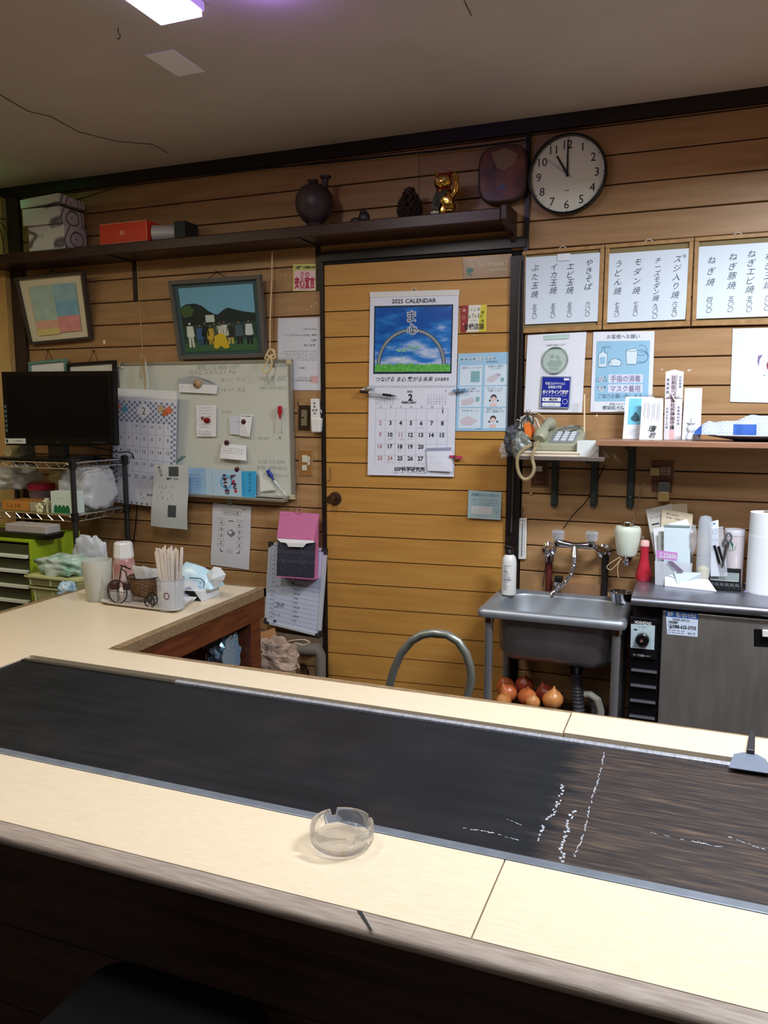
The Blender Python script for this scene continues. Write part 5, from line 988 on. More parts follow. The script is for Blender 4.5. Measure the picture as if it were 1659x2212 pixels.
obj('board', MB().box(-.588, -.292, 2.752, WY-.0005, PZs-.010, PZs), mat('shelf_grey', (150, 134, 120), .45), H3, bevel=.001)
obj('edge_rail', MB().box(-.588, -.292, 2.747, 2.752, PZs-.013, PZs-.001), mat('rail_grey', (120, 110, 104), .35, .4), H3)
for px in (1197, 1283): bracket(H3, W(px, 1040, WY-.02).x, PZs-.0105, W(px, 1090).z+.004)
# papers under and beside the telephone
def stack(name, label, cat, c, w, d, h, n, m, ang=0, jit=.004, seed=1, parts='sheet', group=None):
    r = thing(name, label, cat, c, group); R_ = random.Random(seed); t = h/n
    for i in range(n):
        mb = MB(); dx, dy = (R_.random()-.5)*jit*2, (R_.random()-.5)*jit*2
        mb.box(c[0]-w/2+dx, c[0]+w/2+dx, c[1]-d/2+dy, c[1]+d/2+dy, c[2]+t*i, c[2]+t*(i+.92)); mb.rot(0, c, (0, 0, 1), ang+(R_.random()-.5)*jit*8); obj(parts, mb, m, r)
    return r
stack('paper_pile', 'thin pile of papers lying under the telephone', 'paper', Vector((-.475, 2.86, PZs+.0002)), .20, .20, .016, 7, mat('aged_paper', (222, 208, 190), .6), 0, .004, 3)
c = W(1269, 972, 2.775); r = thing('memo_block', 'white memo block box standing at the end of the telephone shelf', 'box', Vector((c.x, 2.80, PZs)))
x0, x1, zt = W(1246, 970, 2.765).x, W(1293, 970, 2.765).x, W(1269, 953, 2.765).z
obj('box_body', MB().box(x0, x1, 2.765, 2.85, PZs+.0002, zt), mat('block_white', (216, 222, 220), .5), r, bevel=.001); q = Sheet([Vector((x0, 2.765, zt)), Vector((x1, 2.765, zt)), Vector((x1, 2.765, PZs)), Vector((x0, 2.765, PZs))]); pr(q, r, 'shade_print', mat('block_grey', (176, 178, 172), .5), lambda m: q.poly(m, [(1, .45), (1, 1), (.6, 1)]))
o = obj('cardboard_piece', MB().box(x1+.002, x1+.036, 2.79, 2.90, PZs+.0002, zt-.012), mat('carton', (146, 124, 100), .7)); tag(o, 'small brown carton beside the white memo block', 'box')
o = obj('chopstick', MB().tube([W(1262, 949, 2.90), W(1262.5, 852, 2.93)], [.0026, .0034], 8), mat('pale_bamboo', (222, 196, 158), .5), smooth=1); tag(o, 'single pale stick standing upright behind the memo block', 'stick')
# telephone
tg = mat('phone_grey', (150, 152, 128), .42); tg2 = mat('phone_keys', (206, 210, 216), .4)
y0 = 2.785; pb = Vector((W(1200, 975, y0).x, 2.86, PZs+.0165)); r = thing('telephone', 'grey-green push button desk telephone with coiled cord', 'telephone', pb)
xl, xr = W(1150, 970, y0).x, W(1257, 960, y0+.05).x; zb = PZs+.0165
def surf(u, v):  # body top: u across, v from front to back
    return Vector((xl+(xr-xl)*u+.006*v, y0+.165*v, zb+.024+.058*v))
m = MB(); n = 8
out = [(.0, .05), (.02, 0), (.9, 0), (.97, .05), (1.0, .3), (1.0, .7), (.96, .92), (.86, 1), (.1, 1), (.02, .94)]
top = [surf(u, v) for u, v in out]; bot = [Vector((p.x, p.y, zb)) for p in top]; k = len(top)
m.add(bot+top, [tuple(range(k))[::-1], tuple(range(k, 2*k))]+[(i, (i+1) % k, (i+1) % k+k, i+k) for i in range(k)]); obj('phone_body', m, tg, r, bevel=.005)
S = Sheet([surf(.38, .62), surf(.86, .62), surf(.86, .08), surf(.38, .08)]); 
obj('keypad_panel', Sheet([surf(.34, .66)+Vector((0, 0, .003)), surf(.88, .66)+Vector((0, 0, .003)), surf(.86, .06)+Vector((0, 0, .003)), surf(.33, .06)+Vector((0, 0, .003))]).slab(MB(), .003), mat('keypad_grey', (122, 128, 126), .4), r, bevel=.001)
for i in range(3):
    for j in range(4): obj('key', Sheet([S.P(.08+i*.32, .04+j*.24, .007), S.P(.29+i*.32, .04+j*.24, .007), S.P(.29+i*.32, .18+j*.24, .007), S.P(.08+i*.32, .18+j*.24, .007)]).slab(MB(), .004), tg2, r)
c = (surf(.62, .82)); obj('dial_recess', MB().lathe(c+Vector((0, 0, .001)), [(0, 0), (.038, 0), (.044, .006), (.048, .002)], 28, (0, -.25, 1), sx=1, sy=.55), mat('recess_grey', (108, 108, 98), .45), r, smooth=1)
h0, h1 = surf(.13, .04)+Vector((0, 0, .012)), surf(.20, .90)+Vector((0, 0, .014))
pts = [h0+(h1-h0)*t+Vector((0, 0, .016*math.sin(math.pi*t))) for t in [i/10 for i in range(11)]]
obj('handset', MB().tube(pts, [.018, .026, .025, .019, .016, .015, .015, .018, .024, .025, .017], 14), tg, r, smooth=1)
cc_ = []; path = [h0+Vector((.0, -.012, -.006)), W(1150, 985, 2.735), W(1154, 1010, 2.73), W(1148, 1028, 2.73), W(1133, 1036, 2.73), W(1121, 1022, 2.73), W(1117, 1000, 2.73), W(1120, 982, 2.735), W(1135, 968, 2.75), W(1146, 962, 2.77)]
P = []
for i in range(len(path)-1):
    a = path[max(i-1, 0)]; b = path[i]; c = path[i+1]; d = path[min(i+2, len(path)-1)]
    for j in range(40):
        t = j/40; P.append(.5*((2*b)+(c-a)*t+(2*a-5*b+4*c-d)*t*t+(3*b-a-3*c+d)*t**3))
co = []; ph = 0
for i in range(len(P)-1):
    d = (P[i+1]-P[i]).normalized(); a = d.cross(Vector((0, 1, 0))).normalized(); b = a.cross(d); L_ = (P[i+1]-P[i]).length
    for s_ in range(2): ph += L_/2/.0042*2*math.pi; co.append(P[i]+(P[i+1]-P[i])*(s_/2)+(a*math.cos(ph)+b*math.sin(ph))*.0052)
obj('coiled_cord', MB().tube(co, .0016, 4), mat('cord_cream', (182, 166, 128), .5), r, smooth=1)
# keys and ribbons hanging on the post
r = thing('key_bunch', 'bunch of keys, ribbons and an orange tag hung on the door post', 'keys', W(1135, 905, 2.90)); Yk = 2.86
kk = [W(1140, 905, Yk), W(1137, 925, Yk), W(1134, 945, Yk)]
obj('orange_tag', MB().prism([W(px, py, 2.80) for px, py in [(1131, 917), (1143, 911), (1148, 930), (1147, 944), (1141, 947), (1134, 938)]], (0, .005, 0)), mat('orange_tag', (226, 118, 42), .45), r, bevel=.0012, label='orange plastic tag')
obj('orange_tag', MB().prism([W(px, py, 2.815) for px, py in [(1146, 916), (1153, 922), (1155, 932), (1150, 946), (1146, 936)]], (0, .004, 0)), mat('orange_dark', (170, 74, 30), .5), r)
R_ = random.Random(11)
for i in range(15):
    a0 = W(1139+R_.uniform(-3, 3), 897+R_.uniform(-3, 3), 2.85); ang = R_.uniform(2.0, 5.6) if i > 3 else R_.uniform(-.6, .2); L_ = R_.uniform(18, 36)
    a1 = W(1139+L_*math.sin(ang-3.7)*.9, 905+abs(L_*math.cos((ang-3.7)*.55)), 2.83)
    mid = (a0+a1)/2+Vector((R_.uniform(-.01, .01), -.012, R_.uniform(0, .02)))
    obj('ribbon', MB().tube([a0, mid, a1], R_.choice([.0015, .002, .0028]), 6), [mat('ribbon_grey', (150, 156, 156), .4), mat('ribbon_green', (70, 84, 72), .5), mat('ribbon_white', (214, 210, 200), .4), mat('ribbon_dark', (66, 70, 78), .5)][i % 4], r, smooth=1)
for i, (px, py) in enumerate([(1122, 932), (1129, 928), (1126, 940), (1119, 915), (1141, 893), (1152, 900)]):
    c = W(px, py, 2.81); m = MB(); m.tube([c+Vector((.006*math.cos(t), 0, .006*math.sin(t)+.008)) for t in [k*math.pi/6 for k in range(12)]], .0015, 5, closed=True); m.box(c.x-.0025, c.x+.0025, c.y-.001, c.y+.001, c.z-.026, c.z+.003); obj('key', m, steel, r)
obj('loop_cord', cable('x_', [W(1142, 893, 2.962), W(1160, 893, 2.962), W(1175, 902, 2.962), W(1186, 922, 2.962)], .0016, cream, None, parent=r).data and MB().tube([W(1142, 893, 2.962), W(1146, 893, 2.962)], .0015, 5), cream, r); bpy.data.objects['x_'].name = 'loop_strand'
def blob(c, rr_, seed, amp=.35, fr=2.2, seg=26, rings=18, flatb=None):
    m = MB(); m.ell(c, rr_, seg, rings, None, amp, fr, seed)
    c = Vector(c)
    for i, p in enumerate(m.v):
        d = p-c; q = noise.noise(p*55+Vector((seed, 0, 0)))*.10+noise.noise(p*130+Vector((0, seed, 0)))*.05; p2 = c+d*(1+q)
        if flatb is not None and p2.z < flatb: p2.z = flatb
        m.v[i] = p2
    return m
bagc = mat('bag_grey', (128, 134, 128), .3, alpha=.8)
o = obj('plastic_bag', blob(W(1112, 950, 2.86), (.042, .035, .055), 4), mat('bag_dark', (70, 74, 82), .45)); tag(o, 'crumpled dark plastic bag hanging beside the keys', 'bag')
o = obj('plastic_bag', blob(W(1125, 962, 2.80), (.034, .026, .048), 8), mat('bag_smoke', (112, 116, 110), .35)); tag(o, 'crumpled smoky plastic bag under the orange tag', 'bag')
o = obj('plastic_bag', blob(W(1091, 972, 2.90), (.018, .015, .030), 9), mat('bag_white', (214, 204, 190), .45)); tag(o, 'small knotted white plastic bag at the door post', 'bag')
# cards, charm and vase on the wooden shelf
def stand(name, label, cat, px, y, m, th=.001, lean=.03, group=None):
    z0 = RZ+.0005; A, B_, C_, D_ = px; a, b_ = W(*D_, y), W(*C_, y); c, d = W(*B_, y), W(*A_, y) if False else W(*A, y)
    pts = [Vector((d.x, y+lean, d.z)), Vector((c.x, y+lean, c.z)), Vector((b_.x, y, z0)), Vector((a.x, y, z0))]; S = Sheet(pts); mb = MB(); S.slab(mb, th); o = obj(name, mb, m); tag(o, label, cat, group); return o, S
o, S = stand('postcard', 'white card with turquoise temple picture, behind the curled slip', 'card', [(1350, 857), (1413, 857), (1411, 945), (1345, 943)], 2.88, pw)
pr(S, o, 'picture_print', mat('turquoise', (104, 190, 220), .4, c2=(120, 206, 232), vs=30), lambda m: S.rect(m, .13, .04, .56, .66)); pr(S, o, 'picture_print', mat('dark_trees', (50, 90, 110), .5), lambda m: S.poly(m, [(.22, .5), (.32, .42), (.36, .36), (.42, .38), (.5, .46), (.54, .56), (.4, .60), (.25, .56)], .001))
pr(S, o, 'small_print', inkg, lambda m: [S.scrib(m, .12, .5, v, .02, 1, seed=int(v*99)) for v in (.78, .82, .86, .90)])
o, S = stand('letter_slip', 'curled white slip of fine writing signed with bold brush characters', 'letter', [(1386, 859), (1432, 860), (1431, 948), (1381, 947)], 2.835, pw, lean=.035)
pr(S, o, 'small_print', inkg, lambda m: [S.line(m, [(.12+i*.055, .1+.03*(i % 3)), (.115+i*.055, .45+.03*(i*7 % 5))], .0011) for i in range(14) if i % 4 != 2])
pr(S, o, 'lettering', ink, lambda m: (S.text(m, '瓊', .55, .74, .13, skew=.3, bold=.01), S.text(m, '君', .55, .90, .11, skew=.3, bold=.01)))
# wooden prayer charm
y = 2.86; P_ = [(1434, 944), (1438, 803), (1457, 798), (1477, 803), (1471, 944)]; V_ = [W(a, b_, y) for a, b_ in P_]
for i in (0, 4): V_[i].z = RZ+.0005
r = thing('prayer_charm', 'tall pointed white shrine charm with columns of brush writing', 'charm', (V_[0]+V_[4])/2); obj('envelope', MB().prism(V_, (0, .008, 0)), mat('charm_white', (222, 220, 226), .5), r)
S = Sheet([W(1438, 803, y), W(1477, 803, y), V_[4], V_[0]]); 
pr(S, r, 'centre_strip', mat('charm_pink', (214, 196, 206), .5), lambda m: S.rect(m, .30, .04, .60, 1.0, .0004)); pr(S, r, 'seal_print', mat('seal_pink', (226, 178, 180), .5), lambda m: S.rect(m, .32, .87, .60, .99, .0006))
pr(S, r, 'fold_line', mat('fold_grey', (90, 96, 110), .5), lambda m: (S.line(m, [(.64, .04), (.60, .40)], .0012), S.line(m, [(.02, .39), (.30, .375), (.70, .385), (.98, .39)], .001)))
pr(S, r, 'lettering', ink, lambda m: (S.vtext(m, '日和佐八幡神社祈祷御守護', .46, .06, .050, .066, bold=.012, skew=0),))
pr(S, r, 'lettering', inkb, lambda m: (S.vtext(m, '長尾家殿', .15, .09, .034, .060, skew=0), S.vtext(m, '五穀豊穣', .83, .06, .028, .045, skew=0), S.vtext(m, '令和七年乙巳歳', .15, .52, .028, .046, skew=0), S.vtext(m, '新春特別祈祷', .80, .50, .028, .048, skew=0)))
kp = S.P(.47, .37, .006); obj('knot', MB().tube([kp+Vector((-.007, 0, .016)), kp+Vector((-.003, -.003, .004)), kp, kp+Vector((.006, -.003, -.012))], [.0012, .0018, .0026, .0014], 8), white, r, smooth=1); obj('knot', MB().tube([kp+Vector((-.02, 0, 0)), kp, kp+Vector((.02, 0, .001))], .0012, 6), mat('knot_red', (170, 120, 130), .5), r)
o, S = stand('postcard', 'plain white card with faint blue sketch behind the little vase', 'card', [(1479, 838), (1517, 838), (1513, 944), (1473, 944)], 2.885, mat('card_bright', (230, 238, 244), .5))
fs_ = mat('faint_sketch', (196, 212, 230), .5)
pr(S, o, 'sketch_print', fs_, lambda m: ([S.line(m, [(.25+.1*i, .42), (.22+.13*i, .30), (.35+.11*i, .14+.02*(i % 3))], .0016) for i in range(5)], S.line(m, [(.15, .44), (.5, .47), (.85, .43)], .0016), S.line(m, [(.2, .66), (.5, .58), (.7, .64)], .0012)))
c = W(1491, 942, 2.80); c.z = RZ+.0005; porc = mat('porcelain', (206, 216, 230), .15)
r = thing('candle_vase', 'tiny white porcelain vase with two swellings and a dark stem', 'vase', c)
obj('vase_body', MB().lathe(c, [(0, 0), (.012, 0), (.0155, .006), (.012, .020), (.009, .026), (.014, .036), (.012, .046), (.008, .050), (.014, .056), (.0145, .058), (.006, .056)], 24), porc, r, smooth=1); obj('stem', MB().tube([c+Vector((0, 0, .05)), c+Vector((0, 0, .072))], .0009, 5), ink, r)
# plate with a folded patterned cloth
pc_ = W(1600, 945, 2.82); pc_.z = RZ+.0005; 
r = thing('plate', 'dark blue and white dish under the folded cloth', 'plate', pc_)
obj('dish', MB().lathe(pc_+Vector((.03, 0, 0)), [(0, .002), (.05, 0), (.055, .004), (.128, .016), (.132, .019), (.128, .020), (.05, .008), (0, .007)], 40, sy=.6), mat('dish_blue', (70, 76, 104), .2), r, smooth=1); obj('rim', MB().tube([pc_+Vector((.03+.131*math.cos(t), .0786*math.sin(t), .0195)) for t in [i*math.pi/20 for i in range(40)]], .002, 6, closed=True), porc, r, smooth=1)
cl = bpy.data.materials.new('check_cloth'); cl.use_nodes = True; nt = cl.node_tree; b = nt.nodes['Principled BSDF']; b.inputs['Roughness'].default_value = .8
tc = nt.nodes.new('ShaderNodeTexCoord'); mp = nt.nodes.new('ShaderNodeMapping'); nt.links.new(tc.outputs['Object'], mp.inputs[0]); mp.inputs['Rotation'].default_value = (math.pi/2, 0, 0)
br = nt.nodes.new('ShaderNodeTexBrick'); br.inputs['Scale'].default_value = 1; br.inputs['Brick Width'].default_value = .013; br.inputs['Row Height'].default_value = .0075; br.inputs['Mortar Size'].default_value = .0011; br.inputs['Color1'].default_value = rgb((226, 234, 244)); br.inputs['Color2'].default_value = rgb((214, 224, 238)); br.inputs['Mortar'].default_value = rgb((140, 164, 202)); nt.links.new(mp.outputs[0], br.inputs[0])
sx_ = nt.nodes.new('ShaderNodeSeparateXYZ'); nt.links.new(tc.outputs['Object'], sx_.inputs[0])
def mth(op, a, b_):
    n = nt.nodes.new('ShaderNodeMath'); n.operation = op
    for i, q in enumerate((a, b_)):
        if isinstance(q, (int, float)): n.inputs[i].default_value = q
        else: nt.links.new(q, n.inputs[i])
    return n.outputs[0]
ph_ = mth('FRACT', mth('MULTIPLY', mth('ADD', sx_.outputs['X'], .195), 1/.16), 0)
ckf = mth('MULTIPLY', mth('LESS_THAN', ph_, .42), mth('LESS_THAN', sx_.outputs['Z'], .034))
mx = nt.nodes.new('ShaderNodeMixRGB'); nt.links.new(ckf, mx.inputs[0]); nt.links.new(br.outputs[0], mx.inputs[1]); mx.inputs[2].default_value = rgb((44, 86, 166)); nt.links.new(mx.outputs[0], b.inputs['Base Color'])
m = MB(); NX, NY = 40, 12; xa, xb_ = W(1500, 930, 2.80).x, W(1500, 930, 2.80).x+.30
def cz_(u, v): return RZ+.0225+(.046-.010*math.sin(u*9-1.0)+.010*u+.003*math.sin(u*26))*math.sin(math.pi*min(1, max(0, v*1.02)))**.32*min(1, u*6+.12)*min(1, (1-u)*8+.05)
vs = [(xa+(xb_-xa)*i/NX, 2.765+.12*j/NY+.004*math.sin(i*.9), cz_(i/NX, j/NY)) for j in range(NY+1) for i in range(NX+1)]
fs = [(j*(NX+1)+i, j*(NX+1)+i+1, (j+1)*(NX+1)+i+1, (j+1)*(NX+1)+i) for j in range(NY) for i in range(NX)]
vb_ = [(x, y, RZ+.0215) for x, y, z in vs]; n = len(vs); fs += [tuple(k+n for k in f[::-1]) for f in fs]
ring = [i for i in range(NX+1)]+[j*(NX+1)+NX for j in range(1, NY+1)]+[NY*(NX+1)+i for i in range(NX-1, -1, -1)]+[j*(NX+1) for j in range(NY-1, 0, -1)]
fs += [(ring[(i+1) % len(ring)], ring[i], ring[i]+n, ring[(i+1) % len(ring)]+n) for i in range(len(ring))]
o = obj('folded_cloth', MB().add(vs+vb_, fs), cl, smooth=60); tag(o, 'folded blue and white checked cloth heaped on the dish', 'cloth')
# ================================================================== OUTLETS, THERMOMETER, FAUCET
S = Sheet([(1148, 994), (1184, 994), (1183, 1052), (1146, 1051)], WY-.004); r = thing('outlet_plate', 'dark brown outlet plate half hidden behind the coiled cord', 'outlet', S.P(.5, 1)); obj('plate', S.slab(MB(), .004), mat('outlet_brown', (84, 52, 36), .35), r); pr(S, r, 'rim_print', rimm, lambda m: S.line(m, [(.02, .02), (.98, .02), (.98, .98), (.02, .98), (.02, .02)], .0014))
obj('jack', Sheet([S.P(.28, .22, .002), S.P(.66, .22, .002), S.P(.66, .42, .004), S.P(.28, .42, .004)]).slab(MB(), .004), whitep, r, bevel=.0008); pr(S, r, 'cover_print', rimm, lambda m: S.line(m, [(.3, .58), (.68, .58), (.68, .82), (.3, .82), (.3, .58)], .001))
S = Sheet([(1409, 994), (1458, 996), (1453, 1064), (1407, 1062)], WY-.004); r = thing('outlet_plate', 'brown wooden outlet plate with plug and night light', 'outlet', S.P(.5, 1)); obj('plate', S.slab(MB(), .005), mat('outlet_wood', (104, 68, 44), .4), r, bevel=.001); pr(S, r, 'rim_print', rimm, lambda m: S.line(m, [(.98, .02), (.98, .98)], .0016))
q = Sheet([(1427, 1009), (1449, 1009), (1448, 1027), (1426, 1026)], WY-.008); obj('socket', q.slab(MB(), .005), mat('socket_grey', (164, 152, 130), .4), r, bevel=.0008); pr(q, r, 'slots', blackm, lambda m: [q.rect(m, a, c, a+.08, c+.22) for a in (.2, .45, .65, .85) for c in (.18, .6) if a != .85])
o = obj('plug', MB().box(*[f(W(1405, 1010, WY-.03).x, W(1425, 1010, WY-.03).x) for f in (min, max)], WY-.034, WY-.010, W(1410, 1027, WY-.03).z, W(1410, 1010, WY-.03).z), mat('plug_cream', (188, 164, 120), .4), bevel=.003); tag(o, 'cream plug pushed sideways into the wooden outlet', 'plug')
r = thing('night_light', 'small grey and amber plug-in light below the wooden outlet', 'lamp', W(1434, 1080, WY-.02)); 
x0, x1 = W(1421, 1050, WY-.03).x, W(1448, 1050, WY-.03).x; z1, z0, zm = W(1434, 1041, WY-.03).z, W(1434, 1084, WY-.03).z, W(1434, 1062, WY-.03).z
obj('case', MB().box(x0, x1, WY-.034, WY-.0095, zm, z1), mat('case_grey', (84, 84, 84), .3), r, bevel=.004); obj('amber_cover', MB().box(x0+.001, x1-.001, WY-.035, WY-.003, z0, zm+.001), mat('amber', (176, 146, 90), .35), r, bevel=.006)
cable('cable', [W(1408, 1020, WY-.03), W(1395, 1035, WY-.02), W(1387, 1058, WY-.015), W(1377, 1090, WY-.015), W(1370, 1120, WY-.02), W(1366, 1140, WY-.03)], .0022, mat('cable_tan', (150, 122, 92), .5), 'tan cable hanging from the plug down behind the soap holder')
cable('cable', [W(1306, 1006, WY-.004), W(1297, 1025, WY-.012), W(1268, 1080, WY-.012), W(1240, 1110, WY-.012), W(1217, 1142, WY-.02)], .0018, blackm, 'thin black cable slanting down to the tap')
p = W(1147, 1066, WY-.006); o = obj('wall_peg', MB().ell(p, .005, 10, 8), mat('peg_yellow', (206, 176, 90), .5), smooth=1); tag(o, 'tiny round yellow peg on the planks below the telephone shelf', 'peg')
S = Sheet([(1121, 1119), (1138, 1119), (1136, 1208), (1118, 1208)], WY-.010); r = thing('thermometer', 'narrow white wall thermometer beside the door post', 'thermometer', S.P(.5, 1)); obj('scale_board', S.slab(MB(), .006), whitep, r, bevel=.002)
pr(S, r, 'scale_print', ink, lambda m: ([S.line(m, [(.16, .16+.04*i), (.34 if i % 2 else .38, .16+.04*i)], .0007) for i in range(19)], [S.line(m, [(.66, .16+.04*i), (.84, .16+.04*i)], .0007) for i in range(19)], S.text(m, '℃', .5, .07, .05)))
obj('glass_tube', MB().tube([S.P(.5, .12, .002), S.P(.5, .93, .002)], .0013, 6), mat('tube_grey', (90, 96, 104), .2), r); obj('string', MB().tube([S.P(.5, .01, .001), W(1128, 1108, WY-.006), W(1131, 1100, WY-.004), W(1124, 1094, WY-.008)], .001, 5), blackm, r)
# wall mixer tap
Yt = 2.885; tp = thing('mixer_tap', 'chrome wall mixer tap with two clear handles and a flexible spout', 'tap', W(1240, 1200, WY)); Tp = lambda px, py, y=Yt: W(px, py, y)
obj('tap_body', MB().tube([Tp(1206, 1172), Tp(1215, 1174), Tp(1240, 1178), Tp(1268, 1178), Tp(1282, 1178)], [.017, .013, .0105, .0115, .016], 16), chrome, tp, smooth=1)
for px, py, wx, wy in ((1204, 1176, 1187, 1185), (1284, 1180, 1306, 1190)):
    a, w_ = Tp(px, py), W(wx, wy, WY-.022); obj('elbow', MB().tube([a, (a+w_)/2+Vector((0, -.004, 0)), w_], [.013, .012, .013], 12), chrome, tp, smooth=1); obj('wall_flange', MB().lathe(W(wx, wy, WY-.0005), [(.027, 0), (.026, -.008), (.015, -.014), (.013, -.03), (0, -.03)], 20, (0, 1, 0)), chrome, tp, smooth=1)
acr = mat('acrylic', (206, 210, 214), .06, alpha=.42)
for px, py in ((1205, 1157), (1278, 1160)):
    c = Tp(px, py+14); obj('valve', MB().lathe(c, [(.015, -.012), (.016, .0), (.009, .004), (.009, .012)], 16), chrome, tp, smooth=1)
    m = MB(); pf = [(.016, .008), (.023, .012), (.0235, .038), (.020, .044), (0, .044)]
    for q in range(1): m.lathe(c, pf, 10)
    obj('clear_handle', m, acr, tp); obj('handle_core', MB().lathe(c, [(.010, .008), (.012, .03), (.012, .040), (0, .040)], 12), mat('core_grey', (116, 120, 124), .3, .5), tp, smooth=1)
sp_ = [Tp(1241, 1182), Tp(1241, 1196, 2.875), Tp(1241, 1206, 2.865)]; obj('spout_joint', MB().tube(sp_, [.012, .0115, .010], 14), chrome, tp, smooth=1)
pts = [Tp(1241, 1206, 2.865), Tp(1240, 1222, 2.855), Tp(1234, 1240, 2.845), Tp(1222, 1256, 2.835), Tp(1208, 1269, 2.825), Tp(1199, 1277, 2.82)]
P = []; rr9 = []
for i in range(len(pts)-1):
    for j in range(9): t = j/9; P.append(pts[i].lerp(pts[i+1], t)); rr9.append(.0092 if (j % 2) else .0074)
obj('flexible_hose', MB().tube(P, rr9, 12), chrome, tp, smooth=30); obj('nozzle', MB().tube([pts[-1], Tp(1193, 1283, 2.815), Tp(1188, 1289, 2.812)], [.009, .0105, .0105], 14), chrome, tp, smooth=1)
for px, z2, m_, lb in ((1187, 1268, mat('pipe_rust', (92, 34, 28), .45), 'rust red water pipe rising to the left end of the tap'), (1308, 1282, mat('pipe_black', (30, 26, 26), .4), 'black water pipe rising to the right end of the tap')):
    a = W(px, 1200, WY-.0142); b_ = W(px, z2, WY-.0142); rr_2 = .0125; o = obj('water_pipe', MB().tube([a, Vector((a.x, a.y, -.9))], rr_2, 12), m_, smooth=1); tag(o, lb, 'pipe')
o = obj('pipe_clamp', MB().tube([W(1187, 1203, WY-.022)+Vector((0, 0, .006)), W(1187, 1209, WY-.022)-Vector((0, 0, .006))], .019, 12), chrome, smooth=1); tag(o, 'shiny clamp collar around the rust red pipe', 'clamp')
cable('wire', [W(1180, 1212, WY-.02), W(1176, 1240, WY-.02), W(1172, 1268, WY-.02)], .0015, blackm, 'thin dark wire beside the rust red pipe', 'wire')
c = W(1207, 1256, WY-.04); r = thing('stop_valve', 'small black and steel stop valve behind the sink', 'valve', c); obj('valve_body', MB().lathe(c, [(.016, -.02), (.022, -.014), (.022, 0), (.012, .004)], 14), chrome, r, smooth=1); obj('valve_knob', MB().box(c.x-.016, c.x+.016, c.y-.012, c.y+.012, c.z+.004, c.z+.020), black, r, bevel=.004)
o = obj('splash_board', MB().box(W(1190, 1262, 2.96).x, W(1298, 1262, 2.96).x, WY-.012, WY-.001, -.78, W(1240, 1259, 2.96).z), mat('splash_wood', (150, 112, 80), .5)); tag(o, 'low weathered board behind the sink rim', 'board')
# soap dispenser
sc_ = W(1354, 1200, 2.90); r = thing('soap_dispenser', 'milky wall soap dispenser with chrome cap and valve', 'dispenser', sc_); k = (W(1383, 1150, 2.90).x-W(1325, 1150, 2.90).x)/2
obj('bowl', MB().lathe(sc_, [(0, 0), (k*.66, .001), (k*.78, .01), (k*.93, .055), (k, .085), (k*.98, .098), (k*.9, .104), (k*.5, .106)], 28), mat('milky', (214, 222, 206), .3, spec=.6), r, smooth=1)
obj('cap', MB().lathe(sc_+Vector((0, 0, .104)), [(k*.46, 0), (k*.46, .014), (k*.42, .018), (0, .018)], 20), chrome, r, smooth=1); obj('valve', MB().lathe(sc_+Vector((0, 0, -.036)), [(0, 0), (.011, .002), (.013, .012), (.008, .018), (.012, .03), (.02, .036)], 16), chrome, r, smooth=1)
obj('wall_arm', MB().tube([sc_+Vector((.006, 0, -.012)), sc_+Vector((.012, WY-2.90-.002, -.008))], .009, 10), mat('arm_dark', (44, 42, 42), .3, .6), r, smooth=1)
cable('rubber_band', [W(1340, 1203, 2.87), W(1322, 1214, 2.86), W(1311, 1224, 2.86), W(1318, 1231, 2.86), W(1330, 1222, 2.86), W(1342, 1206, 2.87)], .0016, mat('band_tan', (190, 166, 130), .5), 'pale rubber band looped on the soap dispenser valve', 'band')
cable('string', [W(1340, 1208, 2.87), W(1334, 1226, 2.87), W(1336, 1248, 2.87)], .0012, cream, 'thin string dangling below the soap dispenser', 'string')
for i, (a, b_) in enumerate((((1368, 1165), (1392, 1160)), ((1368, 1172), (1393, 1180)), ((1366, 1182), (1390, 1170)), ((1368, 1150), (1392, 1168)))):
    o = obj('wire', MB().tube([W(*a, 2.94), W((a[0]+b_[0])/2, a[1]-3, 2.93), W(*b_, 2.94)], .0012, 5), mat('wire_grey', (150, 146, 140), .4)); tag(o, ['second lowest', 'second highest', 'lowest', 'topmost'][i]+' thin pale wire between soap dispenser and red bottle', 'wire', 'thin wires behind the red bottle')
# ================================================================== SINK
SZk = -.692; sx0, sx1, sy0, sy1 = -.682, -.192, 2.600, 2.944
K = thing('steel_sink', 'free standing stainless steel sink on tubular legs', 'sink', ((sx0+sx1)/2, 2.78, FLOOR))
def rrect(x0, x1, y0, y1, r, z, n=7): return rr_(x0, x1, y0, y1, r, z, n)
N_ = 32
L0 = rrect(sx0, sx1, sy0, sy1, .022, SZk); L1 = rrect(sx0+.006, sx1-.006, sy0+.006, sy1-.006, .02, SZk+.006); L2 = rrect(sx0+.022, sx1-.022, sy0+.018, sy1-.018, .02, SZk+.005); L3 = rrect(sx0+.030, sx1-.030, sy0+.026, sy1-.026, .02, SZk-.003)
ox0, ox1, oy0, oy1 = sx0+.048, sx1-.030, sy0+.030, sy1-.028
L4 = rrect(ox0, ox1, oy0, oy1, .085, SZk-.003); L5 = rrect(ox0+.004, ox1-.004, oy0+.004, oy1-.004, .083, SZk-.012); L6 = rrect(ox0+.012, ox1-.012, oy0+.012, oy1-.012, .07, SZk-.15); L7 = rrect(ox0+.035, ox1-.035, oy0+.035, oy1-.035, .05, SZk-.172); L8 = rrect(ox0+.17, ox1-.17, oy0+.1, oy1-.1, .02, SZk-.176)
def loft(Ls, cap=True):
    k = len(Ls[0]); fs = []
    for i in range(len(Ls)-1):
        for j in range(k): l = (j+1) % k; fs.append((i*k+j, i*k+l, (i+1)*k+l, (i+1)*k+j))
    if cap: fs.append(tuple(range((len(Ls)-1)*k, len(Ls)*k)))
    return MB().add([p for L_ in Ls for p in L_], fs)
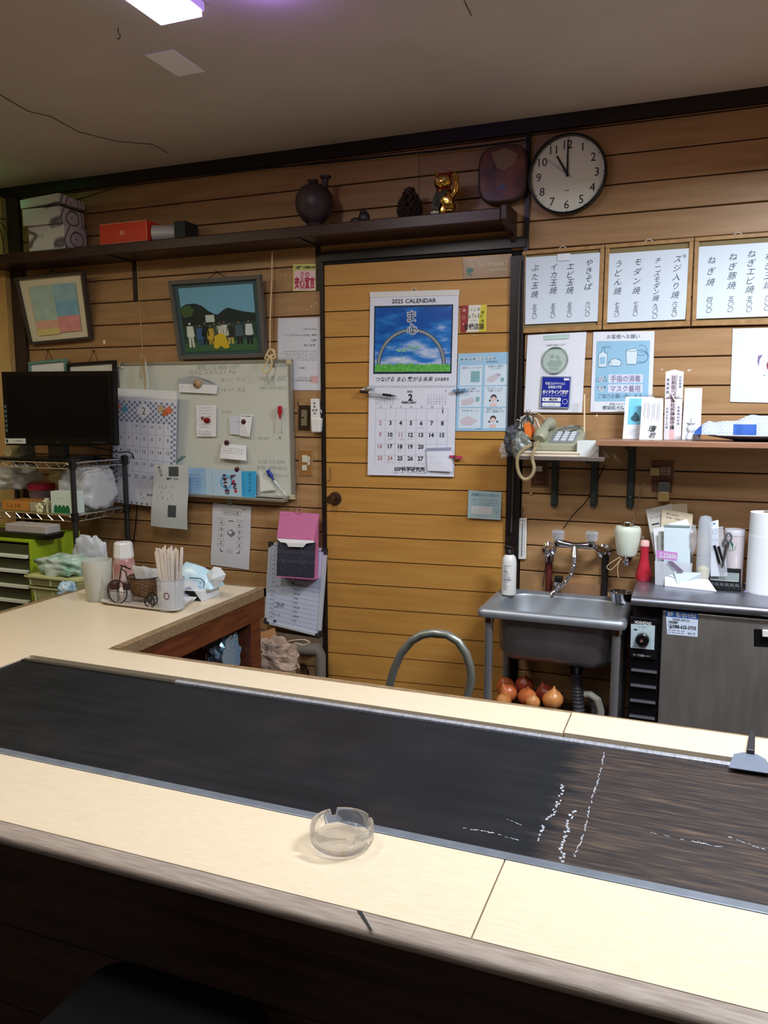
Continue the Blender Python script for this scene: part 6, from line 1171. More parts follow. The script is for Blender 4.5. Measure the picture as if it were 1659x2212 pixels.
rim_under = [p-Vector((0, 0, .024)) for p in L0]; rim_in = rrect(sx0+.012, sx1-.012, sy0+.012, sy1-.012, .02, SZk-.028)
obj('rim_and_bowl', loft([rim_in, rim_under, [p-Vector((0, 0, .012)) for p in rrect(sx0-.004, sx1+.004, sy0-.004, sy1+.004, .025, SZk)], L0, L1, L2, L3, L4, L5, L6, L7, L8]), mat('sink_steel', (160, 166, 172), .42, .7, var=.1, vs=14), K, smooth=50)
O1 = rrect(ox0-.002, ox1+.002, oy0-.004, oy1+.002, .085, SZk-.006); O2 = rrect(ox0+.010, ox1-.010, oy0+.008, oy1-.010, .075, SZk-.155); O3 = rrect(ox0+.034, ox1-.034, oy0+.033, oy1-.034, .055, SZk-.180); O4 = rrect(ox0+.17, ox1-.17, oy0+.1, oy1-.1, .02, SZk-.184)
obj('bowl_outside', loft([O1, O2, O3, O4]), mat('bowl_steel', (140, 138, 142), .38, .7, var=.2, vs=10), K, smooth=50)
for x, y in ((sx0+.035, sy0+.03), (sx1-.028, sy0+.03), (sx0+.035, sy1-.03), (sx1-.028, sy1-.03)):
    obj('leg', MB().tube([(x, y, SZk-.02), (x, y, FLOOR)], .0145, 14), mat('tube_steel', (170, 172, 178), .25, .75), K, smooth=1); obj('leg_sleeve', MB().tube([(x, y, SZk-.012), (x, y, SZk-.045)], .018, 14), chrome, K, smooth=1)
dx = W(1245, 1450, 2.78).x; obj('drain_cup', MB().lathe((dx, 2.78, SZk-.184), [(.045, 0), (.045, -.015), (.025, -.035), (.02, -.06)], 20), black, K, smooth=1)
P = [(dx, 2.78, SZk-.24), (dx+.01, 2.78, SZk-.34), (dx+.02, 2.78, SZk-.46), (dx+.03, 2.80, FLOOR+.02)]; Q = []; rq = []
for i in range(3):
    for j in range(16): t = j/16; Q.append(Vector(P[i]).lerp(Vector(P[i+1]), t)); rq.append(.022 if j % 2 else .018)
obj('drain_hose', MB().tube(Q, rq, 12), mat('hose_grey', (88, 92, 98), .4), K, smooth=30)
obj('rack_shelf', MB().box(sx0+.035, sx1-.03, sy0+.02, sy1-.02, -1.115, -1.10), steeld, K)
o = obj('side_hose', MB().tube([W(1262, 1500, 2.72), W(1275, 1500, 2.72), W(1292, 1512, 2.70), W(1298, 1535, 2.70), Vector((W(1298, 1535, 2.70).x, 2.7, -1.09))], .012, 12), mat('hose_pale', (168, 168, 158), .4), smooth=1); tag(o, 'pale grey hose curving down beside the drain', 'hose')
o = obj('plastic_bag', blob(W(1288, 1520, 2.86), (.022, .022, .05), 21), mat('bag_murky', (110, 112, 104), .4)); tag(o, 'small murky plastic bag beside the sink drain', 'bag')
# onions in a basket
oz = -1.0985; bk = thing('onion_crate', 'shallow crate on the rack below the sink holding onions', 'crate', (-.52, 2.72, oz))
cx0, cx1, cy0, cy1 = -.628, -.42, 2.64, 2.86
for a in ((cx0, cx1, cy0, cy1, oz, oz+.006), (cx0, cx0+.005, cy0, cy1, oz, oz+.055), (cx1-.005, cx1, cy0, cy1, oz, oz+.055), (cx0, cx1, cy0, cy0+.005, oz, oz+.055), (cx0, cx1, cy1-.005, cy1, oz, oz+.055)): obj('crate_panel', MB().box(*a), mat('crate_brown', (96, 60, 42), .6), bk)
skin = mat('onion_skin', (196, 112, 62), .28, c2=(164, 78, 40), vs=5, stretch=(9, 9, 1)); skin2 = mat('onion_skin_red', (168, 70, 48), .28, c2=(140, 52, 40), vs=5, stretch=(9, 9, 1)); skin3 = mat('onion_skin_gold', (206, 142, 82), .28, c2=(178, 110, 56), vs=5, stretch=(9, 9, 1))
ons = [(1097, 1497, 2.71, .037, skin, 'orange-brown onion, upper of the two beside the sink leg'), (1139, 1506, 2.69, .034, skin, 'light orange onion in the middle of the front row'), (1194, 1512, 2.68, .037, skin3, 'golden onion with pointed tip at the end of the pile'), (1092, 1483, 2.77, .035, skin, 'orange-brown onion at the back beside the sink leg'),
       (1133, 1481, 2.78, .035, skin2, 'reddish onion with pointed tip at the back of the pile'), (1178, 1498, 2.76, .035, skin2, 'reddish onion behind the golden one'), (1088, 1514, 2.655, .028, skin3, 'low golden onion just above the counter edge by the leg'), (1151, 1517, 2.65, .026, skin3, 'small golden onion lowest in the middle')]
for i, (px, py, y, rad, m_, lab) in enumerate(ons):
    c = W(px, py, y); m = MB(); ti = (R_.uniform(-.5, .5), R_.uniform(-.5, .1), 1)
    m.lathe(c-Vector((0, 0, 0)), [(0, -rad*.9), (rad*.45, -rad*.82), (rad*.85, -rad*.45), (rad, 0), (rad*.9, rad*.42), (rad*.6, rad*.76), (rad*.28, rad*.98), (rad*.14, rad*1.15), (rad*.08, rad*1.35), (0, rad*1.38)], 20, ti); o = obj('onion', m, m_, smooth=1); tag(o, lab, 'onion', 'onions in the crate below the sink')
# things on the sink rim
c = W(1112, 1272, 2.90); c.z = SZk+.0015; c.x = -.632; c.y = 2.865; rb_ = .026
r = thing('spray_bottle', 'white cleaning bottle with black nozzle and printed label on the sink corner', 'bottle', c)
H_ = .152
obj('bottle_body', MB().lathe(c, [(0, 0), (rb_, 0), (rb_*1.04, .004), (rb_*1.04, H_*.80), (rb_*.9, H_*.92), (rb_*.5, H_), (.010, H_)], 26), whitep, r, smooth=1)
obj('nozzle_collar', MB().lathe(c+Vector((0, 0, H_-.008)), [(.015, 0), (.015, .016), (.010, .022), (.010, .034), (0, .034)], 16), black, r, smooth=1); obj('nozzle', MB().tube([c+Vector((.012, -.004, H_+.022)), c+Vector((-.006, 0, H_+.026)), c+Vector((-.018, .0, H_+.022))], [.006, .008, .007], 10), black, r, smooth=1)
m = MB(); R2 = random.Random(4)
def cyl(a, z, w_, h_, rad=rb_*1.05): # patch on the cylinder facing the camera
    a0 = math.radians(a); k = max(1, int(w_/.004)); 
    for i in range(k): t0, t1 = a0+(w_*i/k)/rad, a0+(w_*(i+1)/k)/rad; m.poly([c+Vector((rad*math.cos(t0), rad*math.sin(t0), z)), c+Vector((rad*math.cos(t1), rad*math.sin(t1), z)), c+Vector((rad*math.cos(t1), rad*math.sin(t1), z+h_)), c+Vector((rad*math.cos(t0), rad*math.sin(t0), z+h_))])
for i in range(16): cyl(-120, .02+.006*i, R2.uniform(.010, .030), .0018 if i not in (6, 11) else .0035)
obj('label_print', m, inkg, r)
c = W(1334, 1298, 2.86); c.z = SZk+.004; c.x = -.232; c.y = 2.885
o = obj('steel_cup', MB().lathe(c, [(0, 0), (.032, 0), (.038, .032), (.046, .035), (.046, .037), (.037, .036), (.031, .004), (0, .003)], 28), chrome, smooth=1); tag(o, 'shallow steel cup at the back corner of the sink by the worktop', 'cup')
# ================================================================== REFRIGERATED WORKTOP
FZ = -.607; F = thing('counter_fridge', 'stainless steel under-counter refrigerator with black control strip', 'refrigerator', (.3, 2.8, FLOOR))
fx0, fx1, fy = -.178, .95, 2.625
pf = [(fx0, WY-.003, FZ), (fx0, fy+.012, FZ), (fx0, fy+.004, FZ-.003), (fx0, fy-.002, FZ-.009), (fx0, fy-.003, FZ-.018), (fx0, fy, FZ-.026), (fx0, fy+.01, FZ-.031), (fx0, WY-.003, FZ-.031)]
obj('worktop', MB().prism(pf, (fx1-fx0, 0, 0)), mat('worktop_steel', (150, 152, 162), .3, .85, var=.15, vs=12), F, smooth=50)
obj('cabinet', MB().box(fx0+.004, fx1, fy+.05, WY-.005, FLOOR+.08, FZ-.032), blackm, F)
ds = mat('door_steel', (150, 146, 142), .42, .7, var=.14, vs=5, stretch=(6, 1, 1))
dz1 = FZ-.040; dx0 = W(1428, 1400, fy+.02).x
obj('door', MB().box(dx0, .62, fy+.015, fy+.05, FLOOR+.12, dz1), ds, F, bevel=.003); obj('door', MB().box(.625, fx1, fy+.015, fy+.05, FLOOR+.12, dz1), ds, F, bevel=.003)
obj('plinth', MB().box(fx0+.01, fx1, fy+.08, WY-.01, FLOOR, FLOOR+.08), blackm, F)
hd = Sheet([(1628, 1358), (1720, 1363), (1720, 1402), (1628, 1397)], fy+.0145); h_ = obj('handle_recess', hd.slab(MB(), .003), black, F, bevel=.003); obj('handle_grip', Sheet([hd.P(.20, .0, .012), hd.P(1, .0, .012), hd.P(1, .38, .012), hd.P(.20, .38, .012)]).slab(MB(), .01), whitep, F, bevel=.002)
px_ = mat('panel_black', (20, 21, 25), .25)
S = Sheet([(1362, 1332), (1419, 1338), (1417, 1425), (1361, 1420)], fy+.02); obj('control_panel', S.slab(MB(), .012), px_, F, bevel=.002)
pr(S, F, 'lettering', whitep, lambda m: (S.text(m, 'HOSHIZAKI', .48, .12, .075, fit=.62, bold=.03), S.text(m, 'テーブル形', .32, .925, .05, fit=.4), S.scrib(m, .5, .85, .93, .03, 1)))
obj('screw', MB().lathe(W(1391, 1328, fy+.03), [(.004, 0), (.003, -.003), (0, -.003)], 10, (0, 1, 0)), chrome, F)
D = Sheet([(1363, 1348), (1415, 1352), (1413, 1404), (1362, 1399)], fy+.018); obj('dial_plate', D.slab(MB(), .002), mat('dial_pale', (186, 206, 214), .35), F)
dk_ = D.P(.50, .60); obj('dial_knob', MB().lathe(dk_, [(.0, .0), (.021, 0), (.021, -.010), (.017, -.014), (0, -.014)], 28, (0, 1, 0)), black, F, smooth=1); obj('knob_pointer', MB().lathe(dk_+Vector((-.002, -.0145, -.002)), [(.005, 0), (.005, -.003), (0, -.003)], 12, (0, 1, 0)), mat('copper', (176, 128, 110), .3, .6), F)
pr(D, F, 'dial_print', ink, lambda m: (D.ring(m, .5, .60, .025, .0006), [D.line(m, [(.5+.42*math.cos(t), .60+.42*math.sin(t)), (.5+.46*math.cos(t), .60+.46*math.sin(t))], .0008) for t in [i*math.pi/4 for i in range(8)]], D.text(m, 'サーモスタット', .5, .08, .06, fit=.34), D.poly(m, [(.12, .19), (.27, .19), (.27, .24), (.12, .24)]), D.scrib(m, .08, .5, .93, .04, 1)))
gx0, gx1 = W(1357, 1480, fy+.03).x+.002, W(1422, 1480, fy+.03).x
obj('grille', MB().box(gx0, gx1, fy+.03, fy+.05, FLOOR+.12, dz1-.155), px_, F)
for py in (1450, 1483, 1516, 1550):
    z = W(1390, py, fy+.025).z; obj('grille_slat', MB().hexa([(gx0+.006, fy+.020, z-.004), (gx1-.006, fy+.020, z-.004), (gx1-.006, fy+.03, z), (gx0+.006, fy+.03, z), (gx0+.006, fy+.018, z-.001), (gx1-.006, fy+.018, z-.001), (gx1-.006, fy+.03, z+.006), (gx0+.006, fy+.03, z+.006)]), mat('slat_grey', (70, 72, 76), .3), F)
for i in range(14):
    x = gx0+.006+(gx1-gx0-.012)*i/13; obj('grille_rib', MB().box(x-.001, x+.001, fy+.026, fy+.032, FLOOR+.13, dz1-.16), px_, F)
S = Sheet([(1438, 1319), (1508, 1326), (1507, 1376), (1441, 1370)], fy+.0145); st_ = obj('service_sticker', S.slab(MB(), .0006), mat('sticker_white', (206, 220, 240), .3), F, label='blue and white service sticker with telephone number'); pr(S, st_, 'header_print', mat('header_blue', (30, 88, 170), .3), lambda m: S.rect(m, 0, 0, 1, .24, .0005))
pr(S, st_, 'lettering', white, lambda m: S.text(m, '修理・問い合わせ先は', .5, .12, .15, fit=.90, off=.001, bold=.02))
pr(S, st_, 'lettering', ink, lambda m: (S.text(m, '四国厨機工業株式会社', .48, .33, .09, fit=.54), S.text(m, '徳島営業所', .22, .46, .09, fit=.30, bold=.02), S.text(m, '☎', .14, .63, .13), S.text(m, '088-625-3703', .58, .63, .15, fit=.72, bold=.02), S.scrib(m, .05, .62, .80, .05, 2), S.scrib(m, .05, .58, .90, .05, 2), S.text(m, '保守八号', .80, .88, .08, fit=.24)))
# ---- things on the worktop
WZ = FZ+.0005
def wt(px, py): p = T(px, py, WZ); p.y = min(p.y, WY-.03); return p
c = wt(1394, 1240); c.y = 2.90; r = thing('sauce_bottle', 'slim red bottle with pale pink cap next to the soap dispenser', 'bottle', c); hh = .142
obj('bottle_body', MB().lathe(c, [(0, 0), (.026, 0), (.028, .004), (.026, .03), (.018, .06), (.014, .085), (.0145, .124)], 24), mat('bottle_red', (180, 40, 56), .3), r, smooth=1); obj('cap', MB().lathe(c, [(.0155, .122), (.015, .138), (.012, .142), (0, .142)], 20), mat('cap_pink', (230, 180, 176), .4), r, smooth=1)
c = W(1450, 1255, 2.87); c.z = WZ; r = thing('paper_holder', 'white letter holder stuffed with papers and a memo pad', 'holder', c)
xa, xb_ = W(1418, 1200, 2.84).x, W(1494, 1200, 2.84).x; zt = W(1450, 1105+0, 2.84).z
q = Sheet([W(1432, 1132, 2.845), W(1492, 1135, 2.845), W(1490, 1200, 2.84), W(1430, 1200, 2.84)])
obj('holder_tray', loft([[Vector(p) for p in ((xa, 2.835, WZ), (xb_, 2.835, WZ), (xb_, 2.93, WZ), (xa, 2.93, WZ))], [Vector(p) for p in ((xa-.004, 2.825, WZ+.085), (xb_+.004, 2.825, WZ+.085), (xb_+.004, 2.935, WZ+.12), (xa-.004, 2.935, WZ+.12))]], False), mat('holder_white', (214, 220, 228), .3, alpha=.75), r)
def sheet(par, name, px, y, m_, lean=.02, pf=None, lm=ink):
    zs_ = [W(*p, yy) for p, yy in zip(px, (y+lean, y+lean, y, y))]
    for p in zs_[2:]: p.z = max(p.z, WZ+.002)
    S = Sheet(zs_); o = obj(name, S.slab(MB(), .0008), m_, par)
    if pf: obj('lettering', (lambda m: (pf(S, m), m)[1])(MB()), lm, par if par.parent is None and par.type == 'EMPTY' else o)
    return S
sheet(r, 'sheet', [(1395, 1101), (1450, 1088), (1470, 1190), (1414, 1200)], 2.905, mat('sheet_grey', (186, 184, 176), .6), .03, lambda S, m: (S.rect(m, .12, .33, .40, .36), S.scrib(m, .1, .6, .2, .04, 2)))
sheet(r, 'sheet', [(1440, 1090), (1484, 1088), (1490, 1190), (1430, 1190)], 2.915, mat('sheet_cream', (190, 174, 148), .6), .02)
sheet(r, 'sheet', [(1430, 1098), (1497, 1111), (1490, 1200), (1425, 1190)], 2.895, mat('sheet_cream2', (198, 184, 160), .6), .03, lambda S, m: (S.text(m, '取り止めは', .35, .10, .04), S.text(m, '0790・0220 2022', .5, .19, .04, fit=.7)))
sheet(r, 'sheet', [(1411, 1142), (1440, 1136), (1445, 1255), (1420, 1240)], 2.885, white, .02)
sheet(r, 'sheet', [(1422, 1148), (1445, 1148), (1445, 1255), (1424, 1250)], 2.875, mat('sheet_green_grey', (176, 182, 172), .6), .012, lambda S, m: (S.ring(m, .5, .12, .006, .001), S.ring(m, .5, .30, .006, .001), S.ring(m, .5, .46, .006, .001)))
sheet(r, 'crumpled_sheet', [(1446, 1131), (1484, 1121), (1498, 1150), (1440, 1160)], 2.87, pw, .01)
P9 = sheet(r, 'memo_pad', [(1434, 1134), (1490, 1136), (1491, 1240), (1434, 1238)], 2.855, mat('pad_pale', (206, 222, 228), .5), .012); obj('pad_binding', Sheet([P9.P(-.01, -.005, .003), P9.P(1.01, -.005, .003), P9.P(1.01, .03, .003), P9.P(-.01, .03, .003)]).slab(MB(), .008), mat('pad_edge', (132, 156, 156), .5), r)
S = Sheet([W(1418, 1188, 2.822), W(1464, 1194, 2.822), W(1462, 1212, 2.822), W(1418, 1206, 2.822)]); tgo = obj('pink_tag', S.slab(MB(), .001), mat('tag_pink', (200, 140, 206), .3), r, label='pink plastic strip with white numerals'); pr(S, tgo, 'lettering', white, lambda m: S.text(m, '2.22606', .55, .5, .6, fit=.8, bold=.02))
obj('dark_strap', MB().poly([W(1440, 1212, 2.82), W(1452, 1212, 2.82), W(1478, 1235, 2.82), W(1464, 1235, 2.82)]), mat('strap_grey', (120, 108, 128), .4), r)
film = mat('clear_film', (226, 232, 240), .12, alpha=.28)
o = obj('plastic_pouch', blob(W(1497, 1165, 2.87), (.014, .02, .05), 31, .3), film, smooth=1); tag(o, 'clear plastic pouch bulging beside the letter holder', 'bag')
# upturned clear bottle
c = W(1518, 1245, 2.85); c.z = WZ; kb = (W(1536, 1170, 2.85).x-W(1504, 1170, 2.85).x)/2; Hb = W(1520, 1113, 2.85).z-WZ
r = thing('squeeze_bottle', 'clear squeeze bottle standing upside down on its orange cap', 'bottle', c)
obj('cap', MB().lathe(c, [(0, 0), (kb*.72, 0), (kb*.8, .004), (kb*.8, .028), (kb*.7, .03)], 20), mat('cap_orange', (206, 96, 40), .35), r, smooth=1)
obj('bottle_body', MB().lathe(c, [(kb*.7, .03), (kb*.9, .034), (kb, .06), (kb, Hb*.75), (kb*.95, Hb-.02), (kb*.75, Hb-.004), (0, Hb)], 24), mat('clear_plastic', (214, 226, 236), .08, alpha=.42), r, smooth=1)
obj('contents', MB().lathe(c, [(0, .032), (kb*.82, .032), (kb*.88, .06), (kb*.84, .066), (kb*.3, .074), (0, .07)], 18), mat('mayonnaise', (226, 208, 160), .4), r, smooth=1)
# bag of pens
c = W(1547, 1230, 2.86); c.z = WZ; r = thing('pen_bag', 'clear printed bag standing upright with dark pens inside', 'bag', c)
q = Sheet([W(1534, 1127, 2.865), W(1552, 1123, 2.865), W(1554, 1245, 2.85), W(1535, 1245, 2.85)]); q2 = Sheet([W(1535, 1140, 2.858), W(1562, 1137, 2.858), W(1572, 1245, 2.845), W(1537, 1245, 2.845)])
for s_ in (q, q2):
    for p in (s_.c[2], s_.c[3]): p.z = max(p.z, WZ+.001)
obj('bag_back', q.slab(MB(), .001), pw, r); obj('bag_front', q2.slab(MB(), .001), film, r)
pr(q, r, 'logo_print', mat('logo_blue', (120, 150, 190), .4), lambda m: (q.ring(m, .6, .2, .008, .002), q.text(m, 'アロマ', .75, .35, .05), q.ring(m, .5, .05, .004)))
for i, (a, b_) in enumerate((((1543, 1178), (1560, 1232)), ((1552, 1180), (1566, 1230)), ((1547, 1190), (1556, 1236)))): obj('pen', MB().tube([W(*a, 2.852), W(*b_, 2.852)], .0042, 8), black, r, smooth=1)
# scissors
c = W(1572, 1180, 2.84); r = thing('scissors', 'grey handled scissors standing in the pen bag', 'scissors', c)
def oring(px, py, rx, rz, y, rad, m_, nm='handle'): obj(nm, MB().tube([W(px+rx*math.cos(t), py+rz*math.sin(t), y) for t in [i*math.pi/10 for i in range(20)]], rad, 8, closed=True), m_, r, smooth=1)
oring(1574, 1161, 6, 9, 2.845, .0032, mat('handle_grey2', (92, 92, 96), .35)); oring(1567, 1172, 5, 7, 2.85, .003, MC['handle_grey2'])
obj('blade', MB().tube([W(1570, 1176, 2.845), W(1560, 1225, 2.845)], [.005, .003], 6, flat=.3), steel, r)
# canister with leaf pattern
c = W(1582, 1240, 2.90); c.z = WZ; kc = (W(1607, 1180, 2.90).x-W(1562, 1180, 2.90).x)/2; Hc = W(1585, 1143, 2.90).z-WZ; r = thing('canister', 'pale pink cylindrical canister with green leaf print behind the calculator', 'canister', c)
obj('canister_body', MB().lathe(c, [(0, 0), (kc, 0), (kc, Hc-.018)], 28), mat('canister_pink', (206, 196, 200), .4), r, smooth=1); obj('lid', MB().lathe(c, [(kc*1.03, Hc-.020), (kc*1.03, Hc-.002), (kc*.98, Hc), (0, Hc)], 28), mat('lid_pale', (198, 196, 204), .35), r, smooth=1)
def cylp(px, py, poly, m_, name):
    m = MB(); P3 = []
    for a, b_ in poly:
        x = W(a, b_, 2.90-kc*.9).x; dxx = max(-.98, min(.98, (x-c.x)/kc)); P3.append(Vector((c.x+kc*1.01*dxx, c.y-kc*1.01*math.sqrt(1-dxx*dxx), W(a, b_, 2.90-kc*.9).z)))
    m.poly(P3); obj(name, m, m_, r)
gl = mat('leaf_green', (44, 112, 78), .45)
cylp(0, 0, [(1574, 1170), (1580, 1169), (1584, 1176), (1583, 1188), (1577, 1191), (1572, 1184)], gl, 'leaf_print'); cylp(0, 0, [(1592, 1175), (1586, 1186), (1583, 1192), (1588, 1186)], gl, 'leaf_print'); cylp(0, 0, [(1588, 1200), (1592, 1202), (1592, 1222), (1588, 1224)], mat('print_cream', (226, 212, 210), .5), 'bottle_print')
# calculator
xc0, xc1 = W(1531, 1240, 2.75).x, W(1606, 1240, 2.75).x; yb0 = T(1570, 1277, WZ).y; yb1 = yb0+.055; r = thing('calculator', 'black desk calculator with grey display tilted towards the counter', 'calculator', Vector(((xc0+xc1)/2, (yb0+yb1)/2, WZ)))
zc = W(1568, 1226, yb1-.006).z
obj('base', MB().hexa([(xc0, yb0, WZ), (xc1, yb0, WZ), (xc1, yb1, WZ), (xc0, yb1, WZ), (xc0, yb0, WZ+.010), (xc1, yb0, WZ+.010), (xc1, yb1, WZ+.020), (xc0, yb1, WZ+.020)]), black, r, bevel=.002)
S = Sheet([Vector((xc0+.001, yb1-.006, zc)), Vector((xc1-.001, yb1-.006, zc)), Vector((xc1-.001, yb1-.020, WZ+.016)), Vector((xc0+.001, yb1-.020, WZ+.016))]); obj('display_housing', S.slab(MB(), .012), black, r, bevel=.002)
obj('display', Sheet([S.P(.08, .32, .001), S.P(.93, .32, .001), S.P(.93, .80, .001), S.P(.08, .80, .001)]).slab(MB(), .001), mat('lcd', (136, 148, 148), .3), r); pr(S, r, 'display_frame', mat('lcd_frame', (196, 202, 208), .3), lambda m: S.line(m, [(.08, .32), (.93, .32), (.93, .80), (.08, .80), (.08, .32)], .0015, .0024)); pr(S, r, 'lettering', whitep, lambda m: S.text(m, 'AURORA', .17, .13, .11, fit=.20, bold=.02))
Kt = Sheet([Vector((xc0+.004, yb1-.021, WZ+.0165)), Vector((xc1-.004, yb1-.021, WZ+.0165)), Vector((xc1-.004, yb0+.004, WZ+.0125)), Vector((xc0+.004, yb0+.004, WZ+.0125))]); kg = mat('key_grey', (66, 68, 72), .35)
for j in range(3):
    for i in range(6): a = Kt.P(.02+i*.165, .04+j*.33, .004); obj('key', Sheet([Kt.P(.02+i*.165, .04+j*.33, .0045), Kt.P(.145+i*.165, .04+j*.33, .0045), Kt.P(.145+i*.165, .28+j*.33, .004), Kt.P(.02+i*.165, .28+j*.33, .004)]).slab(MB(), .004), kg, r)
# paper slips before the calculator
def flat(name, label, cat, px, m_, z=0, th=.0012, pf=None, group=None, raise_=None):
    S = Sheet([(T(*p, WZ+.0003+z) if i > 1 or raise_ is None else W(*p, raise_)) for i, p in enumerate(px)]); o = obj(name, MB().prism([p+Vector((0, 0, .0)) for p in S.c], (0, 0, th)), m_); tag(o, label, cat, group)
    if pf: S2 = Sheet([p+Vector((0, 0, th)) for p in S.c]); obj('lettering', (lambda m: (pf(S2, m), m)[1])(MB()), inkg, o)
    return o
flat('paper_slip', 'lowest white slip of the pile before the letter holder', 'paper', [(1436, 1246), (1530, 1252), (1548, 1278), (1436, 1266)], pw, 0, raise_=2.832)
flat('paper_slip', 'skewed white slip fanned out at the edge of the worktop', 'paper', [(1444, 1242), (1500, 1242), (1496, 1270), (1434, 1262)], mat('paper_mint', (206, 220, 222), .5), .0025, raise_=2.830)
flat('paper_slip', 'folded bright note on top of the slips with faint writing', 'paper', [(1456, 1236), (1514, 1239), (1519, 1265), (1464, 1265)], mat('paper_bright', (216, 230, 238), .5), .006, .003, lambda S, m: (S.line(m, [(.05, .12), (.75, .12)], .002), S.line(m, [(.3, .78), (.95, .80)], .001)), raise_=2.824)
flat('purple_folder', 'lilac plastic folder at the right end of the worktop', 'folder', [(1612, 1262), (1665, 1260), (1672, 1280), (1608, 1279)], mat('lilac', (170, 160, 206), .3), 0)
flat('paper_slip', 'white sheet with scribbles under the paper roll', 'paper', [(1608, 1243), (1664, 1243), (1668, 1262), (1606, 1262)], pw, .002, .001, lambda S, m: S.scrib(m, .2, .9, .5, .2, 2))
for i, (a, b_) in enumerate((((1616, 1262), (1632, 1277)), ((1627, 1262), (1642, 1276)))):
    r = thing('pen', ['clear pen pointing to the worktop edge, nearer the calculator', 'clear pen pointing to the worktop edge, nearer the paper roll'][i], 'pen', T(*a, WZ+.008)); A, B_ = T(*a, WZ+.008), T(*b_, WZ+.008); obj('barrel', MB().tube([A, A+(B_-A)*.8], .0042, 8), mat('clear_barrel2', (176, 186, 210), .15), r, smooth=1); obj('tip', MB().tube([A+(B_-A)*.8, B_], [.004, .0012], 8), whitep, r, smooth=1); obj('cap', MB().tube([A-(B_-A)*.05, A+(B_-A)*.25], .005, 8), inkb, r, smooth=1)
c = W(1655, 1243, 2.85); c.z = WZ; kr = c.x-W(1615, 1200, 2.85).x; Hr = W(1640, 1106, 2.85).z-WZ
r = thing('paper_towel_roll', 'tall white paper towel roll cut off by the picture edge', 'paper towel', c); m = MB().lathe(c, [(.02, 0), (kr, 0), (kr*1.0, Hr), (.02, Hr), (.02, Hr-.03)], 40); obj('roll', m, mat('tissue_white', (230, 236, 240), .7), r, smooth=40); obj('sheet_edge', MB().lathe(c, [(kr*1.012, 0.003), (kr*1.012, Hr*.72)], 40), MC['tissue_white'], r, smooth=40); obj('core', MB().lathe(c+Vector((0, 0, Hr-.028)), [(0, 0), (.0195, 0), (.0195, .03)], 16), MC['carton'], r)
# metal hoop chair behind the counter
yc = 2.20; tb = mat('grey_tube', (142, 146, 138), .32, .6); r = thing('folding_chair', 'grey tubular chair whose arched back shows over the counter', 'chair', Vector((W(935, 1500, yc).x, yc, FLOOR)))
hp = [(836, 1500), (843, 1475), (851, 1447), (866, 1412), (889, 1384), (912, 1371), (938, 1367), (966, 1371), (990, 1386), (1007, 1412), (1016, 1440), (1018, 1465), (1013, 1492), (1008, 1510)]
P = [W(a, b_, yc) for a, b_ in hp]; Lb = P[0]; Rb = P[-1]
obj('back_hoop', MB().tube([Vector((Lb.x, yc-.02, -.98))]+P+[Vector((Rb.x, yc-.02, -.98))], .0125, 14), tb, r, smooth=1)
for x in (Lb.x, Rb.x): obj('leg', MB().tube([(x, yc-.02, -.98), (x, yc+.03, FLOOR)], .0125, 12), tb, r, smooth=1); obj('leg', MB().tube([(x, yc-.30, -.98), (x, yc-.34, FLOOR)], .0125, 12), tb, r, smooth=1)
obj('seat', MB().box(Lb.x-.04, Rb.x+.04, yc-.33, yc-.02, -.995, -.955), st0, r, bevel=.012)
# ================================================================== WIRE RACK AT THE LEFT
rx0, rx1, ry0, ry1 = -3.03, -2.385, 2.56, 2.88
RK = thing('wire_rack', 'chrome wire rack with black posts carrying the television', 'rack', ((rx0+rx1)/2, 2.72, FLOOR)); post = mat('post_grey', (70, 72, 76), .3, .8)
for x, y in ((rx0, ry0), (rx1, ry0), (rx0, ry1), (rx1, ry1)):
    o = obj('post', MB().tube([(x, y, FLOOR), (x, y, -.212)], .0115, 12), post, RK, smooth=1)
    for z in (-.235, -.452, -.912, -1.30): obj('sleeve', MB().lathe((x, y, z-.018), [(.0115, 0), (.0175, .002), (.016, .036), (.0115, .038)], 14), black, RK, smooth=1)
for z in (-.228, -.447, -.9045, -1.30):
    m = MB(); loop = [(rx0, ry0), (rx1, ry0), (rx1, ry1), (rx0, ry1)]
    for dz in (0, -.024): m.tube([(x, y, z+dz) for x, y in loop], .0028, 6, closed=True)
    obj('shelf_rim', m, chrome, RK, smooth=1)
    m = MB()
    def zig(a, b_, n):
        P = [Vector(a).lerp(Vector(b_), i/n)+Vector((0, 0, 0 if i % 2 else -.024)) for i in range(n+1)]; m.tube(P, .0018, 5)
    zig((rx0, ry0, z), (rx1, ry0, z), 22); zig((rx1, ry0, z), (rx1, ry1, z), 12); zig((rx0, ry1, z), (rx1, ry1, z), 22); zig((rx0, ry0, z), (rx0, ry1, z), 12)
    for i in range(1, 22): y = ry0+(ry1-ry0)*i/22; m.tube([(rx0, y, z), (rx1, y, z)], .0015, 5)
    obj('shelf_wires', m, chrome, RK, kind='stuff')
RT = -.2245
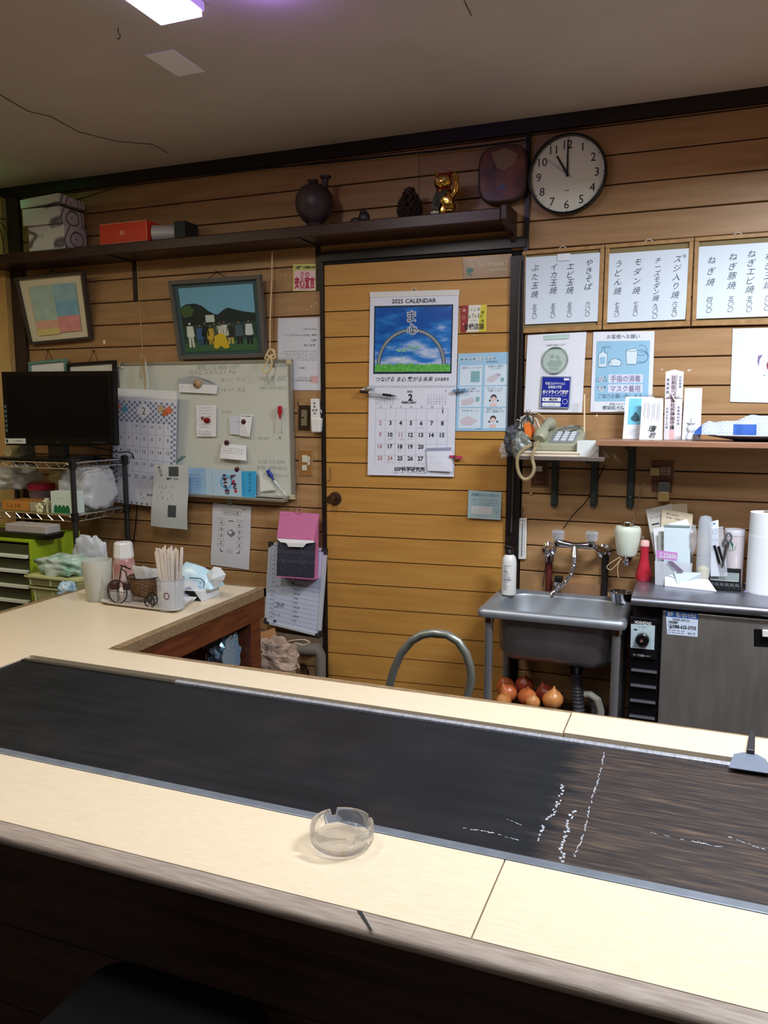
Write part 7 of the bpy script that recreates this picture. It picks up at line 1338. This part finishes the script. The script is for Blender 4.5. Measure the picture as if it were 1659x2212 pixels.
# television
ty = 2.70; S = Sheet([(2, 803), (242, 801), (247, 963), (12, 962)], ty); tv = thing('television', 'black flat television on the wire rack', 'television', Vector((S.P(.5, 1).x, 2.74, RT)))
obj('bezel', S.slab(MB(), .035), mat('tv_gloss', (8, 8, 10), .25, spec=.25), tv, bevel=.004)
obj('screen', Sheet([S.P(.045, .06, .0012), S.P(.955, .06, .0012), S.P(.955, .88, .0012), S.P(.045, .88, .0012)]).slab(MB(), .001), mat('screen_black', (5, 6, 10), .3, spec=.15), tv)
pr(S, tv, 'sticker', mat('tv_sticker', (206, 214, 206), .4), lambda m: S.rect(m, .0, .905, .20, .975, .0012)); pr(S, tv, 'lettering', ink, lambda m: (S.text(m, 'for MEMORY', .13, .94, .022, fit=.09, off=.0016), S.rect(m, .01, .92, .03, .96, .0016))); pr(S, tv, 'lettering', inkg, lambda m: (S.scrib(m, .82, .93, .955, .012, 2, .0016), S.ring(m, .5, .955, .004, .0008, .0014)))
pr(S, tv, 'side_light', mat('tv_teal', (70, 96, 100), .5), lambda m: [S.rect(m, .012, .45+.065*i, .035, .49+.065*i, .0014) for i in range(6)])
cx_ = W(127, 975, 2.74).x; zb = W(127, 975, 2.74).z
obj('neck', MB().box(cx_-.045, cx_+.045, 2.725, 2.755, RT+.008, S.P(.5, 1).z+.01), black, tv); obj('stand_base', MB().prism(rr_(cx_-.16, cx_+.16, 2.66, 2.84, .03, RT+.0005), (0, 0, .012)), MC['tv_gloss'], tv, bevel=.002)
o = obj('black_tray', loft([[p for p in rr_(cx_-.21, cx_+.205, 2.585, 2.655, .03, RT+.0005)], rr_(cx_-.215, cx_+.21, 2.582, 2.657, .03, RT+.010)], True), black); tag(o, 'shallow black tray under the front of the television', 'tray')
for i, (px, py) in enumerate(((32, 974), (60, 974))): o = obj('jar', MB().lathe(W(px, py, 2.80)+Vector((0, -.02, 0)), [(0, -.02), (.024, -.02), (.026, 0), (.024, .035), (.018, .037), (0, .037)], 18, (0, 1, 0)), mat('jar_glass', (190, 184, 140), .15, alpha=.7) if i == 0 else mat('jar_grey', (120, 120, 112), .2, alpha=.7), smooth=1); tag(o, ['pale yellow jar lying behind the television foot', 'grey jar lying behind the television foot'][i], 'jar')
cable('cable', [W(190, 964, 2.74), W(212, 968, 2.78), (-2.36, 2.80, RT+.03), (-2.36, 2.92, -.24), (-2.40, 2.94, -.60), (-2.55, 2.94, -.9)], .003, black, 'black power cable drooping from the television behind the rack')
# second level: bags, boxes, containers
S2 = -.4455
def at2(px, y): p = W(px, 1100, y); return Vector((p.x, y, S2))
fl = mat('film_bag', (214, 220, 220), .22, alpha=.62); fl2 = mat('film_clear', (224, 228, 226), .15, alpha=.42)
def sitbag(name, label, x0, x1, y0, y1, z0, z1, m_, seed, amp=.3):
    c = Vector(((x0+x1)/2, (y0+y1)/2, (z0+z1)/2)); kf = 1.30 if seed == 41 else 1.08; mb = blob(c, ((x1-x0)/2*kf, (y1-y0)/2*kf, (z1-z0)/2*kf), seed, amp, 2.6, 48, 34)
    for p in mb.v:
        p.x = min(max(p.x, x0), x1); p.y = min(max(p.y, y0), y1); p.z = min(max(p.z, z0), z1)
    o = obj(name, mb, m_, smooth=85); tag(o, label, 'bag'); return o
sitbag('plastic_bag', 'big crinkled clear bag filling the open end of the rack', -2.56, rx1-.018, 2.66, 2.865, S2+.001, -.255, mat('film_big', (206, 210, 214), .22, alpha=.80, bump=1.0, bs=38), 41, .3)
sitbag('plastic_bag', 'crumpled clear bag lying on the amber box', -2.99, -2.81, 2.64, 2.86, S2+.075, -.262, fl, 43, .35)
sitbag('plastic_bag', 'pale yellow bag squeezed under the rack top', -2.72, -2.575, 2.74, 2.86, S2+.10, -.262, mat('film_yellow', (206, 200, 150), .3, alpha=.8), 45, .3)
def sbox(name, label, cat, px0, px1, py0, y, d, m_, z=S2):
    x0, x1 = W(px0, 1090, y).x, W(px1, 1090, y).x; zt = W((px0+px1)/2, py0, y).z; o = obj(name, MB().box(x0, x1, y, y+d, z+.0005, zt), m_, bevel=.0015); tag(o, label, cat); return o, Sheet([Vector((x0, y, zt)), Vector((x1, y, zt)), Vector((x1, y, z)), Vector((x0, y, z))])
o, S = sbox('amber_box', 'amber and brown packet at the far end of the rack level', 'box', 4, 62, 1083, 2.60, .12, mat('amber_pack', (190, 128, 58), .35)); pr(S, o, 'lettering', MC['brown_cable'], lambda m: S.text(m, 'しょうゆ', .45, .45, .35, fit=.5))
o, S = sbox('clear_box', 'small clear plastic box beside the amber packet', 'box', 64, 92, 1086, 2.60, .06, mat('clear_box', (196, 186, 160), .15, alpha=.7))
c = at2(92, 2.79); r = thing('pink_tub', 'grey tub with a bright pink lid in the middle of the rack level', 'tub', c)
obj('tub_body', MB().lathe(c, [(0, 0.0005), (.048, .0005), (.055, .075)], 28), mat('tub_grey', (150, 130, 132), .3, alpha=.85), r, smooth=1); obj('lid', MB().lathe(c, [(.060, .074), (.060, .098), (.052, .103), (0, .103)], 28), mat('lid_pink', (204, 50, 84), .3), r, smooth=1)
o, S = sbox('tissue_packet', 'white carton printed with green trees on the rack level', 'box', 110, 156, 1062, 2.585, .07, mat('carton_white', (206, 224, 216), .4))
pr(S, o, 'tree_print', mat('tree_green', (28, 110, 62), .5), lambda m: S.poly(m, [(.12, .96), (.14, .74)]+[(.14+.18*i+q, .60+.10*(q == 0)+.0) for i in range(4) for q in (.0, .06, .13)]+[(.88, .74), (.88, .96)])); pr(S, o, 'lettering', inkg, lambda m: S.scrib(m, .3, .6, .3, .03, 2))
cf = mat('cream_flower', (216, 212, 176), .4)
c = W(85, 1098, 2.585); r = thing('flower_clip', 'cream plastic flower shape standing before the pink tub', 'ornament', c)
for i in range(5): a = i*2*math.pi/5+.3; obj('petal', MB().ell(c+Vector((.014*math.cos(a), 0, .014*math.sin(a))), (.010, .004, .010), 10, 6), cf, r, smooth=1)
obj('stem', MB().tube([c, c+Vector((.004, 0, -.022))], .003, 6), cf, r)
c = W(101, 1085, 2.59); m = MB(); 
for i in range(6): a = i*math.pi/3; m.poly([c, c+Vector((.02*math.cos(a), .006, .02*math.sin(a))), c+Vector((.020*math.cos(a+.9), -.004, .020*math.sin(a+.9)))])
m.box(c.x-.004, c.x+.004, c.y, c.y+.004, S2+.0005, c.z); o = obj('paper_star', m, mat('cream_star', (206, 206, 172), .5)); tag(o, 'folded pale green paper star next to the tree carton', 'ornament')
# below: trays, drawers
UZ = -.475-.06
o = obj('black_tray', loft([rr_(-3.0, -2.43, 2.45, 2.54, .01, -.5345), rr_(-3.01, -2.42, 2.44, 2.545, .01, -.512)], True), black); tag(o, 'flat black tray lying on the lime drawer unit', 'tray')
o, S = sbox('paper_bundle', 'grey wrapped bundle tucked under the rack level', 'packet', 62, 150, 1110, 2.60, .12, mat('bundle_grey', (166, 160, 158), .5), -.512) if 0 else (None, None)
o = obj('paper_bundle', MB().box(-2.66, -2.44, 2.455, 2.535, -.5115, -.478), mat('bundle_grey', (170, 164, 160), .5), bevel=.004); tag(o, 'flat grey wrapped bundle on the black tray', 'packet')
lime = mat('lime_plastic', (150, 176, 34), .35); dx0, dx1, dy0, dy1 = -3.0, -2.50, 2.43, 2.545
U = thing('drawer_unit', 'lime green drawer unit with clear drawers below the rack level', 'drawers', ((dx0+dx1)/2, 2.49, -.90))
z1, z0 = -.535, -.90
obj('unit_side', MB().box(dx1-.012, dx1, dy0, 2.71, z0, z1), lime, U, bevel=.002); obj('unit_side', MB().box(dx0, dx0+.012, dy0, 2.71, z0, z1), lime, U, bevel=.002)
obj('unit_top', MB().box(dx0+.012, dx1-.012, dy0, 2.71, z1-.012, z1), lime, U, bevel=.002); obj('unit_base', MB().box(dx0, dx1, dy0-.01, 2.71, z0, z0+.03), lime, U, bevel=.003)
obj('unit_back', MB().box(dx0+.012, dx1-.012, 2.70, 2.71, z0, z1), lime, U)
for i in range(5):
    zz = z1-.018-.063*(i+1); a = obj('drawer', MB().box(dx0+.015, dx1-.015, dy0+.006, 2.66, zz, zz+.058), mat('drawer_dark', (66, 74, 50), .2, alpha=.9), U, bevel=.002)
    obj('drawer_handle', MB().box(dx0+.02, dx1-.02, dy0-.010, dy0+.006, zz+.004, zz+.018), mat('handle_clear', (220, 226, 210), .2), a, bevel=.002)
o = obj('unit_stand', MB().box(-3.0, -2.16, 2.30, 2.50, FLOOR, -.905), mat('carton_old', (120, 88, 60), .7)); tag(o, 'brown carton standing on the floor under the lime drawers', 'box')
# cream crates and their bags
cm = mat('crate_cream', (190, 190, 134), .4)
def crate(name, label, x0, x1, y0, y1, z0, z1, grp):
    r = thing(name, label, 'crate', ((x0+x1)/2, (y0+y1)/2, z0), grp); i_ = .012
    obj('crate_body', loft([rr_(x0+i_, x1-i_, y0+i_, y1-i_, .015, z0), rr_(x0, x1, y0, y1, .018, z1-.006), rr_(x0+.004, x1-.004, y0+.004, y1-.004, .016, z1-.006), rr_(x0+i_+.003, x1-i_-.003, y0+i_+.003, y1-i_-.003, .012, z0+.004)]), cm, r, smooth=45)
    obj('rim', MB().prism(rr_(x0-.005, x1+.005, y0-.005, y1+.005, .02, z1-.010), (0, 0, .004)), cm, r)
    for i in range(3): x = x0+(x1-x0)*(.12+.38*i); obj('rib', MB().box(x, x+.003, y0-.002, y0+.006, z0+.004, z1-.010), cm, r)
    return r
ya, yb_ = 2.315, 2.475
xA, xB = W(52, 1260, ya).x, W(172, 1260, ya).x; zA, zB, zC = W(60, 1292, ya).z-.004, W(60, 1264, ya).z, W(60, 1243, ya).z
crate('plastic_crate', 'lower cream plastic crate behind the side counter edge', xA+.012, -2.175, ya+.01, yb_, zA-.02, zB-.001, 'stacked cream crates'); crate('plastic_crate', 'upper cream plastic crate holding a bag of greens', xA, -2.165, ya, yb_, zB, zC+.004, 'stacked cream crates')
o = obj('crate_stand', MB().box(xA+.03, -2.18, ya+.02, yb_-.01, -.9045, zA-.0205), mat('stand_wood', (92, 62, 40), .6)); tag(o, 'small wooden block carrying the cream crates', 'block')
gb = mat('greens_bag', (200, 214, 208), .25, c2=(96, 150, 116), vs=14)
sitbag('plastic_bag', 'clear bag of green vegetables heaped in the upper crate', xA+.02, -2.19, ya+.02, yb_-.02, zC-.012, zC+.075, gb, 51, .35)
sitbag('plastic_bag', 'grey white carrier bag slumped beside the rack post', -2.36, -2.20, 2.50, 2.54, -.70, -.515, mat('carrier_grey', (190, 196, 206), .4), 53, .4)
o = sitbag('plastic_bag', 'small bright blue and white bag at the counter edge', -2.20, -2.137, 2.24, 2.30, -.712, -.645, mat('bag_blue', (90, 176, 224), .35, c2=(214, 230, 240), vs=25), 57, .3)
# things on the side counter
def ct(px, py): return T(px, py, CZ)
TZ = CZ+.0005
c = ct(213, 1296); kg = (W(238, 1215, c.y).x-W(187, 1215, c.y).x)/2; Hg = W(213, 1210, c.y).z-CZ
o = obj('tumbler', MB().lathe(c+Vector((0, 0, .0005)), [(0, 0), (kg*.72, 0), (kg*.76, .003), (kg, Hg), (kg-.003, Hg), (kg*.73, .008), (0, .008)], 36), mat('frosted', (204, 206, 196), .35, alpha=.72, spec=.6), smooth=35); tag(o, 'tall frosted tumbler on the side counter', 'glass')
# tray
ta, tb_, tc_, td = ct(213, 1306), ct(384, 1327), ct(430, 1290), ct(262, 1274)
def trayring(k, z):
    P = [ta, tb_, tc_, td]; ce = sum(P, Vector())/4; out = []
    for i in range(4):
        p, a, b_ = P[i], P[i-1], P[(i+1) % 4]; 
        for t in range(5):
            u = t/4; r_ = .12; q = (p+(a-p)*r_)*(1-u)**2+p*2*u*(1-u)+(p+(b_-p)*r_)*u*u; q = ce+(q-ce)*k; q.z = z; out.append(q)
    return out
trm = mat('tray_pale', (206, 200, 190), .35)
o = obj('serving_tray', loft([trayring(.88, TZ), trayring(.90, TZ+.001), trayring(1.0, TZ+.010), trayring(1.0, TZ+.012), trayring(.985, TZ+.012), trayring(.885, TZ+.003)]), trm, smooth=40); tag(o, 'pale serving tray carrying condiments and chopsticks', 'tray')
TR = TZ+.0035
# condiment bottle behind
c = ct(270, 1268); c.z = TZ; c = Vector((c.x, c.y, TZ)); kb = (W(283, 1240, c.y).x-W(247, 1240, c.y).x)/2; Hb = W(265, 1171, c.y).z-CZ
r = thing('seasoning_bottle', 'clear bottle of red seasoning with a big white cap', 'bottle', c)
obj('bottle_body', MB().lathe(c, [(0, 0), (kb, 0), (kb*1.05, .01), (kb*1.05, Hb*.5), (kb*.95, Hb*.62), (kb*.85, Hb*.66)], 24), mat('seasoning_red', (150, 70, 58), .3, c2=(190, 170, 166), vs=10), r, smooth=1); obj('cap', MB().lathe(c, [(kb*.92, Hb*.65), (kb*.96, Hb*.68), (kb*.86, Hb*.97), (kb*.78, Hb), (0, Hb)], 10), whitep, r)
m = MB(); y0_ = c.y-kb*1.08; obj('label', MB().prism([Vector((c.x-kb*.6, y0_+.006, CZ+Hb*.2)), Vector((c.x+kb*.8, y0_+.006, CZ+Hb*.2)), Vector((c.x+kb*.8, y0_+.006, CZ+Hb*.48)), Vector((c.x-kb*.6, y0_+.006, CZ+Hb*.48))], (0, .001, 0)), mat('label_pale', (206, 190, 190), .4), r)
# two little bottles with brown caps
for i, (px, py) in enumerate(((246, 1300), (275, 1301))):
    c = T(px, py, TR); c.y += .015; c.x += -.007; 
    r = thing('spice_bottle', ['small clear spice bottle with dark brown cap, nearer the tumbler', 'small clear spice bottle with dark brown cap, nearer the basket'][i], 'bottle', c, 'spice bottles on the tray')
    obj('bottle_body', MB().lathe(c, [(0, 0), (.015, 0), (.0165, .004), (.0165, .040), (.013, .046)], 18), mat('spice_glass', (190, 186, 182), .1, alpha=.7), r, smooth=1); obj('contents', MB().lathe(c, [(0, .002), (.0145, .002), (.0145, .018), (0, .018)], 14), mat('salt', (216, 206, 196), .6), r); obj('cap', MB().lathe(c, [(.0175, .044), (.0175, .066), (.016, .068), (0, .068)], 20), mat('cap_brown', (66, 36, 34), .35), r, smooth=1)
# bicycle shaped stand with basket
bw = T(262, 1303, TR); yb2 = bw.y-.012; r = thing('bicycle_holder', 'dark wire bicycle ornament carrying a wicker napkin basket', 'holder', Vector((bw.x+.05, yb2, TR))); ir = mat('iron_wire', (44, 36, 34), .4, .5)
wc = lambda px, py: W(px, py, yb2); c1 = wc(254, 1291); rw = (wc(275, 1291).x-wc(234, 1291).x)/2; c1.z = TR+rw+.002
def wheel(c, R, n=5):
    obj('wheel', MB().tube([c+Vector((R*math.cos(t), 0, R*math.sin(t))) for t in [i*math.pi/14 for i in range(28)]], .0022, 8, closed=True), ir, r, smooth=1)
    m = MB()
    for i in range(n): t = i*math.pi/n; m.tube([c+Vector((R*math.cos(t), 0, R*math.sin(t))), c-Vector((R*math.cos(t), 0, R*math.sin(t)))], .0010, 5)
    obj('spokes', m, ir, r)
wheel(c1, rw, 2); c2 = W(330, 1300, yb2+.03); c2.z = TR+.023; wheel(c2, .020, 3); c3 = W(323, 1296, yb2-.012); c3.z = TR+.023; wheel(c3, .020, 3)
obj('frame_wire', MB().tube([c1, wc(257, 1262), wc(261, 1232), wc(263, 1224), wc(272, 1223)], .0022, 8), ir, r, smooth=1); obj('handlebar', MB().tube([wc(260, 1221), wc(268, 1224), wc(278, 1228), wc(281, 1229)], [.0022, .0022, .0024, .0036], 8), ir, r, smooth=1)
obj('frame_wire', MB().tube([wc(262, 1228), wc(272, 1236), wc(276, 1255), wc(285, 1280), (c2.x, yb2, TR+.03)], .0020, 8), ir, r, smooth=1); obj('axle', MB().tube([c3, c2], .002, 6), ir, r)
bc = T(307, 1300, TR); bc.y += .02; bc.z = TR+.022; kk_ = (W(333, 1255, bc.y).x-W(278, 1255, bc.y).x)/2; Hk = W(307, 1246, bc.y).z-bc.z
wk = mat('wicker', (132, 96, 56), .6, c2=(94, 62, 36), vs=60)
for i in range(11):
    t = i/10; R = kk_*(.70+.30*t); obj('wicker_band', MB().tube([bc+Vector((R*math.cos(a), R*math.sin(a), Hk*t+.0008*math.sin(a*9+i*3))) for a in [q*math.pi/14 for q in range(28)]], Hk/20*1.05, 6, closed=True), wk, r, smooth=1)
obj('basket_floor', MB().lathe(bc, [(0, 0), (kk_*.70, 0), (kk_*.70, .002), (0, .002)], 20), wk, r); obj('basket_rim', MB().tube([bc+Vector((kk_*1.04*math.cos(a), kk_*1.04*math.sin(a), Hk+.004)) for a in [q*math.pi/12 for q in range(24)]], .0022, 6, closed=True), ir, r, smooth=1)
# napkins
nk = mat('napkin', (216, 220, 222), .7); R5 = random.Random(6)
r2 = thing('paper_napkins', 'sheaf of folded white napkins standing in the wicker basket', 'napkins', bc+Vector((0, 0, .004)))
for i in range(9):
    x = -kk_*.55+kk_*1.1*i/8; y = R5.uniform(-.008, .008); a = bc+Vector((x*.6, y, .006)); tp_ = a+Vector((x*.5-.008, y, Hk+.022+R5.uniform(-.006, .010))); d = Vector((.030+.006*R5.random(), .012*R5.uniform(-1, 1), 0))
    obj('napkin', MB().prism([a-d*.4, a+d*.4, tp_+d*.75+Vector((0, 0, -.002)), tp_-d*.7+Vector((0, 0, .004*R5.random()))], (0, .0012, 0)), nk, r2)
# chopsticks in a clear glass
gc = T(366, 1316, TR); gc.y += .012; kc2 = (W(391, 1280, gc.y).x-W(338, 1280, gc.y).x)/2*.93; Hc2 = W(366, 1249, gc.y).z-TR
r = thing('chopstick_glass', 'clear straight glass packed with paper wrapped chopsticks', 'glass', gc)
obj('glass_body', MB().lathe(gc, [(0, 0), (kc2*.94, 0), (kc2, Hc2), (kc2-.002, Hc2), (kc2*.9, .006), (0, .006)], 32), mat('glass_thin', (214, 222, 230), .05, alpha=.30), r, smooth=35)
obj('glass_lip', MB().tube([gc+Vector((kc2*math.cos(t), kc2*math.sin(t), Hc2)) for t in [i*math.pi/16 for i in range(32)]], .0012, 6, closed=True), mat('lip_grey', (150, 156, 164), .1), r, smooth=1)
wrp = mat('chopstick_paper', (222, 216, 212), .6); bam = mat('bamboo_tip', (226, 214, 196), .5); R6 = random.Random(12); Lw = W(366, 1185, gc.y).z-TR
k = 0
for i in range(26):
    a = 2.4*i; rad = kc2*.80*math.sqrt((i+.5)/26); x, y = rad*math.cos(a), rad*math.sin(a)*.95
    tx, ty_ = x*1.35+R6.uniform(-.003, .003), y*1.3; L_ = Lw+R6.uniform(-.012, .006); p0 = gc+Vector((x*.8, y*.8, .007)); p1 = gc+Vector((tx, ty_, L_)); q = Vector((.0042, .0015*R6.uniform(-1, 1), 0))
    cst = thing('wrapped_chopsticks', 'pair of disposable chopsticks in a white paper sleeve in the glass', 'chopsticks', p0, 'wrapped chopsticks in the clear glass')
    sl = p0+(p1-p0)*R6.uniform(.86, .93)
    obj('paper_sleeve', MB().hexa([p0-q, p0+q, p0+q+Vector((0, .002, 0)), p0-q+Vector((0, .002, 0)), sl-q, sl+q, sl+q+Vector((0, .002, 0)), sl-q+Vector((0, .002, 0))]), wrp, cst)
    for sg in (-.5, .5): obj('stick', MB().tube([sl+q*sg+Vector((0, .001, -.004)), p1+q*sg+Vector((0, .001, 0))], .0019, 6), bam if i % 3 else wrp, cst)
r = bpy.data.objects['chopstick_glass']; fr_ = -.92*kc2
vp = gc+Vector((-.002, -kc2*1.02, 0)); SS = Sheet([vp+Vector((-.006, 0, .115)), vp+Vector((.006, 0, .115)), vp+Vector((.006, 0, .07)), vp+Vector((-.006, 0, .07))]); 
pr(SS, r, 'lettering', ink, lambda m: SS.vtext(m, 'おてもと', .1, 0, .20, .25))
pr(SS, r, 'logo_print', mat('logo_maroon', (96, 44, 66), .5), lambda m: SS.ring(m, 2.1, 1.35, .012, .0035, seg=20))
# saucer, tissue box, wipes
o = obj('saucer', MB().lathe(T(410, 1296, TR)+Vector((-.010, .008, .026)), [(0, .0), (.02, 0), (.038, .006), (.040, .009), (.020, .004), (0, .004)], 32, (.3, -1, .5)), mat('saucer_white', (214, 220, 228), .2), smooth=1); tag(o, 'white saucer with blue lattice leaning at the tray end', 'saucer')
c4 = T(410, 1296, TR)+Vector((-.010, .008, .026)); ax = Vector((.3, -1, .5)).normalized(); e1 = ax.orthogonal().normalized(); e2 = ax.cross(e1); m = MB()
for i in range(-3, 4):
    for a, b_ in ((e1, e2), (e2, e1)): L_ = math.sqrt(max(0, .018**2-(i*.006)**2)); m.tube([c4+ax*.0055+a*i*.006-b_*L_, c4+ax*.0055+a*i*.006+b_*L_], .0006, 4)
obj('lattice_print', m, inkb, o)
b0 = T(437, 1300, TZ); b1 = T(474, 1283, TZ); b2 = T(392, 1270, TZ); 
bx = thing('tissue_box', 'low white and black tissue box under the blue wipes packet', 'box', b0); up_ = Vector((0, 0, W(432, 1277, b0.y).z-CZ)); dA = b1-b0; dB = Vector((-dA.y, dA.x, 0)).normalized()*.11
obj('box_body', MB().hexa([b0, b1, b1+dB, b0+dB, b0+up_, b1+up_, b1+dB+up_, b0+dB+up_]), mat('box_white', (214, 220, 228), .4), bx, bevel=.001)
q = Sheet([b0+dB*.62+up_, b0+up_, b0, b0+dB*.62]); obj('black_panel', q.poly(MB(), [(.0, .05), (.55, .05), (.95, .95), (.6, .95), (.3, .6), (.0, .4)], .0008), black, bx)
q = Sheet([b0+up_, b1+up_, b1, b0]); obj('lettering', (lambda m: (q.line(m, [(.25, .4), (.5, .4)], .001, .0008), m)[1])(MB()), inkg, bx); obj('black_panel', q.poly(MB(), [(.9, 0), (1, 0), (1, .3)], .0008), black, bx)
wz = TZ+up_.z+.0005; wy = b0.y+.07; wp = thing('wipes_packet', 'crumpled blue and white wet wipes packet on the tissue box', 'packet', Vector((W(430, 1260, wy).x, wy, wz)))
xw0, xw1 = W(394, 1240, wy).x, W(470, 1240, wy).x; zt = W(420, 1214, wy).z; n1 = 12; vs = []; 
prof = [(0, 0), (.02, .75), (.12, .97), (.35, .92), (.6, .80), (.8, .62), (.93, .42), (1, 0)]
m = MB(); k = len(prof)
for j in range(9):
    v = j/8; yy = wy-.045+.09*v; tk = math.sin(math.pi*min(.96, max(.04, v)))**.5
    for u, h_ in prof: vs.append((xw0+(xw1-xw0)*u, yy, wz+(zt-wz)*h_*tk*(1+.08*noise.noise(Vector((u*5, v*5, 2))))))
fs = [(j*k+i, j*k+i+1, (j+1)*k+i+1, (j+1)*k+i) for j in range(8) for i in range(k-1)]+[tuple(range(k))[::-1], tuple(range(8*k, 9*k)), tuple(q for j in range(9) for q in (j*k,))[::-1]+tuple(j*k+k-1 for j in range(9))]
obj('packet_body', m.add(vs, fs), mat('packet_blue', (158, 206, 228), .25, c2=(206, 226, 236), vs=9), wp, smooth=50)
fw2 = MB(); F_ = [W(*p, wy-.02) for p in [(446, 1240), (462, 1224), (476, 1226), (488, 1241), (484, 1252), (466, 1272), (452, 1274), (440, 1262)]]; ce = sum(F_, Vector())/8+Vector((0, -.018, 0)); bk_ = ce+Vector((0, .045, 0)); n0 = len(F_)
fw2.add(F_+[ce, bk_], [(i, (i+1) % n0, n0) for i in range(n0)]+[((i+1) % n0, i, n0+1) for i in range(n0)]); obj('folded_end', fw2, mat('packet_white', (214, 222, 228), .35), wp)
q = Sheet([W(394, 1244, wy-.046), W(445, 1250, wy-.046), W(440, 1272, wy-.046), W(396, 1264, wy-.046)]); obj('curl_print', (lambda m: (q.line(m, [(.3, .1), (.8, .05), (.97, .35), (.98, .9)], .003), q.ring(m, .80, .45, .004, .001), q.line(m, [(.8, .6), (.8, .85)], .001), q.line(m, [(.7, .85), (.9, .85)], .001), m)[-1])(MB()), mat('navy_print', (24, 44, 66), .4), wp)
# below the side counter and by the wall
sv = bpy.data.materials.new('foil'); MC['foil'] = sv; sv.use_nodes = True; nt = sv.node_tree; b = nt.nodes['Principled BSDF']; b.inputs['Metallic'].default_value = .5; b.inputs['Roughness'].default_value = .28
nn = nt.nodes.new('ShaderNodeTexNoise'); nn.inputs['Scale'].default_value = 18; cr_ = nt.nodes.new('ShaderNodeValToRGB'); cr_.color_ramp.elements[0].color = rgb((180, 190, 226)); cr_.color_ramp.elements[1].color = rgb((120, 180, 200)); cr_.color_ramp.elements[0].position = .4; cr_.color_ramp.elements[1].position = .6; nt.links.new(nn.outputs[0], cr_.inputs[0]); nt.links.new(cr_.outputs[0], b.inputs['Base Color'])
yy = 2.42; xs0, xs1 = W(452, 1400, yy).x, W(533, 1400, yy).x; LZ = CZ-.309
mb = blob(Vector(((xs0+xs1)/2, yy, (LZ+W(490, 1371, yy).z)/2)), ((xs1-xs0)/2*1.1, .06, (W(490, 1371, yy).z-LZ)/2*1.05), 61, .3, 3, 40, 30)
for p in mb.v: p.z = min(max(p.z, LZ+.001), -.80); p.x = min(p.x, -1.555)
o = obj('foil_pouch', mb, sv); tag(o, 'shiny silver and blue foil pouch on the shelf under the side counter', 'pouch')
yy = 2.40; mb = blob(Vector((W(400, 1410, yy).x, yy+.02, LZ+.06)), (.075, .05, .066), 63, .25, 3, 26, 18)
for p in mb.v: p.z = max(p.z, LZ+.001)
o = obj('net_bag', mb, mat('net_brown', (110, 54, 30), .4)); tag(o, 'dark red-brown net bag beside the foil pouch', 'bag')
q = MB().hexa([W(545, 1420, 2.84), W(606, 1397, 2.84), W(606, 1397, 2.85), W(545, 1420, 2.85), W(545, 1372, 2.88), W(593, 1356, 2.88), W(593, 1356, 2.89), W(545, 1372, 2.89)]); o = obj('cardboard_sheet', q, mat('cardboard', (176, 128, 84), .7)); tag(o, 'tan cardboard sheet leaning behind the side counter leg', 'cardboard')
bx0, bx1 = W(553, 1440, 2.76).x, W(640, 1440, 2.76).x; bt_ = W(600, 1388, 2.76).z
o = obj('carton_stand', MB().box(bx0-.12, bx1, 2.70, 2.83, FLOOR, -1.12), mat('carton', (146, 124, 100), .7)); tag(o, 'brown carton on the floor beneath the crumpled paper bag', 'box')
mb = blob(Vector(((bx0+bx1)/2-.02, 2.765, (bt_-1.12)/2)), ((bx1-bx0)/2*1.25, .06, (bt_+1.12)/2*1.1), 66, .35, 3.2, 30, 22)
for p in mb.v: p.z = max(p.z, -1.1195); p.x = min(p.x, bx1)
o = obj('paper_bag', mb, mat('kraft', (182, 158, 140), .7, bump=.4, bs=30)); tag(o, 'crumpled pale brown paper bag with loose string handle', 'bag')
cable('bag_handle', [W(600, 1395, 2.72), W(625, 1385, 2.72), W(655, 1382, 2.72), W(668, 1388, 2.72), W(655, 1394, 2.72), W(636, 1390, 2.72), W(618, 1405, 2.72)], .003, mat('kraft_light', (206, 180, 158), .7), None, parent=o)
pg_ = mat('pipe_lagging', (104, 98, 88), .7, bump=.3)
a, b_ = W(640, 1402, 2.89), W(688, 1404, 2.89); o = obj('lagged_pipe', MB().tube([a-Vector((.01, 0, 0)), a, b_, b_+Vector((.008, 0, -.02)), Vector((b_.x+.008, 2.89, FLOOR))], [.028, .028, .028, .024, .020], 14), pg_, smooth=1); tag(o, 'grey lagged pipe bending down beside the door frame', 'pipe')
a, b_ = W(590, 1374, 2.93), W(706, 1385, 2.93); o = obj('skirting_rail', MB().box(a.x-.5, -1.449, 2.93, WY-.0005, a.z-.03, a.z+.012), mat('rail_dirty', (112, 96, 80), .6, var=.3)); tag(o, 'grimy wooden rail along the wall below the schedule board', 'rail')
o = obj('dark_strap', MB().tube([W(655, 1435, 2.95), W(664, 1448, 2.95), W(668, 1470, 2.95)], .008, 6, flat=.4), blackm); tag(o, 'dark strap hanging below the lagged pipe', 'strap')
# ------------------------------------------------------------------ lift everything so that the floor lies at height 0
for o in COL.objects:
    if o.parent is None and o.type in ('MESH', 'EMPTY'): o.location.z += EYE
